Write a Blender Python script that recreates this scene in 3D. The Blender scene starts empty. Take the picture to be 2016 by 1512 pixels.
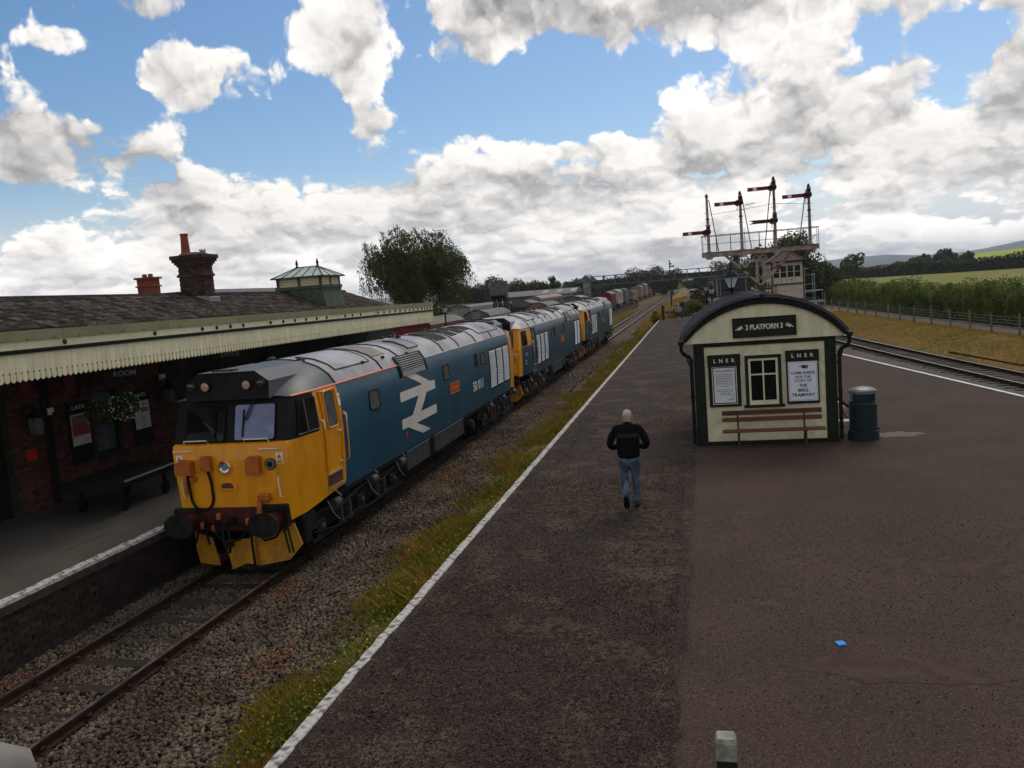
import bpy, math, random
import numpy as np
from mathutils import Vector, Matrix
HAZE = True
random.seed(7); RNG = np.random.default_rng(11)
R = math.radians
SC = bpy.context.scene
COL = SC.collection
# ------------------------------------------------------------------ camera, sky, sun, exposure
cam = bpy.data.cameras.new("camera"); camo = bpy.data.objects.new("camera", cam); COL.objects.link(camo)
cam.sensor_fit = 'HORIZONTAL'; cam.sensor_width = 36.0; cam.lens = 36.0 * 1650 / 2016
cam.clip_start = 0.05; cam.clip_end = 30000
def cam_basis(f, vx, vy, roll, cx=1008.0, cy=756.0):
    Y = Vector((vx - cx, -(vy - cy), -f)).normalized()
    h = Vector((math.cos(roll), math.sin(roll), 0))
    Z = h.cross(Y).normalized()
    if Z.y < 0: Z = -Z
    X = Y.cross(Z)
    return Matrix((X, Y, Z))          # world = M @ cam
CM = cam_basis(1650, 1371, 546, R(4.39)).to_4x4()
CM.translation = Vector((0, 0, 3.98))
camo.matrix_world = CM
SC.camera = camo
SC.view_settings.view_transform = 'Standard'; SC.view_settings.look = 'None'
SC.view_settings.exposure = 0.0; SC.view_settings.gamma = 1.0; SC.view_settings.use_curve_mapping = False
SUN_EL, SUN_AZ = R(50), R(14)
world = bpy.data.worlds.new("World"); SC.world = world; world.use_nodes = True
world.cycles.sampling_method = 'MANUAL'; world.cycles.sample_map_resolution = 512
def build_world():
    nt = world.node_tree; nt.nodes.clear(); N = nt.nodes.new; L = nt.links.new
    def math_(op, a, b=None, c=None, clamp=False):
        n = N('ShaderNodeMath'); n.operation = op; n.use_clamp = clamp
        for i, v in enumerate((a, b, c)):
            if v is None: continue
            if isinstance(v, (int, float)): n.inputs[i].default_value = v
            else: L(v, n.inputs[i])
        return n.outputs[0]
    out = N('ShaderNodeOutputWorld'); bg = N('ShaderNodeBackground'); bg.inputs['Strength'].default_value = 0.1
    L(bg.outputs[0], out.inputs[0])
    sky = N('ShaderNodeTexSky'); sky.sky_type = 'NISHITA'; sky.sun_disc = False
    sky.sun_elevation = SUN_EL; sky.sun_rotation = SUN_AZ; sky.altitude = 100; sky.air_density = 1.0; sky.dust_density = 0.6; sky.ozone_density = 2.0
    tc = N('ShaderNodeTexCoord'); nrm = N('ShaderNodeVectorMath'); nrm.operation = 'NORMALIZE'; L(tc.outputs['Generated'], nrm.inputs[0])
    sep = N('ShaderNodeSeparateXYZ'); L(nrm.outputs[0], sep.inputs[0])
    x, y, z = sep.outputs
    deg = 180 / math.pi
    az = math_('MULTIPLY', math_('ARCTAN2', x, y), deg)
    el = math_('MULTIPLY', math_('ARCSINE', z), deg)
    ae = N('ShaderNodeCombineXYZ'); L(az, ae.inputs[0]); L(el, ae.inputs[1])
    # cloud banks: (azimuth, elevation, half width, half height, weight)
    blobs = [(-30.6, 14.3, 4.3, 2.2, .40), (-40.2, 10.4, 5.6, 2.0, .34), (-18, 18.2, 10, 3.4, .30), (-9, 18.0, 6, 1.9, .42), (-23, 16.5, 3, 1.6, .2), (-13, 15.3, 4.5, 1.2, .2), (-21.8, 11.6, 2.3, .9, .27), (-21.6, 13.8, 1.5, 1.3, .22),
             (-35.0, 18.8, 3.4, 1.6, .28), (-38.4, 16.3, 2.2, .8, .25), (4.5, 10.0, 7.6, 4.0, .38), (17, 8.6, 9, 4.0, .38), (7, 16.4, 12, 3.2, .42), (-1, 17.5, 8, 3, .2),
             (-38, 4.6, 6, 5.6, .28), (-31.5, 4.2, 4.5, 5.6, .30), (-24.5, 4.6, 5.5, 5.6, .29), (-14.5, 5.0, 7, 5.1, .28), (-5, 3.2, 8, 4.6, .28), (10, 2.5, 12, 5.0, .26), (19, 13.8, 2.4, 1.4, .20), (-5, 9.0, 1.6, .7, .20), (-8, 8.9, 1.2, .6, .18),
             (-42, 6.6, 2.6, 1.3, -.24), (-36.0, 12.9, 2.4, .9, -.30), (-25, 11.6, 4.0, 1.2, -.22), (8.5, 7.0, 2.5, .6, -.16), (-9.5, 12.0, 4.0, 1.8, -.16), (2.5, 13.4, 4.0, .6, -.12), (16.5, 12.6, 2.6, .9, -.22), (-26, 16.0, 2.0, 1.4, -.10)]
    acc = None
    for a, e, sa, se, w in blobs:
        s = N('ShaderNodeVectorMath'); s.operation = 'SUBTRACT'; L(ae.outputs[0], s.inputs[0]); s.inputs[1].default_value = (a, e, 0)
        m = N('ShaderNodeVectorMath'); m.operation = 'MULTIPLY'; L(s.outputs[0], m.inputs[0]); m.inputs[1].default_value = (1 / sa, 1 / se, 0)
        d = N('ShaderNodeVectorMath'); d.operation = 'DOT_PRODUCT'; L(m.outputs[0], d.inputs[0]); L(m.outputs[0], d.inputs[1])
        q = math_('MULTIPLY', d.outputs['Value'], d.outputs['Value'])
        g = math_('MULTIPLY', w, math_('EXPONENT', math_('MULTIPLY', q, -.8)))
        acc = g if acc is None else math_('ADD', acc, g)
    # general cover, thicker towards the horizon where cloud piles up behind cloud
    low = N('ShaderNodeMapRange'); low.inputs['From Min'].default_value = 10; low.inputs['From Max'].default_value = 0.5; low.inputs['To Min'].default_value = -0.13; low.inputs['To Max'].default_value = 0.06
    L(el, low.inputs['Value'])
    high = N('ShaderNodeMapRange'); high.inputs['From Min'].default_value = 20; high.inputs['From Max'].default_value = 32; high.inputs['To Max'].default_value = 0.27; L(el, high.inputs['Value'])
    side = N('ShaderNodeMapRange'); side.inputs['From Min'].default_value = 45; side.inputs['From Max'].default_value = 70; side.inputs['To Max'].default_value = 0.26; L(math_('ABSOLUTE', math_('ADD', az, 10)), side.inputs['Value'])
    bias = math_('ADD', math_('ADD', acc, low.outputs[0]), math_('MAXIMUM', high.outputs[0], side.outputs[0]))
    # cloud space: elevation squeezed towards the horizon
    zz = math_('MULTIPLY', math_('LOGARITHM', math_('ADD', math_('MAXIMUM', z, 0.0), 0.10), 2.718), 0.34)
    cv = N('ShaderNodeCombineXYZ'); L(math_('MULTIPLY', az, 1 / deg), cv.inputs[0]); L(zz, cv.inputs[1])
    def noise(vec, scale, detail, rough, dist=0.0, off=(0, 0, 0)):
        ad = N('ShaderNodeVectorMath'); ad.operation = 'ADD'; L(vec, ad.inputs[0]); ad.inputs[1].default_value = off
        n = N('ShaderNodeTexNoise'); n.noise_dimensions = '2D'; n.inputs['Scale'].default_value = scale; n.inputs['Detail'].default_value = detail; n.inputs['Roughness'].default_value = rough; n.inputs['Distortion'].default_value = dist
        L(ad.outputs[0], n.inputs['Vector']); return n.outputs['Fac']
    def puff(vec, scale, off):
        ad = N('ShaderNodeVectorMath'); ad.operation = 'ADD'; L(vec, ad.inputs[0]); ad.inputs[1].default_value = off
        v = N('ShaderNodeTexVoronoi'); v.voronoi_dimensions = '2D'; v.feature = 'F1'; v.inputs['Scale'].default_value = scale; L(ad.outputs[0], v.inputs['Vector']); return v.outputs['Distance']
    warp = N('ShaderNodeTexNoise'); warp.noise_dimensions = '2D'; warp.inputs['Scale'].default_value = 26; warp.inputs['Detail'].default_value = 3; L(cv.outputs[0], warp.inputs['Vector'])
    wv = N('ShaderNodeVectorMath'); wv.operation = 'MULTIPLY_ADD'; L(warp.outputs['Color'], wv.inputs[0]); wv.inputs[1].default_value = (.030, .018, 0); L(cv.outputs[0], wv.inputs[2])
    W = wv.outputs[0]
    def density(off, detail, octs):
        n1 = math_('MULTIPLY_ADD', noise(W, 7.0, detail, .56, 0, off), 1.15, -.075)
        for sc_, am in ((13, .24), (29, .16), (63, .10), (140, .05))[:octs]: n1 = math_('ADD', n1, math_('MULTIPLY', math_('SUBTRACT', .40, puff(W, sc_, off)), am))
        return math_('ADD', n1, bias)
    D = density((3.1, 1.7, 0), 9, 4)
    crisp = math_('SUBTRACT', noise(W, 70, 5, .62), noise(W, 70, 5, .62, 0, (.002, .005, 0)))
    Du = density((3.1 + .004, 1.7 + .013, 0), 4, 3)
    Dl = density((3.1 + .010, 1.7 + .050, 0), 2, 1)
    def smooth(v, a, b):
        n = N('ShaderNodeMapRange'); n.interpolation_type = 'SMOOTHSTEP'; n.inputs['From Min'].default_value = a; n.inputs['From Max'].default_value = b; L(v, n.inputs['Value']); return n.outputs[0]
    alpha = smooth(D, .54, .66)
    thick = smooth(D, .64, 1.05)
    lit = math_('ADD', math_('MULTIPLY', math_('SUBTRACT', D, Du), 1.7), math_('ADD', math_('MULTIPLY', math_('SUBTRACT', D, Dl), 1.9), .65), clamp=True)
    shade = math_('SUBTRACT', math_('ADD', math_('MULTIPLY', math_('POWER', lit, .85), .56), .55), math_('MULTIPLY', thick, .24))
    shade = math_('ADD', shade, math_('MULTIPLY', smooth(el, 8.0, 2.0), .32))
    shade = math_('ADD', shade, math_('MULTIPLY', crisp, .16))
    # the veiled sun lights the cloud round it
    sd = N('ShaderNodeVectorMath'); sd.operation = 'DOT_PRODUCT'; L(nrm.outputs[0], sd.inputs[0])
    sd.inputs[1].default_value = (math.sin(SUN_AZ) * math.cos(SUN_EL), math.cos(SUN_AZ) * math.cos(SUN_EL), math.sin(SUN_EL))
    glow = math_('POWER', math_('MAXIMUM', sd.outputs['Value'], 0.0), 6.0)
    shade = math_('MULTIPLY', shade, math_('ADD', .90, math_('MULTIPLY', glow, .38)))
    mixc = N('ShaderNodeMix'); mixc.data_type = 'RGBA'; mixc.inputs[6].default_value = (8.7, 8.5, 8.5, 1); mixc.inputs[7].default_value = (10.8, 10.4, 9.9, 1); L(lit, mixc.inputs[0])
    cc = N('ShaderNodeVectorMath'); cc.operation = 'SCALE'; L(mixc.outputs[2], cc.inputs[0]); L(shade, cc.inputs['Scale'])
    hs = N('ShaderNodeHueSaturation'); hs.inputs['Saturation'].default_value = 1.22; hs.inputs['Value'].default_value = 1.02; L(sky.outputs[0], hs.inputs['Color'])
    veil = N('ShaderNodeMix'); veil.data_type = 'RGBA'; L(smooth(el, 9.0, 0.5), veil.inputs[0]); L(hs.outputs[0], veil.inputs[6]); veil.inputs[7].default_value = (7.6, 7.9, 8.4, 1)
    mx = N('ShaderNodeMix'); mx.data_type = 'RGBA'; L(alpha, mx.inputs[0]); L(veil.outputs[2], mx.inputs[6]); L(cc.outputs[0], mx.inputs[7])
    L(mx.outputs[2], bg.inputs['Color'])
build_world()
sun = bpy.data.lights.new("sun", 'SUN'); sun.energy = 1.3; sun.angle = R(26); sun.color = (1.0, .86, .67)
suno = bpy.data.objects.new("sun", sun); COL.objects.link(suno)
sdir = Vector((math.sin(SUN_AZ) * math.cos(SUN_EL), math.cos(SUN_AZ) * math.cos(SUN_EL), math.sin(SUN_EL)))
suno.rotation_euler = sdir.to_track_quat('Z', 'Y').to_euler()
suno.location = sdir * 200

# ------------------------------------------------------------------ materials
def mat(name, c1, c2=None, sc=4.0, rough=.6, metal=0.0, bump=0.0, bsc=60.0, rnd=0.0, island=0.0, lo=.38, hi=.62, det=5.0, spec=.5, coat=0.0, stretch=None, trans=0.0, c3=None, sc3=1.0, t3=(.5, .6), space='Object'):
    m = bpy.data.materials.new(name); m.use_nodes = True
    nt = m.node_tree; N = nt.nodes.new; L = nt.links.new
    b = nt.nodes['Principled BSDF']
    b.inputs['Roughness'].default_value = rough; b.inputs['Metallic'].default_value = metal
    b.inputs['Specular IOR Level'].default_value = spec * .5; b.inputs['Coat Weight'].default_value = coat
    if space == 'World':
        g = N('ShaderNodeNewGeometry'); src = g.outputs['Position']
    else:
        tcn = N('ShaderNodeTexCoord'); src = tcn.outputs['Object']
    if stretch:
        mp = N('ShaderNodeMapping'); mp.inputs['Scale'].default_value = stretch; L(src, mp.inputs['Vector']); src = mp.outputs[0]
    if rnd and space == 'Object':
        oi = N('ShaderNodeObjectInfo'); ad = N('ShaderNodeVectorMath'); ad.operation = 'MULTIPLY_ADD'
        L(oi.outputs['Random'], ad.inputs[0]); ad.inputs[1].default_value = (37, 53, 71); L(src, ad.inputs[2]); src = ad.outputs[0]
    col = None
    def noise(scale, d=det):
        n = N('ShaderNodeTexNoise'); n.inputs['Scale'].default_value = scale; n.inputs['Detail'].default_value = d; L(src, n.inputs['Vector']); return n
    def ramp(f, a, bb):
        r = N('ShaderNodeMapRange'); r.interpolation_type = 'SMOOTHSTEP'; r.inputs['From Min'].default_value = a; r.inputs['From Max'].default_value = bb; L(f, r.inputs['Value']); return r.outputs[0]
    def mixn(f, a, bb):
        x = N('ShaderNodeMix'); x.data_type = 'RGBA'; L(f, x.inputs[0])
        for i, v in ((6, a), (7, bb)):
            if isinstance(v, tuple): x.inputs[i].default_value = (*v, 1)
            else: L(v, x.inputs[i])
        return x.outputs[2]
    cur = c1
    if c2: cur = mixn(ramp(noise(sc).outputs['Fac'], lo, hi), c1, c2)
    if c3: cur = mixn(ramp(noise(sc3, 6).outputs['Fac'], *t3), cur, c3)
    amt = rnd or island
    if amt:
        if island: s = N('ShaderNodeNewGeometry').outputs['Random Per Island']
        else: s = N('ShaderNodeObjectInfo').outputs['Random']
        mr = N('ShaderNodeMapRange'); mr.inputs['To Min'].default_value = 1 - amt; mr.inputs['To Max'].default_value = 1 + amt; L(s, mr.inputs['Value'])
        sc_ = N('ShaderNodeVectorMath'); sc_.operation = 'SCALE'; L(mr.outputs[0], sc_.inputs['Scale'])
        if isinstance(cur, tuple): sc_.inputs[0].default_value = cur
        else: L(cur, sc_.inputs[0])
        cur = sc_.outputs[0]
    if isinstance(cur, tuple): b.inputs['Base Color'].default_value = (*cur, 1)
    else: L(cur, b.inputs['Base Color'])
    if bump:
        bn = N('ShaderNodeBump'); bn.inputs['Strength'].default_value = min(1, bump); bn.inputs['Distance'].default_value = .01 * max(1, bump)
        L(noise(bsc, 4).outputs['Fac'], bn.inputs['Height']); L(bn.outputs[0], b.inputs['Normal'])
    if trans:
        out = nt.nodes['Material Output']; t = N('ShaderNodeBsdfTranslucent'); ms = N('ShaderNodeMixShader'); ms.inputs[0].default_value = trans
        if isinstance(cur, tuple): t.inputs['Color'].default_value = (*cur, 1)
        else: L(cur, t.inputs['Color'])
        L(b.outputs[0], ms.inputs[1]); L(t.outputs[0], ms.inputs[2]); L(ms.outputs[0], out.inputs[0])
    return m
def glass(name, tint=(.02, .025, .03), rough=.04, alpha_trans=.0):
    m = mat(name, tint, rough=rough, spec=.8)
    return m
MT = {}
def mk():
    a = MT
    a['cream'] = mat('cream_paint', (.68, .625, .41), (.61, .555, .35), sc=2.5, rough=.55, bump=.15, bsc=30, rnd=.06, c3=(.46, .41, .27), sc3=3.2, t3=(.58, .80))
    a['olive'] = mat('olive_paint', (.21, .21, .105), (.17, .175, .09), sc=2, rough=.5, rnd=.04)
    a['green'] = mat('dark_green_paint', (.011, .014, .009), (.016, .019, .012), sc=6, rough=.5, spec=.25)
    a['black'] = mat('black_paint', (.006, .006, .006), (.010, .009, .009), sc=6, rough=.5, spec=.28)
    a['dark'] = mat('underframe_black', (.006, .006, .006), (.018, .015, .012), sc=5, rough=.65, spec=.3, bump=.3, bsc=40)
    a['yellow'] = mat('warning_yellow', (.72, .285, .004), (.65, .245, .004), sc=2.2, rough=.38, coat=.25, bump=.10, bsc=7, stretch=(2.2, 2.2, .5), c3=(.43, .185, .012), sc3=2.4, t3=(.56, .78))
    a['yellowdirt'] = mat('worn_yellow', (.56, .25, .012), (.40, .17, .02), sc=5, rough=.6, bump=.2, bsc=30)
    a['orange'] = mat('orange_red_box', (.42, .115, .020), (.33, .085, .016), sc=8, rough=.5)
    a['blue'] = mat('rail_blue', (.006, .055, .098), (.008, .066, .114), c3=(.008, .042, .068), sc3=1.3, t3=(.52, .75), stretch=(1, 1, .35), sc=1.2, rough=.30, coat=.06, spec=.6, bump=.10, bsc=1.6)
    a['blue2'] = mat('rail_blue_weathered', (.010, .050, .082), (.014, .056, .080), sc=1.0, rough=.32, coat=.06, bump=.12, bsc=1.5)
    a['roofgrey'] = mat('roof_grey', (.33, .325, .315), (.24, .22, .20), sc=.9, rough=.36, spec=.9, bump=.25, bsc=3, c3=(.10, .075, .06), sc3=.55, t3=(.50, .70), coat=.1)
    a['roofdome'] = mat('roof_dome_grey', (.060, .068, .080), (.085, .090, .10), sc=1.4, rough=.42, bump=.15, bsc=2.5)
    a['tankdark'] = mat('tank_side_grey', (.040, .042, .042), (.028, .029, .029), sc=3, rough=.55)
    a['sooty'] = mat('sooty_grille', (.018, .017, .016), (.04, .035, .03), sc=3, rough=.7)
    a['grille'] = mat('louvre_grey', (.52, .53, .53), (.44, .45, .45), sc=3, rough=.4, rnd=.08)
    a['white'] = mat('white_paint', (.76, .75, .72), (.68, .67, .63), sc=5, rough=.5)
    a['emblem'] = mat('off_white_emblem', (.66, .62, .55), (.60, .56, .49), sc=2, rough=.4)
    a['orangeline'] = mat('orange_line', (.62, .13, .03), rough=.4)
    a['chrome'] = mat('bright_rail', (.62, .60, .56), (.5, .48, .44), sc=20, rough=.28, metal=.7)
    a['steelw'] = mat('white_handrail', (.70, .62, .48), rough=.4)
    a['glassd'] = mat('dark_glass', (.006, .007, .007), rough=.06, spec=.35)
    a['glasss'] = mat('painted_sky_pane', (.19, .20, .31), (.14, .15, .24), sc=2.2, rough=.25, spec=.5, coat=1.0, lo=.3, hi=.75)  # pale lavender sky reflection painted into the pane's base colour
    a['glassg'] = mat('grey_glass', (.09, .10, .10), (.07, .08, .075), sc=4, rough=.10, spec=.9)
    a['lens'] = mat('pinkish_lens', (.42, .24, .19), rough=.15, coat=.6)
    a['lensd'] = mat('dark_lens', (.015, .014, .014), rough=.1, coat=.5)
    a['mirror'] = mat('headlamp_mirror', (.75, .75, .75), (.35, .35, .35), sc=25, rough=.15, metal=.8)
    a['redplate'] = mat('red_plate', (.48, .035, .025), rough=.35)
    a['gold'] = mat('brass_letters', (.62, .42, .12), rough=.3, metal=.6)
    a['rubber'] = mat('black_rubber', (.006, .006, .006), rough=.6, spec=.25)
    a['redbeam'] = mat('dull_red_beam', (.075, .010, .008), (.035, .008, .007), sc=6, rough=.6)
    a['brick'] = mat('old_red_brick', (.105, .034, .017), (.048, .023, .015), sc=3, rough=.85, bump=.4, bsc=60, rnd=.35)
    a['brickmix'] = mat('old_brick_mass', (.095, .032, .017), (.045, .022, .015), sc=3, rough=.85, bump=.4, bsc=60, island=.35)
    a['mortar'] = mat('lime_mortar', (.040, .034, .026), (.026, .022, .018), sc=6, rough=.9, bump=.4)
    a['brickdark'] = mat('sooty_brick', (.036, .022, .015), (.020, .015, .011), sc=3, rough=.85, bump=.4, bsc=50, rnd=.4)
    a['brickchim'] = mat('weathered_chimney_brick', (.070, .036, .022), (.034, .021, .016), sc=3, rough=.85, bump=.4, bsc=50, rnd=.45)
    a['brickred'] = mat('clean_red_brick', (.19, .050, .026), (.14, .040, .022), sc=3, rough=.8, bump=.3)
    a['pot'] = mat('terracotta', (.26, .055, .03), (.19, .045, .03), sc=5, rough=.7)
    a['slate'] = mat('roof_slate', (.064, .052, .043), (.020, .017, .015), sc=7, rough=.9, bump=.5, bsc=30, rnd=.65, spec=.12)
    a['slatemix'] = mat('roof_slate_mass', (.064, .052, .043), (.020, .017, .015), sc=7, rough=.9, bump=.5, bsc=30, island=.65, spec=.12)
    a['slatebed'] = mat('roof_bed', (.028, .024, .022), rough=.9)
    a['lead'] = mat('lead_flashing', (.22, .23, .24), (.17, .18, .19), sc=5, rough=.5)
    a['lantgreen'] = mat('grey_green_boards', (.075, .09, .055), (.055, .068, .045), sc=5, rough=.75, bump=.4, bsc=25)
    a['pane'] = mat('skylight_pane', (.46, .52, .48), (.38, .44, .40), sc=3, rough=.3, spec=.4)
    a['woodbrown'] = mat('varnished_bench_wood', (.135, .045, .020), (.085, .030, .015), sc=2, rough=.42, stretch=(1, 14, 14), rnd=.2)
    a['iron'] = mat('cast_iron', (.035, .024, .018), (.05, .034, .024), sc=10, rough=.6)
    a['bin'] = mat('bin_plastic', (.005, .013, .016), (.008, .017, .020), sc=6, rough=.42, bump=.1, bsc=80)
    a['binlid'] = mat('bin_lid', (.15, .17, .175), (.13, .15, .155), sc=6, rough=.35)
    a['roofhut'] = mat('dark_blue_corrugated', (.018, .022, .031), (.028, .032, .042), sc=3, rough=.36, spec=.45)
    a['notice'] = mat('notice_paper', (.62, .63, .62), (.55, .56, .55), sc=3, rough=.5)
    a['noticew'] = mat('notice_enamel', (.66, .68, .72), rough=.35)
    a['ink'] = mat('black_ink', (.014, .014, .016), rough=.5)
    a['inkgrey'] = mat('faded_ink', (.12, .12, .13), rough=.6)
    a['letter'] = mat('cream_letters', (.62, .60, .52), rough=.5)
    a['sigwhite'] = mat('weathered_white_post', (.33, .28, .23), (.22, .17, .13), sc=5, rough=.65, c3=(.14, .06, .035), sc3=3, t3=(.56, .68))
    a['sigred'] = mat('signal_red', (.20, .013, .012), (.15, .011, .010), sc=6, rough=.5)
    a['rust'] = mat('rusty_iron', (.11, .040, .022), (.06, .026, .018), sc=8, rough=.8)
    a['boxcream'] = mat('signal_box_cream', (.52, .44, .34), (.44, .36, .27), sc=4, rough=.65, rnd=.08)
    a['boxpink'] = mat('signal_box_pale', (.60, .52, .47), (.50, .43, .38), sc=4, rough=.65, rnd=.08)
    a['boxbrown'] = mat('signal_box_brown', (.10, .035, .022), rough=.6)
    a['galv'] = mat('galvanised_tube', (.30, .33, .33), (.22, .25, .25), sc=10, rough=.5, metal=.3)
    a['bridgegrey'] = mat('bridge_grey_green', (.115, .112, .085), (.085, .085, .065), sc=.8, rough=.6)
    a['bridgedark'] = mat('bridge_dark', (.022, .023, .019), rough=.7)
    a['railing'] = mat('dark_railing', (.11, .095, .085), (.07, .055, .05), sc=10, rough=.7)
    a['shed'] = mat('dark_shed', (.018, .02, .024), rough=.6)
    a['barn'] = mat('barn_sheet', (.075, .088, .105), (.055, .066, .08), sc=.5, rough=.6)
    a['barnroof'] = mat('barn_roof', (.105, .105, .098), (.080, .080, .075), sc=.5, rough=.6)
    a['barnlight'] = mat('barn_light_sheet', (.20, .215, .225), rough=.5)
    a['vanred'] = mat('van_red', (.17, .014, .014), (.13, .012, .012), sc=2, rough=.5)
    a['vangrey'] = mat('van_roof_grey', (.12, .115, .092), (.09, .086, .07), sc=2, rough=.6)
    a['vanwhite'] = mat('van_white', (.34, .325, .28), (.28, .265, .23), sc=2, rough=.5)
    a['vanteal'] = mat('van_teal', (.10, .135, .125), (.075, .11, .10), sc=2, rough=.5)
    a['vanpink'] = mat('van_faded', (.24, .17, .14), (.19, .13, .11), sc=2, rough=.6)
    a['coachgrey'] = mat('coach_grey', (.26, .26, .26), (.20, .20, .20), sc=1, rough=.6)
    a['coachbrown'] = mat('coach_brown', (.26, .155, .11), (.19, .11, .08), sc=1, rough=.6)
    a['hutbrown'] = mat('brown_timber', (.10, .055, .04), (.07, .04, .03), sc=3, rough=.7)
    a['tank'] = mat('tank_grey', (.13, .125, .11), (.10, .095, .08), sc=2, rough=.7)
    a['railtop'] = mat('worn_rail_head', (.34, .31, .28), (.22, .18, .15), sc=6, rough=.30, metal=.8, stretch=(1, .1, 1))
    a['railtopshine'] = mat('polished_rail_head', (.55, .52, .48), (.30, .25, .20), sc=3, rough=.28, metal=.9)
    a['railrust'] = mat('rail_rust', (.045, .024, .015), (.026, .016, .012), sc=9, rough=.9, spec=.15, bump=.2)
    a['sleeper'] = mat('old_sleeper', (.045, .034, .025), (.020, .016, .013), sc=3, rough=.85, stretch=(2, 16, 16), bump=.6, bsc=12, rnd=.35)
    a['fencepost'] = mat('fence_timber', (.19, .155, .085), (.11, .09, .05), sc=4, rough=.8, stretch=(6, 6, 1), rnd=.35)
    a['wire'] = mat('fence_wire', (.22, .22, .21), rough=.5, metal=.6)
    a['fencedark'] = mat('creosoted_fence', (.035, .026, .022), (.05, .036, .03), sc=3, rough=.8, rnd=.3)
    a['postwhite'] = mat('post_top_paint', (.27, .28, .22), (.15, .16, .12), sc=14, rough=.6)
    a['postgreen'] = mat('post_green_paint', (.012, .018, .012), rough=.4)
    a['postpale'] = mat('post_pale_green', (.11, .12, .085), rough=.6)
    a['rail_timber'] = mat('grey_handrail_timber', (.20, .19, .17), (.15, .14, .13), sc=3, rough=.7, stretch=(1, 8, 8))
    a['litter'] = mat('blue_card', (.012, .22, .62), rough=.4)
    a['trunk'] = mat('tree_bark', (.05, .040, .030), (.03, .025, .02), sc=8, rough=.9, bump=.6, bsc=20)
    a['leaf'] = mat('leaf_green', (.055, .074, .016), (.098, .112, .026), sc=1.1, rough=.6, island=.35, trans=.38, space='World')
    a['leafdark'] = mat('leaf_dark', (.040, .054, .013), (.072, .084, .020), sc=.7, rough=.6, island=.35, trans=.32, space='World')
    a['leafwillow'] = mat('leaf_willow', (.042, .054, .010), (.090, .092, .018), sc=.8, rough=.55, island=.35, trans=.36, space='World')
    a['leafhedge'] = mat('leaf_hedge', (.070, .105, .015), (.155, .175, .026), sc=.9, rough=.6, island=.4, trans=.34, space='World')
    a['leafpurple'] = mat('leaf_purple', (.06, .026, .024), (.09, .04, .03), sc=2, rough=.6, island=.4, trans=.2, space='World')
    a['leafbasket'] = mat('leaf_basket', (.05, .085, .025), (.035, .06, .02), sc=6, rough=.6, island=.3, trans=.2)
    a['petalw'] = mat('white_petal', (.78, .78, .62), rough=.6, trans=.2)
    a['petaly'] = mat('yellow_petal', (.55, .40, .015), rough=.6, island=.25, trans=.2)
    a['grass'] = mat('rough_grass', (.26, .195, .026), (.165, .165, .018), sc=1.3, rough=.7, island=.35, trans=.30, c3=(.30, .180, .045), sc3=.9, t3=(.50, .62), space='World')
    a['drygrass'] = mat('dry_grass', (.36, .235, .060), (.28, .205, .048), sc=.45, rough=.8, island=.3, trans=.25, c3=(.19, .18, .052), sc3=.5, t3=(.52, .66), space='World')
    a['tan'] = mat('moss_red_weed', (.10, .045, .022), (.075, .04, .02), sc=4, rough=.8, island=.4, space='World')
    a['skin'] = mat('skin', (.50, .27, .19), (.44, .22, .15), sc=8, rough=.5)
    a['hairw'] = mat('white_hair', (.55, .51, .46), (.27, .24, .21), sc=16, rough=.8, bump=1.0, bsc=60, stretch=(2, 2, .7))
    a['jacket'] = mat('dark_fleece', (.005, .005, .006), (.009, .009, .009), sc=20, rough=.95, spec=.1, bump=.3, bsc=90)
    a['jacketband'] = mat('brown_band', (.024, .015, .012), (.030, .02, .016), sc=20, rough=.9)
    a['jeans'] = mat('blue_denim', (.055, .080, .120), (.105, .140, .19), sc=5, rough=.9, bump=.35, bsc=26, spec=.15, c3=(.035, .050, .08), sc3=7, t3=(.5, .62))
    a['shoe'] = mat('dark_shoe', (.03, .027, .022), (.05, .045, .036), sc=12, rough=.7)
    a['shirtgrey'] = mat('grey_shirt', (.26, .25, .24), (.20, .19, .18), sc=8, rough=.8)
    a['flag'] = mat('dull_red_cloth', (.13, .018, .024), (.085, .015, .02), sc=4, rough=.85, trans=.2)
    a['posterw'] = mat('poster_pale', (.56, .54, .46), (.44, .43, .37), sc=5, rough=.5)
    a['posterd'] = mat('poster_brown', (.16, .10, .07), (.26, .16, .11), sc=6, rough=.5)
    a['posterr'] = mat('poster_red', (.34, .05, .04), rough=.5)
    a['signred'] = mat('red_notice', (.42, .018, .018), rough=.4)
    a['canopy'] = mat('canopy_boards', (.022, .019, .016), (.016, .014, .012), sc=3, rough=.8)
    a['concrete'] = mat('pale_concrete', (.13, .12, .095), (.10, .09, .075), sc=8, rough=.85)
    a['edgepaint'] = mat('worn_white_edge', (.50, .485, .455), (.40, .385, .36), sc=14, rough=.75, c3=(.13, .115, .10), sc3=9, t3=(.47, .64), bump=.5, bsc=50)
    a['coping'] = mat('old_coping', (.055, .046, .040), (.035, .03, .027), sc=5, rough=.9, bump=.6, bsc=40, rnd=.3)
    a['hillfar'] = mat('far_hill', (.035, .055, .02), (.05, .07, .025), sc=.003, rough=.9, space='World')
mk()
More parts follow.
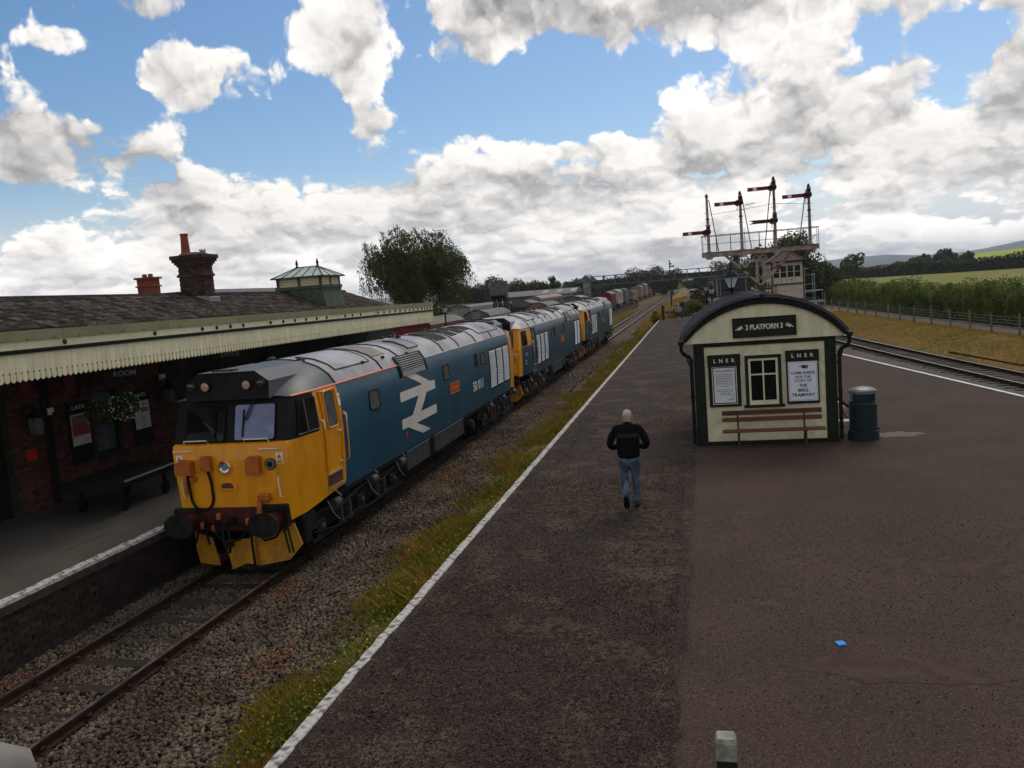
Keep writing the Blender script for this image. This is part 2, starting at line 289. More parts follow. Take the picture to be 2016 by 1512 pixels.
# ------------------------------------------------------------------ geometry helpers
class MB:
    """collects simple shapes and links them as ONE mesh object"""
    def __init__(s): s.v = []; s.f = []; s.sm = []; s.mi = []
    def add(s, vs, fs, smooth=False, mi=0):
        b = len(s.v); s.v.extend([tuple(p) for p in vs])
        for f in fs: s.f.append([i + b for i in f]); s.sm.append(smooth); s.mi.append(mi)
        return s
    def box(s, x0, x1, y0, y1, z0, z1, mi=0, b=0.0):
        if b <= 0:
            vs = [(x, y, z) for z in (z0, z1) for y in (y0, y1) for x in (x0, x1)]
            return s.add(vs, [(0, 2, 3, 1), (4, 5, 7, 6), (0, 1, 5, 4), (2, 6, 7, 3), (0, 4, 6, 2), (1, 3, 7, 5)], mi=mi)
        c = ((x0 + x1) / 2, (y0 + y1) / 2, (z0 + z1) / 2); h = (abs(x1 - x0) / 2, abs(y1 - y0) / 2, abs(z1 - z0) / 2)
        b = min(b, min(h) * .8); vs = []; ix = {}
        for sx in (-1, 1):
            for sy in (-1, 1):
                for sz in (-1, 1):
                    for a in range(3):
                        d = [h[k] - (0 if k == a else b) for k in range(3)]
                        ix[(sx, sy, sz, a)] = len(vs); vs.append((c[0] + sx * d[0], c[1] + sy * d[1], c[2] + sz * d[2]))
        fs = []
        for a in range(3):
            o = [k for k in range(3) if k != a]
            for sg in (-1, 1):
                q = []
                for p, r in ((-1, -1), (1, -1), (1, 1), (-1, 1)):
                    sgn = [0, 0, 0]; sgn[a] = sg; sgn[o[0]] = p; sgn[o[1]] = r; q.append(ix[(*sgn, a)])
                fs.append(q)
        for a in range(3):       # edges along axis a
            o = [k for k in range(3) if k != a]
            for p in (-1, 1):
                for r in (-1, 1):
                    q = []
                    for t, ax in ((-1, o[0]), (1, o[0]), (1, o[1]), (-1, o[1])):
                        sgn = [0, 0, 0]; sgn[a] = t; sgn[o[0]] = p; sgn[o[1]] = r; q.append(ix[(*sgn, ax)])
                    fs.append(q)
        for sx in (-1, 1):
            for sy in (-1, 1):
                for sz in (-1, 1): fs.append([ix[(sx, sy, sz, a)] for a in range(3)])
        return s.add(vs, fs, mi=mi)
    def bar(s, p0, p1, w, h=None, up=(0, 0, 1), mi=0):
        h = h or w; p0, p1 = Vector(p0), Vector(p1); d = (p1 - p0).normalized(); u = Vector(up)
        if abs(d.dot(u)) > .98: u = Vector((0, 1, 0))
        r = d.cross(u).normalized(); u = r.cross(d)
        vs = [p + r * (a * w / 2) + u * (c * h / 2) for p in (p0, p1) for a, c in ((-1, -1), (1, -1), (1, 1), (-1, 1))]
        return s.add(vs, [(0, 1, 2, 3), (7, 6, 5, 4), (0, 4, 5, 1), (1, 5, 6, 2), (2, 6, 7, 3), (3, 7, 4, 0)], mi=mi)
    def tube(s, pts, r, n=8, caps=True, mi=0, closed=False):
        pts = [Vector(p) for p in pts]; m = len(pts); rs = r if isinstance(r, (list, tuple)) else [r] * m
        vs = []; prev = None
        for i, p in enumerate(pts):
            a = pts[i - 1] if (i > 0 or closed) else p; c = pts[(i + 1) % m] if (i < m - 1 or closed) else p
            d = (c - a).normalized()
            if prev is None:
                u = Vector((0, 0, 1)) if abs(d.z) < .9 else Vector((1, 0, 0)); prev = d.cross(u).normalized()
            rt = (prev - d * prev.dot(d)).normalized(); up = d.cross(rt); prev = rt
            for k in range(n):
                t = 2 * math.pi * k / n; vs.append(p + rt * (math.cos(t) * rs[i]) + up * (math.sin(t) * rs[i]))
        fs = []
        for i in range(m - 1 + (1 if closed else 0)):
            j = (i + 1) % m
            for k in range(n): fs.append((i * n + k, i * n + (k + 1) % n, j * n + (k + 1) % n, j * n + k))
        b = len(s.v); s.add(vs, fs, True, mi)
        if caps and not closed:
            s.f.append([b + k for k in reversed(range(n))]); s.sm.append(False); s.mi.append(mi)
            s.f.append([b + (m - 1) * n + k for k in range(n)]); s.sm.append(False); s.mi.append(mi)
        return s
    def lathe(s, prof, n=20, c=(0, 0, 0), axis='z', mi=0, smooth=True):
        vs = []
        for r, h in prof:
            for k in range(n):
                t = 2 * math.pi * k / n; a, b = r * math.cos(t), r * math.sin(t)
                p = {'z': (a, b, h), 'y': (a, h, b), 'x': (h, a, b)}[axis]; vs.append((c[0] + p[0], c[1] + p[1], c[2] + p[2]))
        fs = []
        for i in range(len(prof) - 1):
            for k in range(n): fs.append((i * n + k, i * n + (k + 1) % n, (i + 1) * n + (k + 1) % n, (i + 1) * n + k))
        b = len(s.v); s.add(vs, fs, smooth, mi)
        s.f.append([b + k for k in reversed(range(n))]); s.sm.append(False); s.mi.append(mi)
        s.f.append([b + (len(prof) - 1) * n + k for k in range(n)]); s.sm.append(False); s.mi.append(mi)
        return s
    def prism(s, poly, a, b, axis='y', mi=0, smooth=False):
        """extrude a 2-D outline along an axis: 'y' outline is (x,z), 'x' outline is (y,z), 'z' outline is (x,y)"""
        f = {'y': lambda p, t: (p[0], t, p[1]), 'x': lambda p, t: (t, p[0], p[1]), 'z': lambda p, t: (p[0], p[1], t)}[axis]
        n = len(poly); vs = [f(p, a) for p in poly] + [f(p, b) for p in poly]
        s.add(vs, [tuple(range(n))[::-1], tuple(range(n, 2 * n))], mi=mi)
        b0 = len(s.v) - 2 * n
        for i in range(n): s.f.append([b0 + i, b0 + (i + 1) % n, b0 + n + (i + 1) % n, b0 + n + i]); s.sm.append(smooth); s.mi.append(mi)
        return s
    def loft(s, rings, smooth=True, closed=False, caps=False, mi=0):
        n = len(rings[0]); vs = [p for r in rings for p in r]; fs = []
        for i in range(len(rings) - 1):
            for k in range(n - (0 if closed else 1)): fs.append((i * n + k, i * n + (k + 1) % n, (i + 1) * n + (k + 1) % n, (i + 1) * n + k))
        b = len(s.v); s.add(vs, fs, smooth, mi)
        if caps:
            for o, rv in ((0, True), ((len(rings) - 1) * n, False)):
                q = [b + o + k for k in range(n)]; s.f.append(q[::-1] if rv else q); s.sm.append(False); s.mi.append(mi)
        return s
    def ball(s, c, r, n=10, m=6, sc=(1, 1, 1), mi=0):
        return s.lathe([(max(.001, r * math.sin(math.pi * i / m)), -r * math.cos(math.pi * i / m)) for i in range(m + 1)], n, (0, 0, 0), mi=mi)._move(n * (m + 1), c, sc)
    def _move(s, k, c, sc):
        for i in range(len(s.v) - k, len(s.v)):
            p = s.v[i]; s.v[i] = (c[0] + p[0] * sc[0], c[1] + p[1] * sc[1], c[2] + p[2] * sc[2])
        return s
    def mesh(s, name, mats, sharp=32):
        me = bpy.data.meshes.new(name); me.from_pydata(s.v, [], s.f)
        for m in (mats if isinstance(mats, (list, tuple)) else [mats]): me.materials.append(MT[m] if isinstance(m, str) else m)
        me.polygons.foreach_set('use_smooth', s.sm); me.polygons.foreach_set('material_index', s.mi)
        if any(s.sm) and sharp: me.set_sharp_from_angle(angle=R(sharp))
        me.update(); return me
    def build(s, name, mats, parent=None, loc=(0, 0, 0), rot=(0, 0, 0), sharp=32):
        return obj(name, s.mesh(name, mats, sharp), parent, loc, rot)
def obj(name, me, parent=None, loc=(0, 0, 0), rot=(0, 0, 0)):
    o = bpy.data.objects.new(name, me); COL.objects.link(o)
    if parent is not None: o.parent = parent
    o.location = loc; o.rotation_euler = rot
    return o
def tag(o, label=None, cat=None, group=None, kind=None):
    if label: o['label'] = label
    if cat: o['category'] = cat
    if group: o['group'] = group
    if kind: o['kind'] = kind
    return o
def thing(name, label, cat, loc=(0, 0, 0), rz=0.0, group=None):
    o = obj(name, None, None, loc, (0, 0, rz)); return tag(o, label, cat, group)
def copy_tree(o, parent=None):
    c = o.copy(); COL.objects.link(c)
    if parent is not None: c.parent = parent
    for ch in o.children: copy_tree(ch, c)
    return c
def np_mesh(name, verts, faces, m, smooth=False):
    """fast mesh from arrays; faces (n,k) all with k corners"""
    me = bpy.data.meshes.new(name); nf, k = faces.shape
    me.vertices.add(len(verts)); me.vertices.foreach_set('co', verts.astype(np.float32).ravel())
    me.loops.add(nf * k); me.loops.foreach_set('vertex_index', faces.astype(np.int32).ravel())
    me.polygons.add(nf); me.polygons.foreach_set('loop_start', np.arange(0, nf * k, k, dtype=np.int32)); me.polygons.foreach_set('loop_total', np.full(nf, k, dtype=np.int32))
    if smooth: me.polygons.foreach_set('use_smooth', np.ones(nf, dtype=bool))
    me.materials.append(MT[m] if isinstance(m, str) else m); me.update(calc_edges=True); me.validate(); return me
_font_cache = {}
def text(name, s, size, m, parent, loc, rot=(R(90), 0, 0), bold=.0, ext=.004, sx=1.0, align='CENTER', space=1.0):
    key = (s, round(size, 4), bold, ext, sx, align, space)
    if key not in _font_cache:
        cu = bpy.data.curves.new(name, 'FONT'); cu.body = s; cu.size = size; cu.align_x = align; cu.align_y = 'CENTER'; cu.extrude = ext; cu.offset = bold; cu.space_character = space; cu.resolution_u = 3
        t = bpy.data.objects.new(name, cu); COL.objects.link(t)
        dg = bpy.context.evaluated_depsgraph_get(); me = bpy.data.meshes.new_from_object(t.evaluated_get(dg)); bpy.data.objects.remove(t)
        if sx != 1.0: me.transform(Matrix.Diagonal((sx, 1, 1, 1)))
        _font_cache[key] = me
    me = _font_cache[key].copy(); me.materials.clear(); me.materials.append(MT[m])
    return obj(name, me, parent, loc, rot)

# ------------------------------------------------------------------ ground materials
def ground_mats():
    MT['chip'] = mat('loose_chippings', (.076, .054, .040), (.044, .032, .026), sc=2, rough=.9, island=.75, spec=.15, space='World')
    def base(name):
        m = bpy.data.materials.new(name); m.use_nodes = True; nt = m.node_tree
        b = nt.nodes['Principled BSDF']; g = nt.nodes.new('ShaderNodeNewGeometry'); return m, nt, b, g.outputs['Position']
    def tools(nt, pos):
        N = nt.nodes.new; L = nt.links.new
        def noise(sc, det=5, rough=.55, stretch=None):
            src = pos
            if stretch:
                mp = N('ShaderNodeMapping'); mp.inputs['Scale'].default_value = stretch; L(pos, mp.inputs['Vector']); src = mp.outputs[0]
            n = N('ShaderNodeTexNoise'); n.inputs['Scale'].default_value = sc; n.inputs['Detail'].default_value = det; n.inputs['Roughness'].default_value = rough; L(src, n.inputs['Vector']); return n.outputs['Fac']
        def vor(sc, feat='F1'):
            n = N('ShaderNodeTexVoronoi'); n.feature = feat; n.inputs['Scale'].default_value = sc; L(pos, n.inputs['Vector']); return n
        def ramp(f, a, b):
            r = N('ShaderNodeMapRange'); r.interpolation_type = 'SMOOTHSTEP'; r.inputs['From Min'].default_value = a; r.inputs['From Max'].default_value = b; L(f, r.inputs['Value']); return r.outputs[0]
        def mix(f, a, b, mode='MIX'):
            x = N('ShaderNodeMix'); x.data_type = 'RGBA'; x.blend_type = mode
            if isinstance(f, float): x.inputs[0].default_value = f
            else: L(f, x.inputs[0])
            for i, v in ((6, a), (7, b)):
                if isinstance(v, tuple): x.inputs[i].default_value = (*v, 1)
                else: L(v, x.inputs[i])
            return x.outputs[2]
        def bump(h, strength, dist, prev=None):
            bn = N('ShaderNodeBump'); bn.inputs['Strength'].default_value = strength; bn.inputs['Distance'].default_value = dist; L(h, bn.inputs['Height'])
            if prev is not None: L(prev, bn.inputs['Normal'])
            return bn.outputs[0]
        def mul(a, b):
            n = N('ShaderNodeMath'); n.operation = 'MULTIPLY'
            for i, v in enumerate((a, b)):
                if isinstance(v, float): n.inputs[i].default_value = v
                else: L(v, n.inputs[i])
            return n.outputs[0]
        return noise, vor, ramp, mix, bump, mul
    # old worn asphalt on the left half of the island platform
    m, nt, b, pos = base('old_asphalt'); noise, vor, ramp, mix, bump, mul = tools(nt, pos); L = nt.links.new
    c = mix(ramp(noise(1.1, 7), .36, .64), (.031, .0215, .0165), (.047, .032, .023))
    c = mix(ramp(noise(.55, 12, .74), .53, .60), c, (.105, .068, .047))
    c = mix(mul(ramp(noise(2.3, 9, .7), .55, .66), ramp(noise(.35, 3), .42, .58)), c, (.088, .059, .042))
    c = mix(ramp(noise(.8, 8, .7, (1, .35, 1)), .60, .66), c, (.022, .017, .016))
    c = mix(mul(ramp(noise(9, 6, .75), .50, .62), .6), c, (.082, .058, .045)); v = vor(52); vs = nt.nodes.new('ShaderNodeSeparateColor'); L(v.outputs['Color'], vs.inputs[0]); c = mix(mul(ramp(vs.outputs[0], .66, .98), .55), c, (.130, .094, .070)); c = mix(mul(ramp(vs.outputs[1], .50, .80), .75), c, (.013, .010, .009)); c = mix(mul(ramp(noise(.6, 12, .76), .54, .62), .72), c, (.110, .074, .051)); c = mix(mul(ramp(noise(.42, 9, .7, (1, .5, 1)), .58, .66), .7), c, (.024, .018, .016)); v2 = vor(24); vs2 = nt.nodes.new('ShaderNodeSeparateColor'); L(v2.outputs['Color'], vs2.inputs[0]); c = mix(mul(ramp(vs2.outputs[0], .70, .9), .6), c, (.016, .013, .012))
    c = mix(mul(ramp(noise(26, 4, .65, (1.3, 1, 1)), .52, .62), .8), c, (.015, .012, .012))
    L(c, b.inputs['Base Color']); b.inputs['Roughness'].default_value = .9; b.inputs['Specular IOR Level'].default_value = .12
    L(bump(noise(38, 5, .65), .9, .012, bump(noise(5, 6, .65), .7, .03)), b.inputs['Normal']); MT['asphalt_old'] = m
    # smoother red-brown tarmac on the right
    m, nt, b, pos = base('red_brown_tarmac'); noise, vor, ramp, mix, bump, mul = tools(nt, pos); L = nt.links.new
    c = mix(ramp(noise(.5, 6), .35, .65), (.051, .034, .0232), (.067, .045, .0308))
    c = mix(mul(ramp(noise(1.1, 8, .66, (.6, 1.4, 1)), .60, .72), .7), c, (.10, .070, .054))
    c = mix(mul(ramp(noise(.33, 5), .52, .68), .6), c, (.044, .029, .026))
    v = vor(75); vs = nt.nodes.new('ShaderNodeSeparateColor'); L(v.outputs['Color'], vs.inputs[0]); c = mix(mul(ramp(vs.outputs[0], .60, .98), .55), c, (.135, .096, .078)); c = mix(mul(ramp(vs.outputs[1], .55, .85), .6), c, (.022, .015, .014))
    c = mix(mul(ramp(noise(52, 2, .6), .55, .68), .65), c, (.034, .023, .021))
    L(c, b.inputs['Base Color']); b.inputs['Roughness'].default_value = .9; b.inputs['Specular IOR Level'].default_value = .12
    L(bump(noise(60, 4, .6), .75, .008, bump(noise(1.6, 5), .35, .03)), b.inputs['Normal']); MT['tarmac'] = m
    # dusty grey-olive platform on the left
    m, nt, b, pos = base('dusty_platform_asphalt'); noise, vor, ramp, mix, bump, mul = tools(nt, pos); L = nt.links.new
    c = mix(ramp(noise(.7, 7), .36, .62), (.056, .047, .033), (.036, .031, .024))
    c = mix(ramp(noise(.9, 8, .68, (1.6, .4, 1)), .56, .64), c, (.03, .025, .021))
    c = mix(mul(ramp(noise(60, 3), .58, .7), .6), c, (.17, .15, .12))
    L(c, b.inputs['Base Color']); b.inputs['Roughness'].default_value = .9; L(bump(noise(30, 5, .65), .8, .012), b.inputs['Normal']); MT['dusty'] = m
    # ballast under and beyond the modelled stones
    m, nt, b, pos = base('ballast_bed'); noise, vor, ramp, mix, bump, mul = tools(nt, pos); L = nt.links.new
    v = vor(17); vc = nt.nodes.new('ShaderNodeSeparateColor'); L(v.outputs['Color'], vc.inputs[0])
    c = mix(vc.outputs[0], (.045, .036, .028), (.15, .125, .10))
    c = mix(ramp(v.outputs['Distance'], .40, .70), c, (.012, .010, .008))
    c = mix(mul(ramp(noise(.45, 6, .6), .56, .64), .75), c, (.085, .036, .020))
    c = mix(mul(ramp(noise(.8, 6, .6), .60, .68), .6), c, (.07, .07, .022))
    L(c, b.inputs['Base Color']); b.inputs['Roughness'].default_value = .9; L(bump(v.outputs['Distance'], 1.0, .03), b.inputs['Normal']); MT['ballastbed'] = m
    m = mat('ballast_stone', (.125, .096, .066), (.066, .050, .035), sc=.9, rough=.85, island=.55, space='World', c3=(.12, .058, .034), sc3=.5, t3=(.58, .68)); MT['stone'] = m
    # grey gravel by the third platform
    m, nt, b, pos = base('grey_gravel'); noise, vor, ramp, mix, bump, mul = tools(nt, pos); L = nt.links.new
    v = vor(26); vc = nt.nodes.new('ShaderNodeSeparateColor'); L(v.outputs['Color'], vc.inputs[0])
    c = mix(vc.outputs[0], (.035, .030, .026), (.098, .086, .074)); c = mix(ramp(noise(.5, 6), .45, .65), c, (.042, .033, .027))
    L(c, b.inputs['Base Color']); b.inputs['Roughness'].default_value = .9; L(bump(v.outputs['Distance'], .9, .02), b.inputs['Normal']); MT['gravel'] = m
    # dry turf, earth, path and fields
    for nm, c1, c2, c3, s in (('turf', (.24, .150, .046), (.185, .135, .040), (.125, .115, .030), .4), ('scrub', (.105, .080, .026), (.085, .072, .022), (.13, .085, .032), .12), ('field', (.19, .185, .036), (.16, .165, .032), (.13, .14, .028), .05), ('fartrack', (.085, .062, .040), (.060, .046, .032), (.12, .09, .035), .5), ('path', (.135, .115, .092), (.10, .085, .068), (.07, .056, .045), .6), ('farfield', (.34, .38, .035), (.28, .33, .032), (.22, .28, .03), .01), ('plain', (.085, .105, .032), (.13, .125, .045), (.06, .08, .025), .006)):
        m, nt, b, pos = base(nm); noise, vor, ramp, mix, bump, mul = tools(nt, pos); L = nt.links.new
        c = mix(ramp(noise(s, 8, .6), .4, .6), c1, c2); c = mix(ramp(noise(s * 1.7, 8, .62), .54, .66), c, c3); c = mix(mul(ramp(noise(s * 40, 4), .5, .7), .35), c, tuple(q * .6 for q in c1))
        L(c, b.inputs['Base Color']); b.inputs['Roughness'].default_value = .95; b.inputs['Specular IOR Level'].default_value = .15
        L(bump(noise(min(14, s * 30), 5, .6), .8, .05), b.inputs['Normal']); MT[nm] = m
ground_mats()
for nm_, f_ in (('tarmac_pale', (.080, .057, .040)), ('tarmac_dark', (.046, .031, .021))): MT[nm_] = mat(nm_, f_, tuple(q * .75 for q in f_), sc=45, rough=.9, spec=.15, space='World', c3=(.056, .038, .031), sc3=4.5, t3=(.42, .58), bump=.6, bsc=60)

# ------------------------------------------------------------------ the setting
def strip(name, mt, xs0, xs1, ys, zf, kind='structure', nx=2, parent=None):
    """a sheet between two edge functions, with its height given by zf(x,y)"""
    vs = []; fs = []
    for j, y in enumerate(ys):
        a, b = xs0(y), xs1(y)
        for i in range(nx + 1):
            x = a + (b - a) * i / nx; vs.append((x, y, zf(x, y)))
    for j in range(len(ys) - 1):
        for i in range(nx): k = j * (nx + 1) + i; fs.append((k, k + 1, k + nx + 2, k + nx + 1))
    mb = MB(); mb.add(vs, fs, True); o = mb.build(name, mt, parent, sharp=0)
    if kind: o['kind'] = kind
    return o
def hump(x, y, s=1.0): return s * (.5 * math.sin(x * 1.7 + y * .31) + .3 * math.sin(x * .9 - y * .83) + .2 * math.sin(x * 3.1 + y * 1.9))
def g_edge(y):                                    # near edge line of the third platform
    return 8.75 - (y - 25.7) * .162 if y < 41 else 6.27 - (y - 41) * .105
def rtrack(y): return 12.62 - (y - 34.8) * .128 + (y - 34.8) ** 2 * .0006      # centre of the right-hand track
def lin(a, b, n): return [a + (b - a) * i / n for i in range(n + 1)]
g = MB(); n = 96; ring = [(9000 * math.cos(2 * math.pi * k / n), 9000 * math.sin(2 * math.pi * k / n), -1.5) for k in range(n)]
rg = [ring, [(p[0] * .2, p[1] * .2, -1.5) for p in ring], [(p[0] * .03, p[1] * .03, -1.5) for p in ring]]
g.loft(rg, closed=True); g.add(rg[2], [tuple(range(n))]); tag(g.build('ground', 'plain', sharp=0), kind='structure')
strip('yard_ground', 'scrub', lambda y: -60, lambda y: -10.6, lin(33.9, 330, 12), lambda x, y: -1.10, nx=4)
strip('trackbed', 'ballastbed', lambda y: -10.8, lambda y: -6.0, lin(-2, 60, 62), lambda x, y: -1.135 + hump(x * 3, y * 3, .012), nx=16)
strip('trackbed', 'fartrack', lambda y: -10.8, lambda y: -6.0, lin(60, 360, 40), lambda x, y: -1.125, nx=2)
strip('verge', 'scrub', lambda y: -6.25, lambda y: -3.82, lin(-2, 84, 86), lambda x, y: -1.18 + .34 * max(0, min(1, (x + 6.1) / 1.9)) + hump(x * 2, y, .02), nx=6)
strip('verge', 'turf', lambda y: -6.7, lambda y: -2.6, lin(84, 360, 24), lambda x, y: -1.05 + (x + 6.7) * .18 + hump(x, y, .06), nx=4)
strip('garden_ground', 'scrub', lambda y: -2.6, lambda y: max(rtrack(min(y, 120)) - 3, -2), lin(85.6, 360, 24), lambda x, y: -.35 + hump(x, y * .2, .05), nx=4)
strip('ramp_path', 'path', lambda y: -2.3, lambda y: 1.2, lin(86, 300, 12), lambda x, y: -.24, nx=1)
strip('gravel_bed', 'gravel', lambda y: g_edge(y) - .3 if y < 80 else 1.5, lambda y: rtrack(y) + 1.7, lin(-2, 150, 60), lambda x, y: -1.125 + hump(x * 3, y * 2, .012), nx=6)
def bank(x, y):
    t = max(0, min(1, (x - rtrack(y) - 1.2) / 3.2)); return -1.16 + .66 * t * t * (3 - 2 * t) + hump(x * 1.3, y * .7, .03) * (0.3 + t)
def fence_x(y): return 16.75 - (y - 51.5) * .092 + max(0, y - 51.5) ** 2 * .00042
strip('grass_bank', 'turf', lambda y: rtrack(y) + 1.15, lambda y: fence_x(y) + .35, lin(-2, 150, 76), bank, nx=10)
strip('path', 'path', lambda y: fence_x(y) + .2, lambda y: fence_x(y) + 2.7, lin(-2, 150, 40), lambda x, y: -.50 + hump(x, y, .008), nx=3)
strip('field', 'field', lambda y: fence_x(min(y, 150)) + 2.5, lambda y: 560, lin(-40, 420, 46), lambda x, y: -.56 + hump(x * .05, y * .05, .10), nx=30)
# the far land: low rise, its field's sunshine put into the bright colour, then blue hills
def ridge(name, mt, pts, depth, base=-2.0):
    mb = MB(); r0 = [(x, y - depth, base) for x, y, z in pts]; r1 = [(x, y - depth * .3, base + (z - base) * .8) for x, y, z in pts]; r2 = list(pts); r3 = [(x, y + depth, base) for x, y, z in pts]
    mb.loft([r0, r1, r2, r3]); return tag(mb.build(name, mt, sharp=0), kind='structure')
ridge('far_field_rise', 'farfield', [(150, 1000, -1), (235, 1000, .5), (280, 1000, 6.4), (330, 1000, 8.0), (420, 1000, 12.5), (560, 1000, 18), (800, 1000, 22), (1200, 1000, 24)], 330)
rr = random.Random(3)
ridge('hill', 'hillfar', [(x, 5600, max(6, (z + rr.uniform(-2, 2)) * 1)) for x, z in ((-4200, 30), (-3000, 35), (-2000, 25), (-1200, 38), (-700, 30), (-300, 36), (0, 40), (350, 30), (700, 40), (900, 53), (1150, 52), (1300, 38), (1500, 26), (1700, 45), (1900, 72), (2150, 84), (2500, 98), (3200, 105), (4500, 85))], 700)
ridge('hill', 'hillfar', [(x, 4200, max(3, z)) for x, z in ((-3500, 8), (-2200, 12), (-1200, 8), (-500, 14), (-100, 22), (200, 12), (600, 10), (1300, 12), (1900, 30), (2600, 40))], 500)

# ---- platforms
isl = MB()
ys = lin(-2, 85.5, 70)
left_e = lambda y: -3.90
right_e = lambda y: g_edge(y)
isl.loft([[(left_e(y), y, 0) for y in ys], [(right_e(y), y, 0) for y in ys]], smooth=False)
isl.loft([[(left_e(y), y, -1.3) for y in ys], [(left_e(y), y, 0) for y in ys]], smooth=False)
isl.loft([[(right_e(y), y, 0) for y in ys], [(right_e(y), y, -1.3) for y in ys]], smooth=False)
isl.add([(-3.9, 85.5, 0), (right_e(85.5), 85.5, 0), (right_e(85.5), 85.5, -1.3), (-3.9, 85.5, -1.3)], [(0, 1, 2, 3)])
island = tag(isl.build('island_platform', 'asphalt_old', sharp=0), kind='structure')
tm = MB(); yy = lin(-2, 19.9, 150); rb = random.Random(5); off = [0]
for _ in yy: off.append(off[-1] * .82 + rb.uniform(-.03, .03))
bx = lambda i, y: -.46 + .012 * min(y + 2, 18) + off[i]
tm.loft([[(bx(i, y), y, .002) for i, y in enumerate(yy)], [(bx(i, y) + .05, y, .024) for i, y in enumerate(yy)], [(right_e(y) - .32, y, .020) for y in yy]], smooth=False)
y2 = lin(19.9, 85.4, 50)
tm.loft([[(3.05 if y < 25.6 else 1.2 + max(0, 30 - y) * .4 if y < 30 else 1.2 - (y - 30) * .02, y, .020) for y in y2], [(right_e(y) - .32, y, .020) for y in y2]], smooth=False)
tm.build('tarmac_surface', 'tarmac', island, sharp=0)
def ragged_line(name, xf, w, y0, y1, n, parent, z=.006, jit=.012, seed=1, mt='edgepaint'):
    q = random.Random(seed); mb = MB(); a = []; b = []; e = []
    for y in lin(y0, y1, n):
        x = xf(y); a.append((x - w / 2 + q.uniform(-jit, jit), y, z)); b.append((x + w / 2 + q.uniform(-jit, jit), y, z)); e.append((x - w / 2 - .004, y, -.07 + q.uniform(-.05, .03)))
    mb.loft([e, a, b], smooth=False); return mb.build(name, mt, parent, sharp=0)
# worn coping along the near edge, in lengths, painted white on the nose
def copings(parent, xf, y0, y1, step, w, side, seed, painted):
    q = random.Random(seed); y = y0; variants = []
    for v in range(6):
        mb = MB(); L_ = step - .012; n = 5; top = []; prof = []
        for k in range(n + 1):
            yy_ = L_ * k / n; j = q.uniform(-.014, .014); dz = q.uniform(-.010, .006)
            prof.append([(0 - side * .02 + j * .6, yy_, -.10 + dz), (0 - side * .02 + j * .6, yy_, .010 + dz), (side * (w - .02) + j, yy_, .014 + dz * .6), (side * w + j, yy_, -.02)])
        mb.loft(prof, smooth=False, caps=True); variants.append(mb.mesh('coping_stone', painted, 0))
    while y < y1:
        o = obj('coping_stone', q.choice(variants), parent, (xf(y), y, q.uniform(-.004, .004))); o.rotation_euler = (0, 0, math.atan2(-(xf(y + step) - xf(y)), step)); y += step
copings(island, lambda y: -3.90, 2.0, 84.5, .92, .115, 1, 3, 'edgepaint')
ragged_line('white_edge_line', lambda y: g_edge(y) - .08, .105, 8, 84, 300, island, .016, .008, 8, 'white')
# a shallow tar seam and patches in the tarmac
def patch(parent, name, cx, cy, rx, ry, mt, z=.027, seed=1, rag=.16):
    q = random.Random(seed); n = 60; ph = [q.uniform(0, 6.28) for _ in range(4)]
    pts = []
    for k in range(n):
        t = 2 * math.pi * k / n; r = 1 + rag * math.sin(2 * t + ph[0]) + rag * .65 * math.sin(5 * t + ph[1]) + rag * .45 * math.sin(9 * t + ph[2]) + rag * .30 * math.sin(17 * t + ph[3]) + q.uniform(-.3, .3) * rag; pts.append((cx + rx * r * math.cos(t), cy + ry * r * math.sin(t), z))
    mb = MB(); mb.add(pts, [tuple(range(n))]); return mb.build(name, mt, parent, sharp=0)
for a_, b_, c_, d_, m_ in ((1.7, 8.4, .9, .28, 'pale'), (3.0, 11.4, 1.0, .35, 'pale'), (2.2, 6.0, 1.2, .25, 'dark')): patch(island, 'worn_patch', a_, b_, c_, d_, 'tarmac_' + m_, .0262, int(a_ * 10))
MT['worn_tan'] = mat('worn_tan_asphalt', (.082, .056, .038), (.050, .036, .027), sc=18, rough=.95, spec=.1, space='World', c3=(.028, .020, .017), sc3=7, t3=(.50, .58), bump=.8, bsc=50)
for i_, (a_, b_, c_, d_) in enumerate(((-2.3, 15.0, .42, .55), (-2.9, 14.9, .30, .4), (-1.75, 15.5, .50, .35), (-1.25, 11.8, .20, .34), (-.85, 12.2, .26, .42), (-.95, 14.3, .30, .5), (-.75, 10.5, .22, .55), (-1.8, 14.2, .40, .3), (-.72, 17.2, .26, .7), (-2.0, 9.4, .42, .3), (-.7, 13.5, .18, .5), (-1.0, 8.7, .32, .36), (-2.6, 12.0, .3, .25), (-.8, 24.5, .5, 1.0), (-.6, 29.0, .45, 1.5))): patch(island, 'worn_patch', a_, b_, c_, d_, 'worn_tan', .0012 + i_ * .00035, 30 + i_, .22)
ragged_line('worn_seam', lambda y: -3.30 + .04 * math.sin(y * 1.3), .05, 3.0, 26, 300, island, .0075, .055, 15, 'worn_tan')
ragged_line('tar_seam', lambda y: -.40 + .012 * min(y, 18), .035, 3.0, 19.8, 260, island, .0085, .022, 16, 'dark')
patch(island, 'repair_patch', 4.35, 20.55, .48, .38, 'concrete', seed=4)
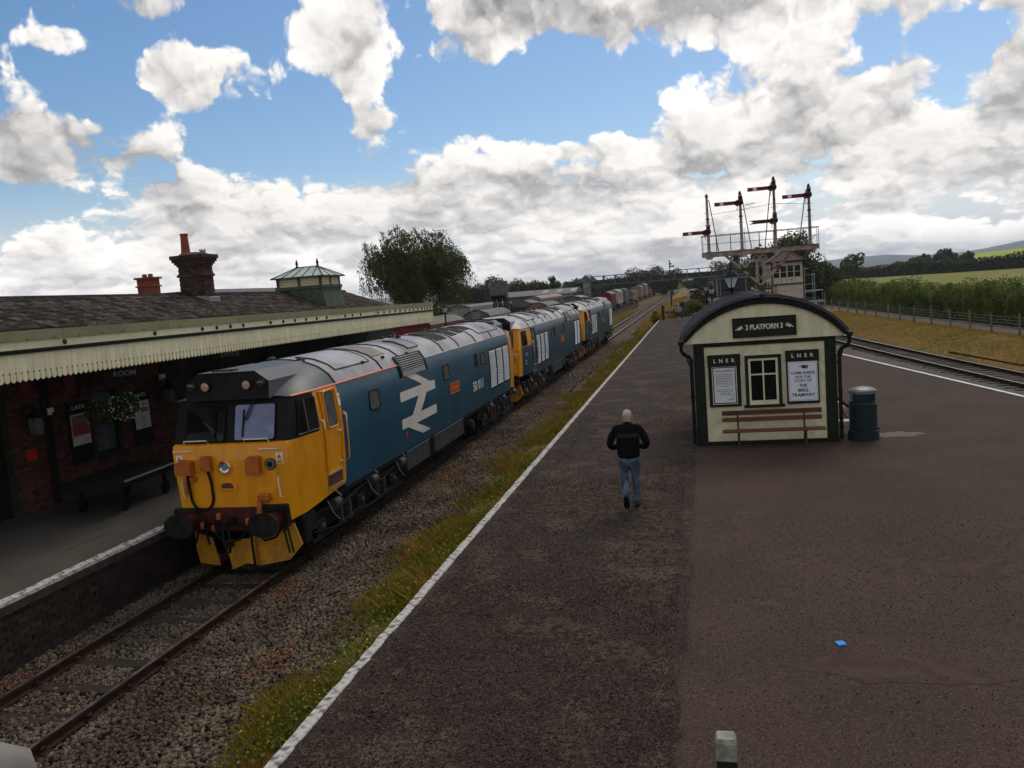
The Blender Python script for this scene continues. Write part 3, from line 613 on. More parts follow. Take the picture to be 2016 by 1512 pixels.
# platform one on the left
pl = MB(); pl.box(-14.6, -10.22, -2, 34.5, -1.3, 0.0); plat = tag(pl.build('station_platform', 'dusty', sharp=0), kind='structure')
copings(plat, lambda y: -10.17, 4.0, 34.0, .80, .17, -1, 9, 'edgepaint')
wl = MB(); wl.box(-10.25, -10.205, -2, 34.5, -1.3, -.10); wl.build('platform_wall', 'mortar', plat)
slab = MB(); slab.box(-10.6, -10.13, 2, 34.4, -.17, -.045)
slab.build('oversail_course', 'coping', plat)
def bricks(parent, place, count, m_one, m_mass, size, total, seed):
    """place(i)->(loc) ; the first `count` are single bricks, the rest one mass"""
    q = random.Random(seed); vs = []
    for k in range(6):
        mb = MB(); a, b, c = size; mb.box(0, a - q.uniform(0, .004), 0, b - q.uniform(0, .004), 0, c - q.uniform(0, .004), b=.004); vs.append(mb.mesh('brick', m_one, 0))
    mass = MB()
    for i in range(total):
        x, y, z = place(i, q)
        if i < count: obj('brick', q.choice(vs), parent, (x, y, z))
        else: mass.box(x, x + size[0], y, y + size[1], z, z + size[2])
    if total > count: tag(mass.build('brickwork', m_mass, parent), kind='stuff')
def pw(i, q):
    row, k = i % 10, i // 10; return (-10.212 + q.uniform(-.006, .004), 5.0 + k * .235 + (row % 2) * .117, -.26 - row * .082)
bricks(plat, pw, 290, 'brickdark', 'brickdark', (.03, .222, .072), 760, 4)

# ---- running lines
def track(name, xf, y0, y1, step, sl_y0, sl_y1, sl_step, shine, seed, label_top='railtop'):
    t = obj(name, None); tag(t, kind='structure'); q = random.Random(seed); ys_ = lin(y0, y1, max(2, int((y1 - y0) / step)))
    prof = [(-.035, 0), (.035, 0), (.035, -.035), (.010, -.05), (.010, -.12), (.065, -.135), (.065, -.150), (-.065, -.150), (-.065, -.135), (-.010, -.12), (-.010, -.05), (-.035, -.035)]
    for s in (-1, 1):
        mb = MB(); mb.loft([[(xf(y) + s * .7525 + a, y, -.952 + b) for a, b in prof] for y in ys_], smooth=False, closed=True, caps=True); rl = mb.build('rail', 'railrust', t, sharp=0)
        hd = MB(); hd.loft([[(xf(y) + s * .7525 - .030, y, -.9495), (xf(y) + s * .7525 + .030, y, -.9495)] for y in ys_], smooth=False); hd.build('rail_head', shine, rl, sharp=0)
    vs = []
    for k in range(4):
        mb = MB(); mb.box(-1.29, 1.29, -.125, .125, -.20, 0, b=.012); vs.append(mb.mesh('sleeper', 'sleeper', 0))
    ch = MB()
    y = sl_y0
    while y < sl_y1:
        o = obj('sleeper', q.choice(vs), t, (xf(y) + q.uniform(-.05, .05), y, -1.085 + q.uniform(-.016, .008)))
        o.rotation_euler = (0, 0, math.atan2(-(xf(y + .5) - xf(y)), .5) * -1 + q.uniform(-.02, .02))
        for s in (-1, 1): ch.box(xf(y) + s * .7525 - .15, xf(y) + s * .7525 + .15, y - .07, y + .07, -1.092, -1.065, b=.01); ch.box(xf(y) + s * .7525 + .04, xf(y) + s * .7525 + .09, y - .04, y + .04, -1.07, -1.005, b=.012); ch.box(xf(y) + s * .7525 - .09, xf(y) + s * .7525 - .04, y - .04, y + .04, -1.07, -1.02, b=.012)
        y += sl_step
    tag(ch.build('rail_chairs', 'railrust', t), kind='stuff')
    return t
XT = -8.74
track('railway_track', lambda y: XT, 0, 340, 40, 4.0, 20, .80, 'railtopshine', 3)
track('railway_track', rtrack, 20, 150, 4, 29, 92, .74, 'railtopshine', 4)
track('railway_track', lambda y: -16.2 + max(0, y - 150) * .012, 60, 330, 30, 60, 61, 2, 'railtop', 5)
# ------------------------------------------------------------------ the locomotives (x across, y along from the near buffers, z above rail)
SIDE = [(1.30, 1.10), (1.34, 1.45), (1.372, 2.2), (1.36, 2.8), (1.325, 3.12), (1.28, 3.30)]
ROOFP = [(1.28, 3.30), (1.14, 3.51), (.93, 3.67), (.62, 3.795), (.30, 3.85), (0, 3.87)]
LL = 20.88
def side_v(h):
    for (a, b), (c, d) in zip(SIDE, SIDE[1:]):
        if b <= h <= d: return a + (c - a) * (h - b) / (d - b)
    return SIDE[0][0] if h < 1.1 else SIDE[-1][0]
def roof_h(v):
    v = abs(v)
    for (a, b), (c, d) in zip(ROOFP, ROOFP[1:]):
        if c <= v <= a: return b + (d - b) * (a - v) / (a - c)
    return 3.3
def plan(u):                     # how far the cab sides draw in towards the nose
    t = max(0, min(1, (u - .62) / 1.5)); return .878 + .122 * (1 - (1 - t) ** 2.2)
def kdome(u):
    t = max(0, min(1, (u - .84) / 1.9)); return .06 + .94 * (1 - (1 - t) ** 2)
def rring(u, lift=0.0, k=None, wf=None):
    k = kdome(min(u, LL - u)) if k is None else k; w = plan(min(u, LL - u)) if wf is None else wf
    full = ROOFP + [(-v, h) for v, h in ROOFP[-2::-1]]
    return [(v * w * (1 + lift * .3), u, 3.30 + (h - 3.30) * k + lift) for v, h in full]
def on_roof(mb, u0, u1, v0, v1, lift, n=6, edge=True):
    vs = [v0 + (v1 - v0) * i / n for i in range(n + 1)]
    mb.loft([[(v, u, roof_h(v) + lift) for v in vs] for u in (u0, u1)], smooth=True)
    if edge:
        for u in (u0, u1): mb.loft([[(v, u, roof_h(v) - .02) for v in vs], [(v, u, roof_h(v) + lift) for v in vs]], smooth=False)
        for v in (v0, v1): mb.loft([[(v, u0, roof_h(v) - .02), (v, u1, roof_h(v) - .02)], [(v, u0, roof_h(v) + lift), (v, u1, roof_h(v) + lift)]], smooth=False)
def rounded(cx, cy, w, h, r, n=4):
    return [(cx + sx * (w / 2 - r) + r * math.cos(t0 + math.pi / 2 * i / n), cy + sy * (h / 2 - r) + r * math.sin(t0 + math.pi / 2 * i / n)) for sx, sy, t0 in ((1, 1, 0), (-1, 1, math.pi / 2), (-1, -1, math.pi), (1, -1, 1.5 * math.pi)) for i in range(n + 1)]
def side_panel(parent, name, mt, u, h, w, hh, r=.06, proud=.012, frame=None, fw=.035):
    """a rounded pane lying on the body side, tilted with it"""
    v = side_v(h); a = math.atan2(side_v(h + hh / 2) - side_v(h - hh / 2), hh)
    def place(mb, nm, m, pr, par, lo=0.0):
        o = mb.build(nm, m, par, sharp=0)
        return o
    mb = MB(); mb.prism(rounded(0, 0, w, hh, r), -.03, proud, 'x')
    if frame:
        fb = MB(); out = rounded(0, 0, w + 2 * fw, hh + 2 * fw, r + fw); inn = rounded(0, 0, w, hh, r); n = len(out)
        vs = [(-.02, *p) for p in out] + [(proud + .012, *p) for p in out] + [(proud + .012, *p) for p in inn] + [(-.02, *p) for p in inn]
        fb.add(vs, [(i + n * q, (i + 1) % n + n * q, (i + 1) % n + n * (q + 1), i + n * (q + 1)) for q in range(3) for i in range(n)])
        fo = fb.build(name + '_frame' if not name.endswith('frame') else name, frame, parent, (v, u, h), (0, a, 0), sharp=0)
        return mb.build('pane', mt, fo, sharp=0)
    return mb.build(name, mt, parent, (v, u, h), (0, a, 0), sharp=0)
def cab_grid(us_lo, hs, uf, wf, a0, a1, cols):
    pass
def perimeter(h, uf, wf, ub, wrap):
    """plan outline of the cab at one level, left rear -> nose -> right rear"""
    side = [ub, 2.1, 1.64, 1.15, .9, .72] if ub > 2.2 else [ub, 1.80, 1.30, 1.15, .9, .72]; ptsr = []
    sv = side_v(max(1.1, h))
    for u in side:
        if u < uf + .04: continue
        ptsr.append((sv * plan(u) if u < 2.2 else sv, u))
    ptsr = [(min(a, sv), u) for a, u in ptsr]
    while len(ptsr) < 6: ptsr.append((ptsr[-1][0] + (wf - ptsr[-1][0]) * .5, ptsr[-1][1] + (uf + .02 - ptsr[-1][1]) * .5))
    nose = [(wf, uf), (wf * .55, uf - .025), (0, uf - .04)]
    r = ptsr + nose
    return [(-v, u, h) for v, u in r] + [(v, u, h) for v, u in r[-2::-1]]
def make_loco(style, label, loc):
    t = thing('diesel_locomotive', label, 'locomotive', loc, 0, 'diesel locomotives standing coupled in the platform')
    A = style == 'A'; blue = 'blue' if A else 'blue2'
    # --- body side
    ub0 = 2.74; ub1 = LL - 1.97
    ring = [(v, h) for v, h in SIDE] + [(-v, h) for v, h in SIDE[::-1]]
    mb = MB(); mb.loft([[(v, u, h) for v, h in ring] for u in (ub0, 6.5, 10.5, 14.5, ub1)], closed=True, caps=True)
    body = mb.build('body', blue, t, sharp=35)
    sk = MB(); sk.box(-1.24, 1.24, 2.6, LL - 1.7, .96, 1.12, b=.02); sk.build('solebar', 'dark', t)
    # --- roof with its panels, ribs, grilles
    mb = MB(); us = [.86, .95, 1.1, 1.3, 1.55, 1.85, 2.2, 2.6, 2.75] + lin(4, LL - 2.75, 8) + [LL - q for q in (2.6, 2.2, 1.85, 1.55, 1.3, 1.1, .95, .86)]
    mb.loft([rring(u) for u in us]); roof = mb.build('roof', 'roofgrey', t, sharp=50)
    dm = MB(); dm.loft([rring(u, .004) for u in (.855, .95, 1.1, 1.3, 1.55, 1.85, 2.2, 2.6, 2.72)]); dm.build('roof_dome', 'roofdome' if A else 'roofgrey', roof, sharp=60)
    for u in ((2.74, 5.46, 6.92, 10.5, 12.2, 14.3, 16.6, 19.0) if A else (2.74, 4.4, 6.6, 9.0, 10.8, 12.6, 14.4, 16.2, 18.0, 19.2)):
        q = MB(); q.loft([rring(u - .035, .002), rring(u - .03, .022), rring(u + .03, .022), rring(u + .035, .002)], smooth=False); q.build('roof_rib', 'black', roof, sharp=0)
    q = MB(); on_roof(q, 5.52, 6.40, -1.0, 1.0, .02); q.build('roof_panel', 'brown_panel' if 'brown_panel' in MT else 'roofgrey', roof)
    for (u0, u1, v0, v1, m_) in ((8.1, 8.95, .30, 1.02, 'roofgrey'), (15.3, 18.2, .35, 1.12, 'roofgrey'), (3.2, 5.1, .2, 1.10, 'roofgrey')):
        q = MB(); on_roof(q, u0, u1, v0, v1, .022); o = q.build('roof_hatch', m_, roof)
        rim = MB()
        for (a, b) in (((u0, v1), (u1, v1)), ((u0, v0), (u0, v1)), ((u1, v0), (u1, v1))):
            n_ = 6; rim.tube([(a[1] + (b[1] - a[1]) * i / n_, a[0] + (b[0] - a[0]) * i / n_, roof_h(a[1] + (b[1] - a[1]) * i / n_) + .022) for i in range(n_ + 1)], .013, 4)
        rim.build('hatch_seam', 'black', roof)
    for (u0, u1, v0, v1) in ((10.75, 11.9, .12, 1.0), (12.5, 13.2, .1, .95), (13.5, 14.1, .15, .9)) + (((14.6, 15.2, .2, .8),) if A else ((7.0, 7.7, .1, .9), (4.8, 5.6, .1, .8))):
        q = MB()
        for k in range(6):
            a = u0 + (u1 - u0) * k / 6; on_roof(q, a, a + (u1 - u0) / 6 * .55, v0, v1, .03, 5)
        q.build('roof_grille', 'sooty', roof)
    q = MB(); n_ = 24   # the oval cooling-fan opening
    pts = [(.10 + .62 * math.cos(2 * math.pi * k / n_), 18.95 + .62 * math.sin(2 * math.pi * k / n_)) for k in range(n_)]
    q.loft([[(a * s_, 18.95 + (b - 18.95) * s_, roof_h(a * s_) + z_) for a, b in pts] for s_, z_ in ((1.12, -.01), (1.10, .05), (.98, .06), (.96, .012), (.3, .014))], closed=True); q.build('fan_cowl', 'black', roof)
    for u_, v_ in ((9.4, -.2), (9.55, .0), (9.5, .25), (3.0, -.25), (13.0, -.1), (2.85, .5)): q = MB(); q.box(v_ - .06, v_ + .06, u_ - .10, u_ + .10, roof_h(v_) - .02, roof_h(v_) + .07, b=.02); q.build('roof_vent', 'sooty', roof)
    for u_, v_ in ((6.0, 1.1), (4.7, 1.1), (7.6, 1.15)): q = MB(); q.lathe([(.05, 0), (.05, .05), (.02, .06)], 10, (v_, u_, roof_h(v_))); q.build('roof_vent', 'sooty', roof)
    q = MB(); q.bar((-.4, 9.0, 4.02), (.35, 9.0, 4.02), .03); q.bar((-.35, 9.35, 4.02), (.3, 9.35, 4.02), .03)
    for u_ in (9.0, 9.35):
        for v_ in (-.35, .3): q.bar((v_, u_, 3.84), (v_, u_, 4.02), .03)
    q.build('exhaust_guard', 'sooty', roof)
    # gutter and lining
    for s in (-1, 1):
        q = MB(); q.loft([[(s * side_v(3.28) * (plan(min(u, LL - u))) + s * .012, u, 3.285), (s * side_v(3.28) * plan(min(u, LL - u)) + s * .03, u, 3.30), (s * (side_v(3.28) * plan(min(u, LL - u)) - .01), u, 3.325)] for u in (.9, 1.2, 1.6, 2.1, 2.8, 6.4)], smooth=False); q.build('cantrail_line', 'orangeline' if A else 'roofgrey', t, sharp=0)
        q = MB(); q.loft([[(s * side_v(3.28) + s * .012, u, 3.285), (s * side_v(3.28) + s * .03, u, 3.30), (s * (side_v(3.28) - .01), u, 3.325)] for u in (6.4, 14, LL - 2)], smooth=False); q.build('gutter', 'roofgrey', t, sharp=0)
    # --- cabs
    for end in (0, 1):
        M_ = Matrix.Identity(4) if end == 0 else Matrix.Translation((0, LL, 0)) @ Matrix.Rotation(math.pi, 4, 'Z')
        c = obj('cab', None, t); c.matrix_local = M_
        lo = [perimeter(h, uf, wf, ub0 if end == 0 else 1.96, 0) for h, uf, wf in ((1.28, .56, 1.13), (1.6, .56, 1.155), (2.0, .56, 1.18), (2.38, .57, 1.20), (2.47, .60, 1.20), (2.50, .66, 1.19))]
        n = len(lo[0])
        if A or True:
            i0, i1 = (0, n) if A else (4, n - 4)
            q = MB(); q.loft([[r[i] for i in range(i0, i1)] for r in lo]); cf = q.build('cab_front', 'yellow', c, sharp=40)
            if not A:
                
                for ra in (range(0, 5), range(n - 5, n)): q = MB(); q.loft([[r[i] for i in ra] for r in lo]); q.build('cab_side', blue, c, sharp=40)
        up = [perimeter(h, uf, wf, ub0 if end == 0 else 1.96, 0) for h, uf, wf in ((2.50, .66, 1.19), (2.75, .72, 1.185), (3.0, .80, 1.17), (3.30, .90, 1.13))]
        q = MB(); q.loft([[r[i] for i in range(2, n - 2)] for r in up]); q.build('windscreen_surround', 'black' if A else 'yellow', c, sharp=40)
        
        for ra in (range(0, 3), range(n - 3, n)): q = MB(); q.loft([[r[i] for i in ra] for r in up]); q.build('cab_upper_side', 'yellow', c, sharp=40)
        if A:   # deep side skirts of the nose
            for s in (-1, 1):
                q = MB(); out = [(s * (side_v(1.28) * plan(u)), u) for u in (.72, 1.0, 1.5, 2.2, 2.72)]; bot = [(.72, 1.02), (1.0, 1.03), (1.5, 1.10), (2.2, 1.17), (2.72, 1.20)]
                f0 = [(s * 1.13, .56, 1.28), (s * 1.125, .60, 1.0)]
                q.loft([[f0[0]] + [(v, u, 1.28) for v, u in out], [f0[1]] + [(v - s * .012, u, z) for (v, u), (_, z) in zip(out, bot)], [(s * 1.0, .62, 1.02)] + [(v - s * .12, u, z + .02) for (v, u), (_, z) in zip(out, bot)]], smooth=True)
                q.add([(s * 1.13, .559, 1.28), (s * .93, .559, 1.28), (s * .93, .57, 1.20), (s * 1.125, .599, 1.0)], [(0, 1, 2, 3)]); q.build('nose_skirt', 'yellow', c, sharp=40)
        # windscreens
        for s in (-1, 1):
            p0, p1 = .10, .93
            q = MB(); fr = rounded(s * (p0 + p1) / 2, 0, p1 - p0, .66, .06); sl = .155 / .7
            def scr(pt, d):
                h_ = 2.87 + pt[1]; v_ = abs(pt[0]); return (pt[0], float(np.interp(h_, (2.5, 2.75, 3.0, 3.30, 3.6), (.66, .72, .80, .90, 1.0)) - np.interp(v_, (0, .65, 1.18), (.04, .025, 0))) - d, h_)
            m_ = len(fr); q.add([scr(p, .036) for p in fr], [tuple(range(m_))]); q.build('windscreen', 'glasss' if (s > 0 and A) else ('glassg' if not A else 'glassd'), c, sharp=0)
            q = MB(); q.tube([scr(p, .030) for p in fr], .016, 5, closed=True); q.build('windscreen_rubber', 'rubber', c)
            if end == 0 or not A:
                x0 = s * .50; w = MB(); w.tube([scr((x0 + s * -.0, .42), .10), scr((x0 - s * .18, .04), .05), scr((x0 - s * .20, -.02), .06)], .012, 5); w.tube([scr((x0 + s * .04, .42), .10), scr((x0 - s * .13, .04), .05)], .010, 5); w.bar(scr((x0 - s * .20, .24), .055), scr((x0 - s * .21, -.26), .055), .022); w.build('wiper', 'rubber', c)
        # side windows and doors on the right, and the left
        if end == 0:
            q = MB(); prof = [(.86, -.33), (1.62, -.33), (1.62, .33), (.97, .33)]
            v = side_v(2.87)
            def sp(u, h, d): return (side_v(h) * plan(u) + d, u, h)
            for k, (u0, u1, mt_) in enumerate(((.90, 1.20, 'glassd'), (1.24, 1.60, 'glassd'))):
                q = MB(); sh = .10 if k == 0 else 0
                q.add([sp(u0, 2.57, .03), sp(u1, 2.57, .03), sp(u1, 3.19, .03), sp(u0 + sh, 3.19, .03)], [(0, 1, 2, 3)]); q.build('side_window', mt_, c)
            q = MB(); q.tube([sp(.90, 2.56, .03), sp(1.62, 2.56, .03)], .014, 4); q.tube([sp(1.22, 2.56, .034), sp(1.22, 3.2, .034)], .014, 4); q.tube([sp(1.62, 2.56, .03), sp(1.62, 3.2, .03)], .012, 4); q.build('window_frame', 'tank' if A else 'rubber', c)
            d0, d1 = (1.84, 2.56) if A else (2.78, 3.50)
            par = c
            dv = lambda h: side_v(h)
            q = MB(); hs = [1.58, 1.9, 2.2, 2.6, 3.0, 3.22]
            q.loft([[(dv(h) + .014, d0 + .03, h), (dv(h) + .014, d1 - .03, h)] for h in hs]); dr = q.build('door', 'yellow' if A else blue, c, sharp=0)
            q = MB()
            for u in (d0, d1): q.tube([(dv(h) + .02, u, h) for h in hs], .022, 5)
            q.tube([(dv(3.24) + .02, d0, 3.24), (dv(3.24) + .02, d1, 3.24)], .02, 5); q.build('door_frame', 'yellow' if A else blue, dr)
            q = MB(); fr = rounded(0, 0, .46, .70, .07); q.prism([(a, b) for a, b in fr], -.02, .016, 'x'); q.build('door_window', 'glassg', dr, (dv(2.86), (d0 + d1) / 2, 2.86), (0, -.10, 0))
            q = MB(); q.tube([(dv(2.86) + .02 + b * -.09, (d0 + d1) / 2 + a, 2.86 + b) for a, b in rounded(0, 0, .50, .74, .09)], .018, 5, closed=True); q.build('window_bead', 'yellow' if A else 'rubber', dr)
            q = MB(); q.box(dv(2.35) + .01, dv(2.35) + .06, d1 - .17, d1 - .06, 2.33, 2.38, b=.01); q.build('handle', 'chrome', dr); q = MB(); q.box(dv(1.75) + .01, dv(1.75) + .05, d1 - .16, d1 - .08, 1.70, 1.74, b=.01); q.build('handle', 'chrome', dr)
            q = MB(); q.box(1.25, 1.40, d0 - .02, d1 + .02, 1.555, 1.575); q.box(1.22, 1.37, d0, d1, 1.27, 1.29); q.build('step', 'chrome', c)
            q = MB(); q.box(1.20, 1.345, d0 + .02, d1 - .02, 1.31, 1.53); q.build('step_recess', 'boxbrown', c)
            for u in (d0 - .10, d1 + .24): q = MB(); q.tube([(dv(2.62) + .00, u, 2.66), (dv(2.62) + .06, u, 2.62), (dv(2.2) + .06, u, 2.2), (dv(1.75) + .06, u, 1.72), (dv(1.7), u, 1.68)], .015, 6); q.build('grab_rail', 'yellow' if A else 'chrome', c)
            for u in (d0 - .10, d1 + .24): q = MB(); q.tube([(dv(2.62) + .00, u, 2.70), (dv(2.62) + .065, u, 2.66), (dv(2.5) + .065, u, 2.50)], .017, 6); q.build('grab_rail', 'chrome', c)
            if A:
                q = MB(); q.prism(rounded(0, 0, .11, .26, .02), 0, .006, 'x'); w_ = q.build('warning_plate', 'white', c, (dv(3.0) + .004, 2.69, 2.98), (0, -.10, 0)); q = MB(); q.prism([(-.04, 0), (.04, 0), (0, .08)], .006, .009, 'x'); q.build('warning_symbol', 'yellow', w_, (0, 0, .02))
        # headcode box
        hb = MB(); po = [(-.87, 3.31), (.87, 3.31), (.87, 3.63), (.60, 3.83), (-.60, 3.83), (-.87, 3.63)]
        rings = []
        for u, kx, kz in ((.70, 1.0, 1.0), (1.4, 1.0, 1.0), (2.2, 1.0, 1.0), (2.75, .96, 1.0)): rings.append([(a * kx, u + (.05 if b > 3.5 and u < 1 else 0), 3.31 + (b - 3.31) * kz) for a, b in po])
        hb.loft(rings, smooth=False, closed=True); hx = hb.build('headcode_box', 'roofdome' if A else 'roofgrey', c, sharp=0)
        fp = MB(); fp.prism([(a, b) for a, b in po], .695, .75, 'y') if False else fp.add([(a, .698 + (.05 if b > 3.5 else 0), b) for a, b in po], [tuple(range(6))]); fp.build('headcode_panel', 'black', hx)
        if A:
            g_ = MB()
            for k in range(5): g_.box(-.42 + k * .10, -.36 + k * .10, .95, 1.10, 3.83, 3.86)
            g_.box(-.5, .02, 1.12, 1.2, 3.828, 3.85); g_.build('horn_grille', 'sooty', hx)
        for v_, m_ in ((-.43, 'lens'), (.43, 'lens'), (-.73, 'lensd'), (.73, 'lensd')):
            q = MB(); q.lathe([(.105, .73), (.105, .69), (.085, .685)], 18, (v_, 0, 3.575), 'y'); rg_ = q.build('lamp_ring', 'dark', hx)
            q = MB(); q.lathe([(.083, .70), (.080, .682), (.04, .676)], 16, (v_, 0, 3.575), 'y'); q.build('marker_light', m_, rg_)
        if end == 1: continue
        # front fittings
        f = .555
        for s, x_ in ((-1, -.96), (1, .84)): q = MB(); q.tube([(x_ - .19, f, 2.385), (x_ - .19, f - .05, 2.385), (x_ + .19, f - .05, 2.385), (x_ + .19, f, 2.385)], .013, 6); q.build('hand_rail', 'steelw', c)
        for x_ in (-1.04, .98): q = MB(); q.tube([(x_, f, 1.83), (x_, f - .05, 1.80), (x_ + .02, f - .05, 1.48), (x_ + .04, f, 1.45)], .013, 6); q.build('hand_rail', 'steelw', c)
        for x_ in (-.72, .55): q = MB(); q.tube([(x_ - .26, .64, 2.50), (x_ - .24, .60, 2.56), (x_ + .24, .60, 2.56), (x_ + .26, .64, 2.50)], .014, 6); q.build('hand_rail', 'steelw', c)
        q = MB(); q.lathe([(.155, .53), (.15, .495), (.125, .48), (.118, .56)], 22, (-.09, 0, 2.06), 'y'); h_ = q.build('headlight_bezel', 'yellow', c); q = MB(); q.lathe([(.117, .50), (.10, .487), (.05, .505), (.01, .512)], 20, (-.09, 0, 2.06), 'y'); q.build('headlight', 'mirror', h_)
        q = MB(); q.prism([(-.25, 0), (.13, 0), (.13, .10), (.05, .17), (-.16, .17), (-.25, .10)], .482, .54, 'y'); l_ = q.build('lamp_bracket_hood', 'yellow', c, (0, 0, 1.63)); q = MB(); q.prism([(-.19, .03), (.06, .03), (.06, .10), (.0, .13), (-.14, .13), (-.19, .09)], .478, .49, 'y'); q.build('lamp_recess', 'boxbrown', l_)
        # control jumpers: two orange boxes with a looped cable, a third box and a round socket
        def jbox(x_, z_, w, h_, d, nm='jumper_box'):
            q = MB(); q.prism([(x_ - w / 2, z_ - h_ / 2), (x_ + w / 2, z_ - h_ / 2), (x_ + w / 2, z_ + h_ * .42), (x_ + w * .3, z_ + h_ / 2), (x_ - w * .25, z_ + h_ / 2), (x_ - w / 2, z_ + h_ * .3)], .56 - d, .56, 'y'); return q.build(nm, 'orange', c)
        jb = jbox(-.90, 2.08, .33, .26, .20); jbox(-.45, 2.15, .21, .28, .14); jbox(.53, 2.09, .27, .34, .16)
        q = MB(); q.lathe([(.15, .56), (.14, .53), (.10, .52)], 18, (-1.0, 0, 2.08), 'y'); q.build('socket_ring', 'redplate', c)
        q = MB(); q.lathe([(.112, .56), (.112, .525), (.092, .52)], 18, (.84, 0, 2.09), 'y'); sr = q.build('socket_ring', 'redbeam', c); q = MB(); q.lathe([(.10, .53), (.095, .515), (.08, .513)], 16, (.84, 0, 2.09), 'y'); q.lathe([(.055, .53), (.055, .508), (.03, .507)], 12, (.84, 0, 2.09), 'y', mi=1); q.build('socket', ['tank', 'black'], sr)
        q = MB(); cab_ = [(-.86, .45, 1.95), (-.86, .47, 1.78)] + [(-.63 + .235 * math.cos(math.pi + math.pi * k / 10), .50, 1.50 + .22 * math.sin(math.pi + math.pi * k / 10) * 1.2) for k in range(11)] + [(-.40, .49, 1.8), (-.44, .47, 2.03)]
        q.tube(cab_, .026, 7); q.build('jumper_cable', 'rubber', c)
        q = MB(); q.box(-.93, -.72, .46, .56, 1.80, 1.90, b=.02); q.bar((-.98, .52, 1.55), (-.94, .52, 1.86), .05, .03); q.build('cable_clamp', 'orange', c)
        q = MB(); q.box(.55, .90, .52, .56, 1.30, 1.64, b=.01); q.build('socket_plate', 'yellow', c)
        q = MB(); q.box(.56, .80, .40, .53, 1.40, 1.55, b=.03); q.bar((.60, .44, 1.42), (.58, .42, 1.18), .08, .08); q.build('air_cock', 'orange', c)
        for x_ in (-1.06, 1.03):
            q = MB(); q.box(x_ - .07, x_ + .07, .545, .56, 2.09, 2.30); wp = q.build('warning_plate', 'white', c)
            q = MB(); q.prism([(x_ - .055, 2.185), (x_ + .055, 2.185), (x_, 2.285)], .541, .545, 'y'); q.box(x_ - .055, x_ + .055, .541, .545, 2.10, 2.165); q.build('warning_symbol', 'yellow', wp)
            q = MB(); q.prism([(x_ + .004, 2.265), (x_ - .014, 2.225), (x_ + .004, 2.228), (x_ - .006, 2.195), (x_ + .016, 2.236), (x_ - .002, 2.234)], .538, .541, 'y'); q.build('lightning_mark', 'ink', wp)
        # bufferbeam, buffers, hook, pipes, snow ploughs
        q = MB(); q.box(-1.16, 1.10, .50, .64, .98, 1.285); q.box(-1.0, 1.0, .62, 1.2, .80, 1.2); q.build('buffer_beam', 'redbeam', c)
        q = MB(); q.box(-1.25, -.75, .44, .60, 1.17, 1.28, b=.02); q.build('beam_step', 'dark', c); q = MB(); q.box(.60, 1.12, .44, .60, 1.20, 1.33, b=.02); q.box(1.05, 1.12, .46, .58, .95, 1.22); q.build('beam_step', 'dark', c)
        for s in (-1, 1):
            q = MB(); n_ = 26; oval = [(s * .863 + .32 * math.cos(2 * math.pi * k / n_) * (1 if abs(math.cos(2 * math.pi * k / n_)) < .9 else .97), 1.06 + .23 * math.sin(2 * math.pi * k / n_)) for k in range(n_)]
            q.prism(oval, 0.0, .04, 'y'); bh = q.build('buffer', 'dark', c); q = MB(); q.lathe([(.09, .03), (.09, .22), (.14, .22), (.15, .52)], 16, (s * .863, 0, 1.06), 'y'); q.build('buffer_shank', 'redbeam', bh)
        q = MB(); q.bar((0, .15, 1.05), (0, .55, 1.05), .07, .13); q.tube([(-.05, .16, 1.02), (-.06, .14, .75), (-.02, .16, .52), (.04, .16, .52), (.07, .14, .75), (.05, .16, 1.02)], .025, 6); q.box(-.09, .09, .17, .28, .60, .72, b=.02); q.build('coupling', 'dark', c)
        for pts in (([(-.35, .5, 1.15), (-.36, .40, 1.05), (-.32, .33, .80), (-.10, .30, .66), (.18, .32, .72), (.28, .40, .86)]), ([(-.62, .5, 1.1), (-.60, .42, .92), (-.52, .40, .60)]), ([(.45, .5, .80), (.62, .42, .66), (.85, .44, .72), (.98, .5, .92)]), ([(.40, .34, .90), (.41, .33, .6), (.42, .34, .12)]), ([(-.78, .5, 1.1), (-.74, .40, .84), (-.80, .38, .62)])):
            q = MB(); q.tube(pts, .024, 7); q.build('brake_hose', 'rubber', c)
        q = MB()
        for x_ in (1.05, 1.13): q.bar((x_ - .02, .42, .95), (x_ + .06, .42, .42), .03)
        q.box(1.02, 1.14, .40, .52, .92, 1.0); q.build('coupling_lever', 'dark', c)
        for x_, z_ in ((-.66, .95), (-.42, .90), (.30, 1.02), (-.30, 1.12)):
            q = MB(); q.box(x_ - .04, x_ + .04, .40, .50, z_ - .06, z_ + .07, b=.02); q.build('pipe_cock', 'orange', c)
        for poly, s in (([(-.97, .78), (-.56, .68), (-.42, .15), (-.92, .17), (-.98, .45)], -1), ([(-.20, .66), (.40, .70), (.40, .18), (.20, .22), (-.12, .10)], 0), ([(.28, .72), (.45, .74), (1.12, .92), (1.24, .50), (.98, .22), (.44, .15), (.28, .20)], 1)):
            q = MB(); tw = .10 * s
            q.add([(a, .42 + .22 * abs(a) * (1 if s else .3) + d, b) for d in (0, .03) for a, b in poly], [tuple(range(len(poly))), tuple(range(len(poly), 2 * len(poly)))[::-1]] + [(i, (i + 1) % len(poly), (i + 1) % len(poly) + len(poly), i + len(poly)) for i in range(len(poly))]); q.build('snow_plough', 'yellowdirt', c)
    # --- side windows, louvres, emblem, number, plate
    def win(u, h, w=.56, hh=.40, m_='glassg'): side_panel(t, 'window', m_, u, h, w, hh, .07, .006, 'rubber' if not A else 'dark')
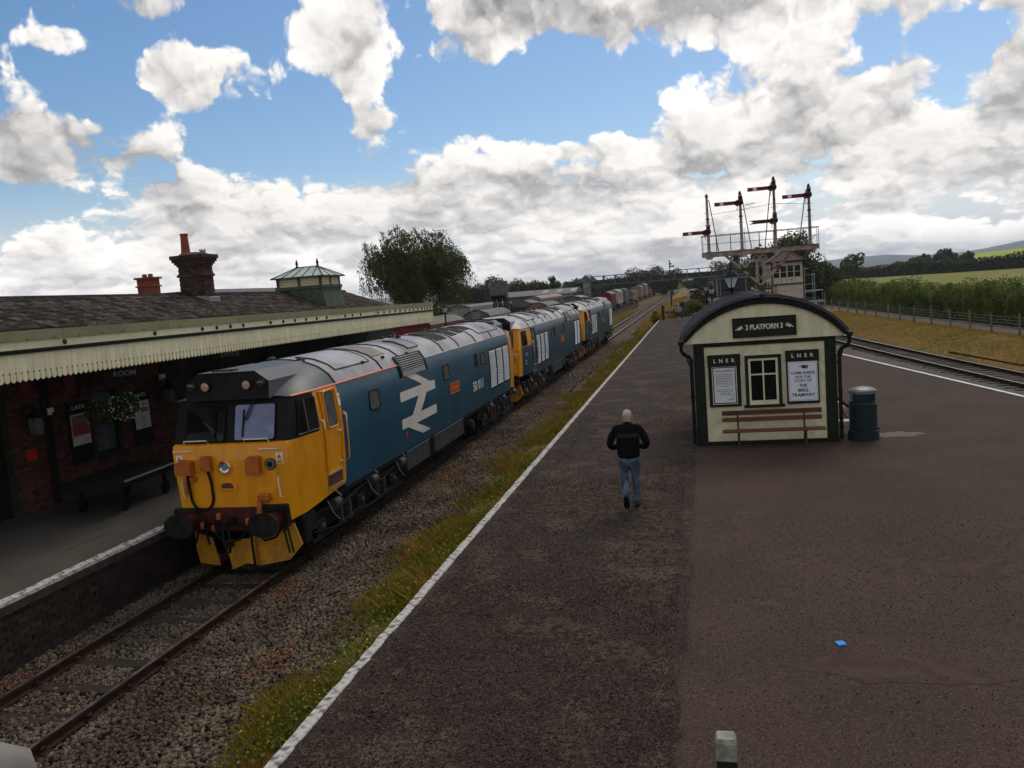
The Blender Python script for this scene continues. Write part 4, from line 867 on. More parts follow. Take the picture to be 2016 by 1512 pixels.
    def louvre(u, h0, h1, w, nsl, mt_='grille'):
        q = MB(); hs = lin(h0 - .06, h1 + .06, 3); q.loft([[(side_v(h) + .008, u - w / 2 - .07, h), (side_v(h) + .008, u + w / 2 + .07, h)] for h in hs]); fr = q.build('louvre', 'sooty', t, sharp=0)
        key = ('slat', round(w, 2), mt_)
        if key not in _font_cache:
            q = MB(); q.prism([(0, -.5), (.035, -.30), (.035, .02), (0, .30)], -w / 2, w / 2, 'x') if False else q.loft([[(a, b_, c_) for b_ in (-w / 2, w / 2)] for a, c_ in ((.004, .018), (.032, -.010), (.032, -.018), (.004, -.014))], smooth=False); _font_cache[key] = q.mesh('slat', mt_, 0)
        for k in range(nsl):
            h = h0 + .04 + (h1 - h0 - .08) * k / (nsl - 1); obj('slat', _font_cache[key], fr, (side_v(h) + .008, u, h))
    def cant_vent(u0, u1):
        q = MB(); pr = [(1.355, 2.98), (1.335, 3.10), (1.285, 3.31), (1.15, 3.515)]
        q.loft([[(v + .014, u, h + .006) for v, h in pr] for u in (u0, u1)], smooth=False); fr = q.build('cantrail_vent', 'sooty', t, sharp=0)
        q = MB()
        for k in range(11):
            f_ = .06 + .88 * k / 10 * .98; i = min(2, int(f_ * 3)); a = f_ * 3 - i; v = pr[i][0] + (pr[i + 1][0] - pr[i][0]) * a; h = pr[i][1] + (pr[i + 1][1] - pr[i][1]) * a
            q.bar((v + .022, u0 + .12, h + .01), (v + .022, u1 - .12, h + .01), .022, .018)
        q.build('vent_slats', 'grille', fr)
        for u_ in (u0 - .02, u1 + .02): q = MB(); q.tube([(pr[i][0] + .02, u_, pr[i][1]) for i in range(4)], .022, 5); q.build('vent_rim', 'dark', fr)
    def name_plate(u, h, w, hh, txt=None):
        v = side_v(h); a = math.atan2(side_v(h + .1) - side_v(h - .1), .2); q = MB(); q.box(0, .018, -w / 2, w / 2, -hh / 2, hh / 2); npx = q.build('name_plate', 'redplate', t, (v, u, h), (0, a, 0))
        q = MB()
        for z in (-1, 1): q.box(.016, .024, -w / 2, w / 2, z * hh / 2 - .012, z * hh / 2 + .012)
        for y in (-1, 1): q.box(.016, .024, y * w / 2 - .012, y * w / 2 + .012, -hh / 2, hh / 2)
        q.build('plate_rim', 'gold', npx)
        if txt: text('plate_lettering', txt, hh * .62, 'gold', npx, (.022, 0, 0), (R(90), 0, R(90)), .003, .003, .95)
        else:
            q = MB(); rq = random.Random(2)
            for k in range(9): q.box(.016, .022, -w * .38 + k * w * .085, -w * .38 + k * w * .085 + w * .055, -hh * rq.uniform(.15, .25), hh * rq.uniform(.12, .25))
            q.build('plate_lettering', 'gold', npx)
    if A:
        win(4.58, 2.70); win(10.30, 2.70); win(14.68, 2.70, .50, .34); side_panel(t, 'window', 'glassd', 13.75, 2.72, .26, .40, .07, .006, 'dark')
        for k, u in enumerate((15.98, 17.06, 18.12)): louvre(u, 1.54, 2.88, .86, 22)
        cant_vent(6.5, 8.5)
        name_plate(11.0, 2.16, 1.02, .30, 'Centurion')
        number = '50 011'; q = None
        v = side_v(1.9); text('number', '50 011', .44, 'emblem', t, (v + .006, 13.87, 1.87), (R(90), 0, R(90)), .010, .003, 1.18)
        text('data_panel', '50\n01\n1', .07, 'emblem', t, (side_v(1.5) + .006, 15.12, 1.62), (R(90), 0, R(90)), 0, .002)
        # the two-way arrow emblem: two bars with barbs, bent to the body side
        ew, eh = 2.86, 1.24; eu, ez = 7.68, 2.16
        Z = [(-.5, .40), (-.5, .60)]
        def strp(p, q_): return (p, q_)
        bars = [[(-.50, .70), (.50, .70), (.50, .50 + .02), (-.50, .50 + .02)], [(-.50, .30 - .02), (.50, .30 - .02), (.50, .12 - .02), (-.50, .12 - .02)]]
        polys = [[(-.50, .66), (.50, .66), (.50, .84), (-.50, .84)], [(-.50, .16), (.50, .16), (.50, .34), (-.50, .34)],
                 [(-.30, 1.10), (-.06, 1.10), (.36, .84), (.12, .84)], [(.30, -.10), (.06, -.10), (-.36, .16), (-.12, .16)], [(-.22, .34), (.02, .34), (.22, .66), (-.02, .66)]]
        q = MB()
        for po in polys:
            m_ = len(po); zz = [min(max(ez + (b - .5) * eh / 1.0, 1.12), 3.06) for a, b in po]
            n_s = 6
            (ax, ay), (bx_, by), (cx, cy), (dx, dy) = po
            L_, R_ = [], []
            for k in range(n_s + 1):
                t_ = k / n_s
                for lst, (p, r_) in ((L_, (po[0], po[3])), (R_, (po[1], po[2]))):
                    a = p[0] + (r_[0] - p[0]) * t_; b = p[1] + (r_[1] - p[1]) * t_; z = ez + (b - .5) * eh * 1.12; lst.append((side_v(z) + .007, eu + a * ew, z))
            q.loft([L_, R_], smooth=False)
        q.build('double_arrow_emblem', 'emblem', t, sharp=0)
        q = MB(); q.lathe([(.075, 0), (.075, .008), (.05, .009)], 16, (side_v(1.5), 6.55, 1.50), 'x'); q.build('filler_cap', 'signred', t)
    else:
        for k, u in enumerate((4.15, 5.2, 6.25)): louvre(u, 1.50, 2.84, .76, 22)
        for u in (16.6, 17.75): louvre(u, 1.42, 2.84, .86, 22, 'white')
        side_panel(t, 'window', 'glassg', 8.2, 2.70, .50, .36, .07, .006, 'rubber'); side_panel(t, 'window', 'glassd', 8.95, 2.72, .26, .40, .07, .006, 'rubber'); side_panel(t, 'window', 'glassg', 12.1, 2.68, .5, .44, .07, .006, 'rubber')
        name_plate(11.3, 2.16, 1.0, .32)
        cant_vent(13.2, 14.9)
        if loc[1] < 50: text('number', '50 035', .20, 'emblem', t, (side_v(2.1) * plan(1.4) + .012, 1.50, 2.16), (R(90), 0, R(90) + .1), .004, .002, 1.1)
        q = MB()
        for dz in (0, .13): q.box(0, .004, -.09, .09, dz, dz + .04)
        q.bar((.002, -.05, .18), (.002, .07, -.02), .03, .004); q.build('double_arrow_emblem', 'emblem', t, (side_v(1.8) * plan(1.3) + .016, 1.35, 1.74), (0, 0, -.06))
        q = MB(); q.tube([(side_v(3.28) + .03, 2.8, 3.3), (side_v(3.2) + .05, 2.85, 3.0), (side_v(2.9) + .05, 2.86, 2.85)], .02, 6); q.build('door_rain_strip', 'roofgrey', t)
    # --- tanks and running gear
    for u0, u1, z0 in (((6.6, 8.5, .55), (8.95, 12.0, .55)) if A else ((8.2, 11.4, .55), (11.7, 12.4, .6))):
        q = MB(); q.box(-1.27, 1.27, u0, u1, z0, 1.06, b=.025); tk = q.build('fuel_tank', 'tankdark', t)
        q = MB()
        for k in range(1, 4): q.box(1.268, 1.276, u0 + (u1 - u0) * k / 4 - .01, u0 + (u1 - u0) * k / 4 + .01, z0 + .03, 1.0)
        q.tube([(1.29, u0 + .02, 1.05), (1.29, u1 - .02, 1.05)], .012, 4); q.build('tank_seam', 'tank', tk)
    q = MB(); q.box(-1.1, 1.1, 12.2, 13.0, .5, 1.0); q.lathe([(.13, 0), (.17, .04), (.17, .4), (.13, .44)], 14, (1.0, 12.6, .72), 'x'); q.box(1.15, 1.24, 12.2, 12.26, .42, 1.05); q.box(1.15, 1.24, 12.95, 13.0, .42, 1.05); q.build('compressor', 'dark', t)
    for bi, uc in enumerate((3.75, LL - 3.75)):
        bg = MB()
        for s in (-1, 1):
            bg.prism([(uc - 2.75, .60), (uc - 2.6, .84), (uc + 2.6, .84), (uc + 2.75, .60), (uc + 2.3, .56), (uc + 1.5, .44), (uc - 1.5, .44), (uc - 2.3, .56)], s * .98, s * 1.08, 'x')
            for w_ in (-2.05, 0, 2.05): bg.box(s * 1.08, s * 1.18, uc + w_ - .20, uc + w_ + .20, .38, .70, b=.03)
        bg.box(-.9, .9, uc - 2.3, uc + 2.3, .55, .80); bo = bg.build('bogie', 'dark', t)
        for w_ in (-2.05, 0, 2.05):
            q = MB()
            for s in (-1, 1): q.lathe([(.20, s * .86), (.50, s * .84), (.546, s * .82), (.546, s * .70), (.575, s * .69), (.575, s * .66), (.2, s * .66)], 28, (0, uc + w_, .546), 'x')
            q.lathe([(.09, -.8), (.09, .8)], 10, (0, uc + w_, .546), 'x'); q.build('wheelset', 'dark', bo)
            q = MB(); q.lathe([(.09, 1.18), (.09, 1.21), (.06, 1.23), (.03, 1.24)], 16, (0, uc + w_, .546), 'x'); q.build('axle_box', 'yellowdirt' if not A else 'iron', bo)
        for w_ in (-1.02, 1.02):
            for d in (-.22, .22):
                q = MB(); q.tube([(1.20 + .065 * math.cos(k * .9), uc + w_ + d + .065 * math.sin(k * .9), .40 + k * .0085) for k in range(44)], .017, 5); q.build('coil_spring', 'iron', bo)
        for w_ in (-1.45, .62, 2.5):
            q = MB(); q.lathe([(.10, -.17), (.115, -.15), (.115, .10), (.06, .12), (.05, .2)], 14, (1.24, uc + w_, .88), 'y'); q.build('brake_cylinder', 'tankdark', bo)
            q = MB(); q.bar((1.22, uc + w_ + .05, 1.14), (1.28, uc + w_ + .20, .98), .03); q.tube([(1.2, uc + w_ - .3, 1.0), (1.27, uc + w_ - .2, .7), (1.25, uc + w_ + .1, .5)], .012, 5); q.build('brake_rigging', 'chrome', bo)
        q = MB(); q.box(1.10, 1.17, uc - 2.7, uc + 2.7, .30, .36); q.box(1.06, 1.2, uc - 2.55, uc - 2.1, .34, .60); q.tube([(1.2, uc - 2.5, .55), (1.24, uc - 1.6, .42), (1.24, uc - .4, .46), (1.24, uc + .5, .36), (1.22, uc + 1.7, .44)], .013, 5); q.tube([(1.2, uc - 2.2, .9), (1.26, uc - 1.2, .78), (1.24, uc, .92), (1.26, uc + 1.1, .76), (1.22, uc + 2.2, .9)], .013, 5); q.build('foot_step', 'dark', bo)
    q = MB(); q.box(.85, 1.2, .95, 1.45, .40, .98, b=.03); q.box(1.18, 1.22, 1.0, 1.4, .8, .95); q.build('sand_box', 'dark', t)
    return t
MT['brown_panel'] = mat('weathered_brown_panel', (.20, .155, .125), (.14, .11, .09), sc=1.5, rough=.5)
loco1 = make_loco('A', 'leading blue diesel with white double arrow and big number beside the nearest platform canopy', (XT, 13.44, -.95))
loco2 = make_loco('B', 'middle blue diesel with yellow cab end coupled behind the double arrow one', (XT, 13.44 + 20.93, -.95))
loco3 = copy_tree(loco2); loco3.location.y = 13.44 + 2 * 20.93; loco3['label'] = 'farthest blue-green diesel of the coupled three, nearest the red van'
for c in list(loco3.children):
    if c.name.startswith('number'): bpy.data.objects.remove(c)
# ------------------------------------------------------------------ platform hut with its notices and bench
HX, HY = 1.42, 20.11           # middle of the front wall
def make_hut():
    t = thing('platform_hut', 'cream boarded hut with curved dark corrugated roof and green corner posts on the island platform', 'hut', (HX, HY, 0))
    D = 4.6
    q = MB(); q.box(-1.38, 1.38, .03, D - .03, .06, 2.44); q.build('wall', 'cream', t)
    # diagonal boards on the front, laid towards the middle, with open joints
    rq = random.Random(1); BW = .125
    def clip(poly, f):           # keep f(p) >= 0
        out = []
        for i in range(len(poly)):
            a, b = poly[i], poly[(i + 1) % len(poly)]; fa, fb = f(a), f(b)
            if fa >= 0: out.append(a)
            if (fa >= 0) != (fb >= 0): k = fa / (fa - fb); out.append((a[0] + (b[0] - a[0]) * k, a[1] + (b[1] - a[1]) * k))
        return out
    z0, z1 = .27, 2.34
    for s in (-1, 1):
        k = -12
        while k < 30:
            lo, hi = k * BW + .0016, (k + 1) * BW - .0016
            # distance measured across the boards: boards rise towards the middle
            g_ = lambda p: (p[1] - z0 + (s * p[0]) * 1.0) * .7071
            poly = [(s * .004, z0), (s * 1.335, z0), (s * 1.335, z1), (s * .004, z1)]
            if s < 0: poly = poly[::-1]
            poly = clip(poly, lambda p: g_(p) - lo); poly = clip(poly, lambda p: hi - g_(p)) if len(poly) > 2 else poly
            if len(poly) > 2:
                q = MB(); d = rq.uniform(0, .003); q.prism(poly, -.012 - d, .03, 'y'); q.build('wall_board', 'cream', t)
            k += 1
    q = MB(); q.box(-1.335, 1.335, -.028, .03, .09, .265, b=.006); q.build('skirting_board', 'cream', t)
    q = MB(); q.box(-1.60, 1.60, -.035, .03, 0, .088); q.box(-1.52, 1.52, .0, D, 0, .06); q.build('plinth', 'green', t)
    for s in (-1, 1):
        q = MB(); q.box(s * 1.34, s * 1.58, -.05, .10, .088, 2.40, b=.01); q.build('corner_post', 'green', t)
        q = MB(); q.box(s * 1.385, s * 1.40, .10, D, .09, 2.44); q.build('side_wall', 'cream', t)
        for y in (1.5, 3.0, D - .12):
            q = MB(); q.box(s * 1.40, s * 1.45, y - .08, y + .08, .09, 2.44); q.build('wall_post', 'green', t)
    q = MB(); q.box(-1.58, 1.58, -.045, .03, 2.335, 2.44); q.build('head_beam', 'green', t)
    # curved roof: arc through the eaves and the crown
    def arc(w, zc, ze, n=24):
        rad = (w * w + (zc - ze) ** 2) / (2 * (zc - ze)); c = zc - rad; a = math.asin(w / rad); return [(rad * math.sin(-a + 2 * a * i / n), c + rad * math.cos(-a + 2 * a * i / n)) for i in range(n + 1)]
    inner = arc(1.74, 3.27, 2.475); outer = arc(1.80, 3.405, 2.535)
    # gable boards follow the arc
    x = -1.74
    while x < 1.73:
        x2 = min(x + .145, 1.74); zt = lambda xx: np.interp(xx, [p[0] for p in inner], [p[1] for p in inner])
        q = MB(); q.prism([(x + .001, 2.441), (x2 - .001, 2.441), (x2 - .001, max(2.45, float(zt(x2)) - .002)), (x + .001, max(2.45, float(zt(x)) - .002))], -.13 - rq.uniform(0, .002), -.10, 'y'); q.build('gable_board', 'cream', t); x = x2
    q = MB(); q.box(-1.72, 1.72, -.12, -.04, 2.437, 2.441 + .02); q.build('gable_sill', 'cream', t)
    q = MB(); q.loft([[(a, -.20, b) for a, b in inner], [(a, -.20, b) for a, b in outer], [(a, -.05, b) for a, b in outer], [(a, -.05, b) for a, b in inner]], smooth=True, closed=False); q.loft([[(a, -.05, b) for a, b in inner], [(a, -.20, b) for a, b in inner]]); bb = q.build('barge_board', 'black', t, sharp=40)
    # corrugated sheets
    fine = arc(1.83, 3.44, 2.555, 20); ysr = [y_ + d_ for y_ in np.arange(-.24, D + .1, .56) for d_ in (0, .025, .085, .11, .30)]
    q = MB(); q.loft([[(a * (1.012 if i % 5 in (1, 2) else 1), y, b + (.042 if i % 5 in (1, 2) else 0)) for a, b in fine] for i, y in enumerate(ysr)], smooth=False); rf = q.build('roof', 'roofhut', t, sharp=0)
    q = MB(); q.loft([[(a * 1.001, y, b + z) for a, b in fine] for y, z in ((-.255, -.03), (-.255, .022), (-.15, .026))], smooth=False); q.build('roof_edge_trim', 'black', rf, sharp=0)
    q = MB(); q.loft([[(a, y, b + z) for a, b in fine] for y, z in ((-.262, -.005), (-.262, .004))], smooth=False); q.build('edge_flashing', 'lead', rf, sharp=0)
    q = MB(); q.box(-.05, .05, -.28, -.16, 3.37, 3.50, b=.02); q.box(-.045, .045, -.2, D + .15, 3.44, 3.475, b=.015); q.build('ridge_roll', 'black', rf)
    for s in (-1, 1):
        q = MB(); pr = [(s * (1.85 + .055 * math.cos(k)), 2.50 + .055 * math.sin(k)) for k in np.linspace(math.pi, 2 * math.pi, 7)]
        q.loft([[(a, y, b) for a, b in pr] for y in (-.26, D + .2)]); q.loft([[(a * .985, y, b + .006) for a, b in pr] for y in (-.26, D + .2)]); q.box(s * 1.79, s * 1.91, -.28, -.25, 2.44, 2.52); gt = q.build('gutter', 'black', t)
        q = MB(); q.tube([(s * 1.85, -.18, 2.45), (s * 1.85, -.18, 2.30), (s * 1.81, -.16, 2.22), (s * 1.68, -.08, 2.14), (s * 1.64, -.07, 2.05), (s * 1.64, -.07, 1.0), (s * 1.64, -.07, .06)], .042, 10)
        for z in (2.05, 1.2, .35): q.lathe([(.055, z - .03), (.055, z + .03)], 10, (s * 1.64, -.07, 0))
        q.lathe([(.05, 0), (.075, .03), (.075, .09), (.05, .1)], 10, (s * 1.85, -.18, 2.42)); q.build('downpipe', 'black', t)
        q = MB(); q.tube([(s * 1.60, .05, 1.80), (s * 1.70, .06, 1.95), (s * 1.78, .06, 2.25)], .014, 6); q.build('gutter_bracket', 'black', t)
    # window
    w = obj('window', None, t)
    wx0, wx1, wz0, wz1 = -.43, .38, .93, 2.09
    q = MB(); f = .075
    q.box(wx0, wx0 + f, -.06, .0, wz0, wz1); q.box(wx1 - f, wx1, -.06, .0, wz0, wz1); q.box(wx0 + f, wx1 - f, -.06, .0, wz1 - f, wz1); q.build('frame', 'green', w)
    q = MB(); q.box(wx0 - .05, wx1 + .05, -.10, .0, wz0 - .06, wz0 + .004, b=.01); q.build('sill', 'green', w)
    a, b, c_, d = wx0 + f, wx1 - f, wz0 + .004, wz1 - f; m_ = (a + b) / 2; h_ = c_ + (d - c_) * .655
    q = MB(); q.box(a, a + .05, -.05, .0, c_, d); q.box(b - .05, b, -.05, .0, c_, d); q.box(a + .05, b - .05, -.05, .0, d - .05, d); q.box(a + .05, b - .05, -.05, .0, c_, c_ + .10); q.box(m_ - .016, m_ + .016, -.048, .0, c_ + .10, d - .05); q.box(a + .05, b - .05, -.046, .0, h_ - .016, h_ + .016); q.build('sash', 'cream', w)
    for x0, x1 in ((a + .05, m_ - .016), (m_ + .016, b - .05)):
        for zz0, zz1 in ((c_ + .10, h_ - .016), (h_ + .016, d - .05)): q = MB(); q.box(x0, x1, -.03, -.015, zz0, zz1); q.build('pane', 'glassd', w)
    return t
make_hut()
def noticeboard(name, label, x0, x1, z0, z1, y, hz, heading='L  N  E  R', rot=0.0, loc=None, hsize=.118):
    t = thing(name, label, 'noticeboard', ((x0 + x1) / 2, y, z0) if loc is None else loc, rot, None); w, h = x1 - x0, z1 - z0
    q = MB(); q.box(-w / 2, w / 2, 0, .03, 0, h); q.box(-w / 2, -w / 2 + .05, -.02, 0, 0, hz); q.box(w / 2 - .05, w / 2, -.02, 0, 0, hz); q.box(-w / 2 + .05, w / 2 - .05, -.02, 0, 0, .05); q.build('board', 'green', t)
    q = MB(); q.box(-w / 2 - .01, w / 2 + .01, -.035, 0, hz, h, b=.006); hd = q.build('heading', 'green', t)
    text('heading_letters', heading, hsize, 'letter', hd, (0, -.038, (hz + h) / 2), bold=.003, space=1.0)
    return t
def pointing_hand(parent, m, s, loc, flip=1, rz=0.0, tilt=0.0):
    """a printed hand with outstretched forefinger, cuff behind; flip=-1 points left"""
    f = flip; q = MB()
    for po in ([(.02, .16), (.5, .13), (.5, .04), (.02, .03)], [(-.30, .20), (.04, .17), (.10, .05), (.12, -.14), (.02, -.20), (-.30, -.18)], [(-.46, .22), (-.34, .22), (-.34, -.20), (-.46, -.20)], [(-.54, .24), (-.49, .24), (-.49, -.22), (-.54, -.22)], [(.10, .01), (.16, .0), (.18, -.05), (.11, -.06)], [(.10, -.08), (.15, -.09), (.16, -.13), (.08, -.15)], [(-.12, .19), (.10, .27), (.14, .22), (.0, .16)]):
        q.prism([(a * s * f, b * s) for a, b in po][::(1 if f > 0 else -1)], -.003, .001, 'y')
    return q.build('pointing_hand', m, parent, loc, (0, tilt, rz))
# left board: framed notice
nb = noticeboard('noticeboard', 'left green-framed noticeboard with small printed notice on the cream hut', .16, .885, .92, 2.145, 20.06, .94)
q = MB(); q.box(-.285, .275, -.034, -.005, .06, .955); fr = q.build('notice_frame', 'letter', nb); q = MB(); q.box(-.268, .258, -.038, -.03, .077, .938); q.build('frame_bead', 'ink', fr)
q = MB(); q.box(-.245, .235, -.044, -.03, .10, .915); nt_ = q.build('notice', 'notice', nb)
text('notice_heading', 'BRILL BRANCH', .060, 'inkgrey', nt_, (-.005, -.046, .845), ext=.001, bold=.0016)
q = MB(); rq = random.Random(4); z = .765
for ln in range(12):
    if ln == 8: z -= .03
    x = -.20 if ln not in (7, 10, 11) else -.10; end = .19 if ln not in (7, 10) else .12
    while x < end - .02:
        wd = rq.uniform(.018, .06); q.box(x, min(x + wd, end), -.0455, -.044, z - .008, z + .008); x += wd + .012
    z -= .041
q.box(.10, .19, -.0455, -.044, .20, .21); q.box(.05, .20, -.0455, -.044, .165, .175)
q.build('printed_lines', 'inkgrey', nt_)
nb = noticeboard('noticeboard', 'right green-framed noticeboard with big white pointing-hand notice on the cream hut', 1.905, 2.615, .92, 2.155, 20.06, .985)
q = MB(); q.box(-.32, .32, -.034, -.005, .065, .972); nt_ = q.build('notice', 'noticew', nb)
q = MB()
for a, b, c_, d in ((-.30, -.294, .085, .952), (.294, .30, .085, .952), (-.294, .294, .085, .091), (-.294, .294, .946, .952)): q.box(a, b, -.036, -.034, c_, d)
q.build('border_line', 'ink', nt_)
pointing_hand(nt_, 'ink', .19, (.01, -.036, .85), -1)
for s_, z_, sz, b_ in (('COME INSIDE', .71, .088, .0013), ('FOR THE', .615, .084, .0013), ('STORY OF', .53, .084, .0013), ('THE', .42, .092, .0026), ('BRILL', .31, .100, .0028), ('TRAMWAY', .20, .102, .0026)): text('notice_text', s_, sz, 'ink', nt_, (0, -.036, z_), ext=.001, bold=b_, sx=1.0)
t = thing('platform_sign', 'dark green sign with platform numbers two and three on the hut gable', 'sign', (1.45, 19.93, 2.52))
q = MB(); q.box(-.70, .70, 0, .045, 0, .455); q.build('board', 'green', t); q = MB()
for a, b, c_, d in ((-.70, .70, .435, .455), (-.70, .70, 0, .02), (-.70, -.68, .02, .435), (.68, .70, .02, .435)): q.box(a, b, -.015, 0, c_, d)
q.build('sign_frame', 'black', t)
text('lettering', '2 PLATFORM 3', .162, 'letter', t, (0, -.003, .225), bold=.005, sx=.80, space=.98)
pointing_hand(t, 'letter', .17, (-.56, -.003, .205), -1, tilt=.5 * -1); pointing_hand(t, 'letter', .17, (.56, -.003, .215), 1, tilt=.5)
# bench
t = thing('platform_bench', 'brown slatted bench on iron legs against the cream hut', 'bench', (1.52, 19.72, 0))
for k, (z, y, h_, d_) in enumerate(((.735, .13, .11, .03), (.585, .11, .10, .03))): q = MB(); q.box(-1.10, 1.10, y, y + d_, z, z + h_, b=.008); q.build('back_slat', 'woodbrown', t)
for y in (-.30, -.19, -.08): q = MB(); q.box(-1.11, 1.13, y, y + .095, .40, .432, b=.006); q.build('seat_slat', 'woodbrown', t)
for x in (-.75, .71):
    q = MB(); q.tube([(x, -.24, .0), (x, -.20, .2), (x, -.16, .39)], .024, 6); q.tube([(x, .20, 0), (x, .12, .2), (x, .08, .40), (x, .12, .6), (x, .14, .84)], .024, 6); q.bar((x, -.29, .385), (x, .10, .385), .04, .03); q.box(x - .05, x + .05, -.28, -.20, 0, .02); q.box(x - .05, x + .05, .16, .24, 0, .02); q.build('leg', 'iron', t)
# bin
t = thing('litter_bin', 'dark blue-green barrel litter bin with grey domed lid beside the hut', 'bin', (3.55, 20.18, 0))
q = MB(); q.lathe([(.335, 0), (.335, .24), (.325, .245), (.300, .25), (.300, .27), (.305, .275), (.305, .32), (.300, .325), (.300, .80), (.305, .805), (.305, .84), (.295, .845), (.285, .90), (.235, .93)], 40); q.build('body', 'bin', t)
q = MB()
for k in range(4):
    a = math.pi / 4 + k * math.pi / 2; q.box(-.20, .20, .20, .235, .92, 1.10); n_ = 8 * 1
    for i in range(len(q.v) - 8, len(q.v)):
        p = Vector(q.v[i]); p.rotate(Matrix.Rotation(a - math.pi / 4, 3, 'Z')); q.v[i] = tuple(p)
q.lathe([(.22, .92), (.22, 1.1)], 24); q.build('neck', 'bin', t)
q = MB(); q.lathe([(.29, 1.085), (.30, 1.09), (.30, 1.115), (.29, 1.12), (.30, 1.125), (.30, 1.15), (.27, 1.175), (.20, 1.205), (.10, 1.225), (.02, 1.23)], 40); q.build('lid', 'binlid', t)
q = MB(); q.lathe([(.30, .285), (.313, .288), (.313, .306), (.30, .31)], 40); q.lathe([(.30, .80), (.310, .803), (.310, .815), (.30, .82)], 40); q.box(.27, .33, -.06, .06, .20, .30, b=.01); q.build('band', 'bin', t)
# seat on the far side of the hut corner, seen past the downpipe
t = thing('white_bench', 'pale slatted seat on black frame half hidden between hut and bin', 'bench', (3.32, 20.75, 0))
for y in (0, .11, .22): q = MB(); q.box(-.20, .30, y, y + .08, .32, .345); q.build('seat_slat', 'white', t)
for k, (x, z) in enumerate(((-.12, .80), (-.04, .73), (.04, .66))): q = MB(); q.bar((x - .1, 0.0, z), (x - .1, 1.3, z), .07, .02, up=(.6, 0, .7)); q.build('back_slat', 'white', t)
q = MB(); q.bar((-.30, -.02, .96), (.12, -.02, .60), .03, .05); q.bar((.10, -.02, .62), (.10, .1, 0), .03); q.bar((-.25, -.02, .9), (-.22, .1, 0), .03); q.tube([(-.1, .02, .58), (-.05, .02, .45), (.1, .02, .36)], .012, 5); q.build('frame', 'black', t)

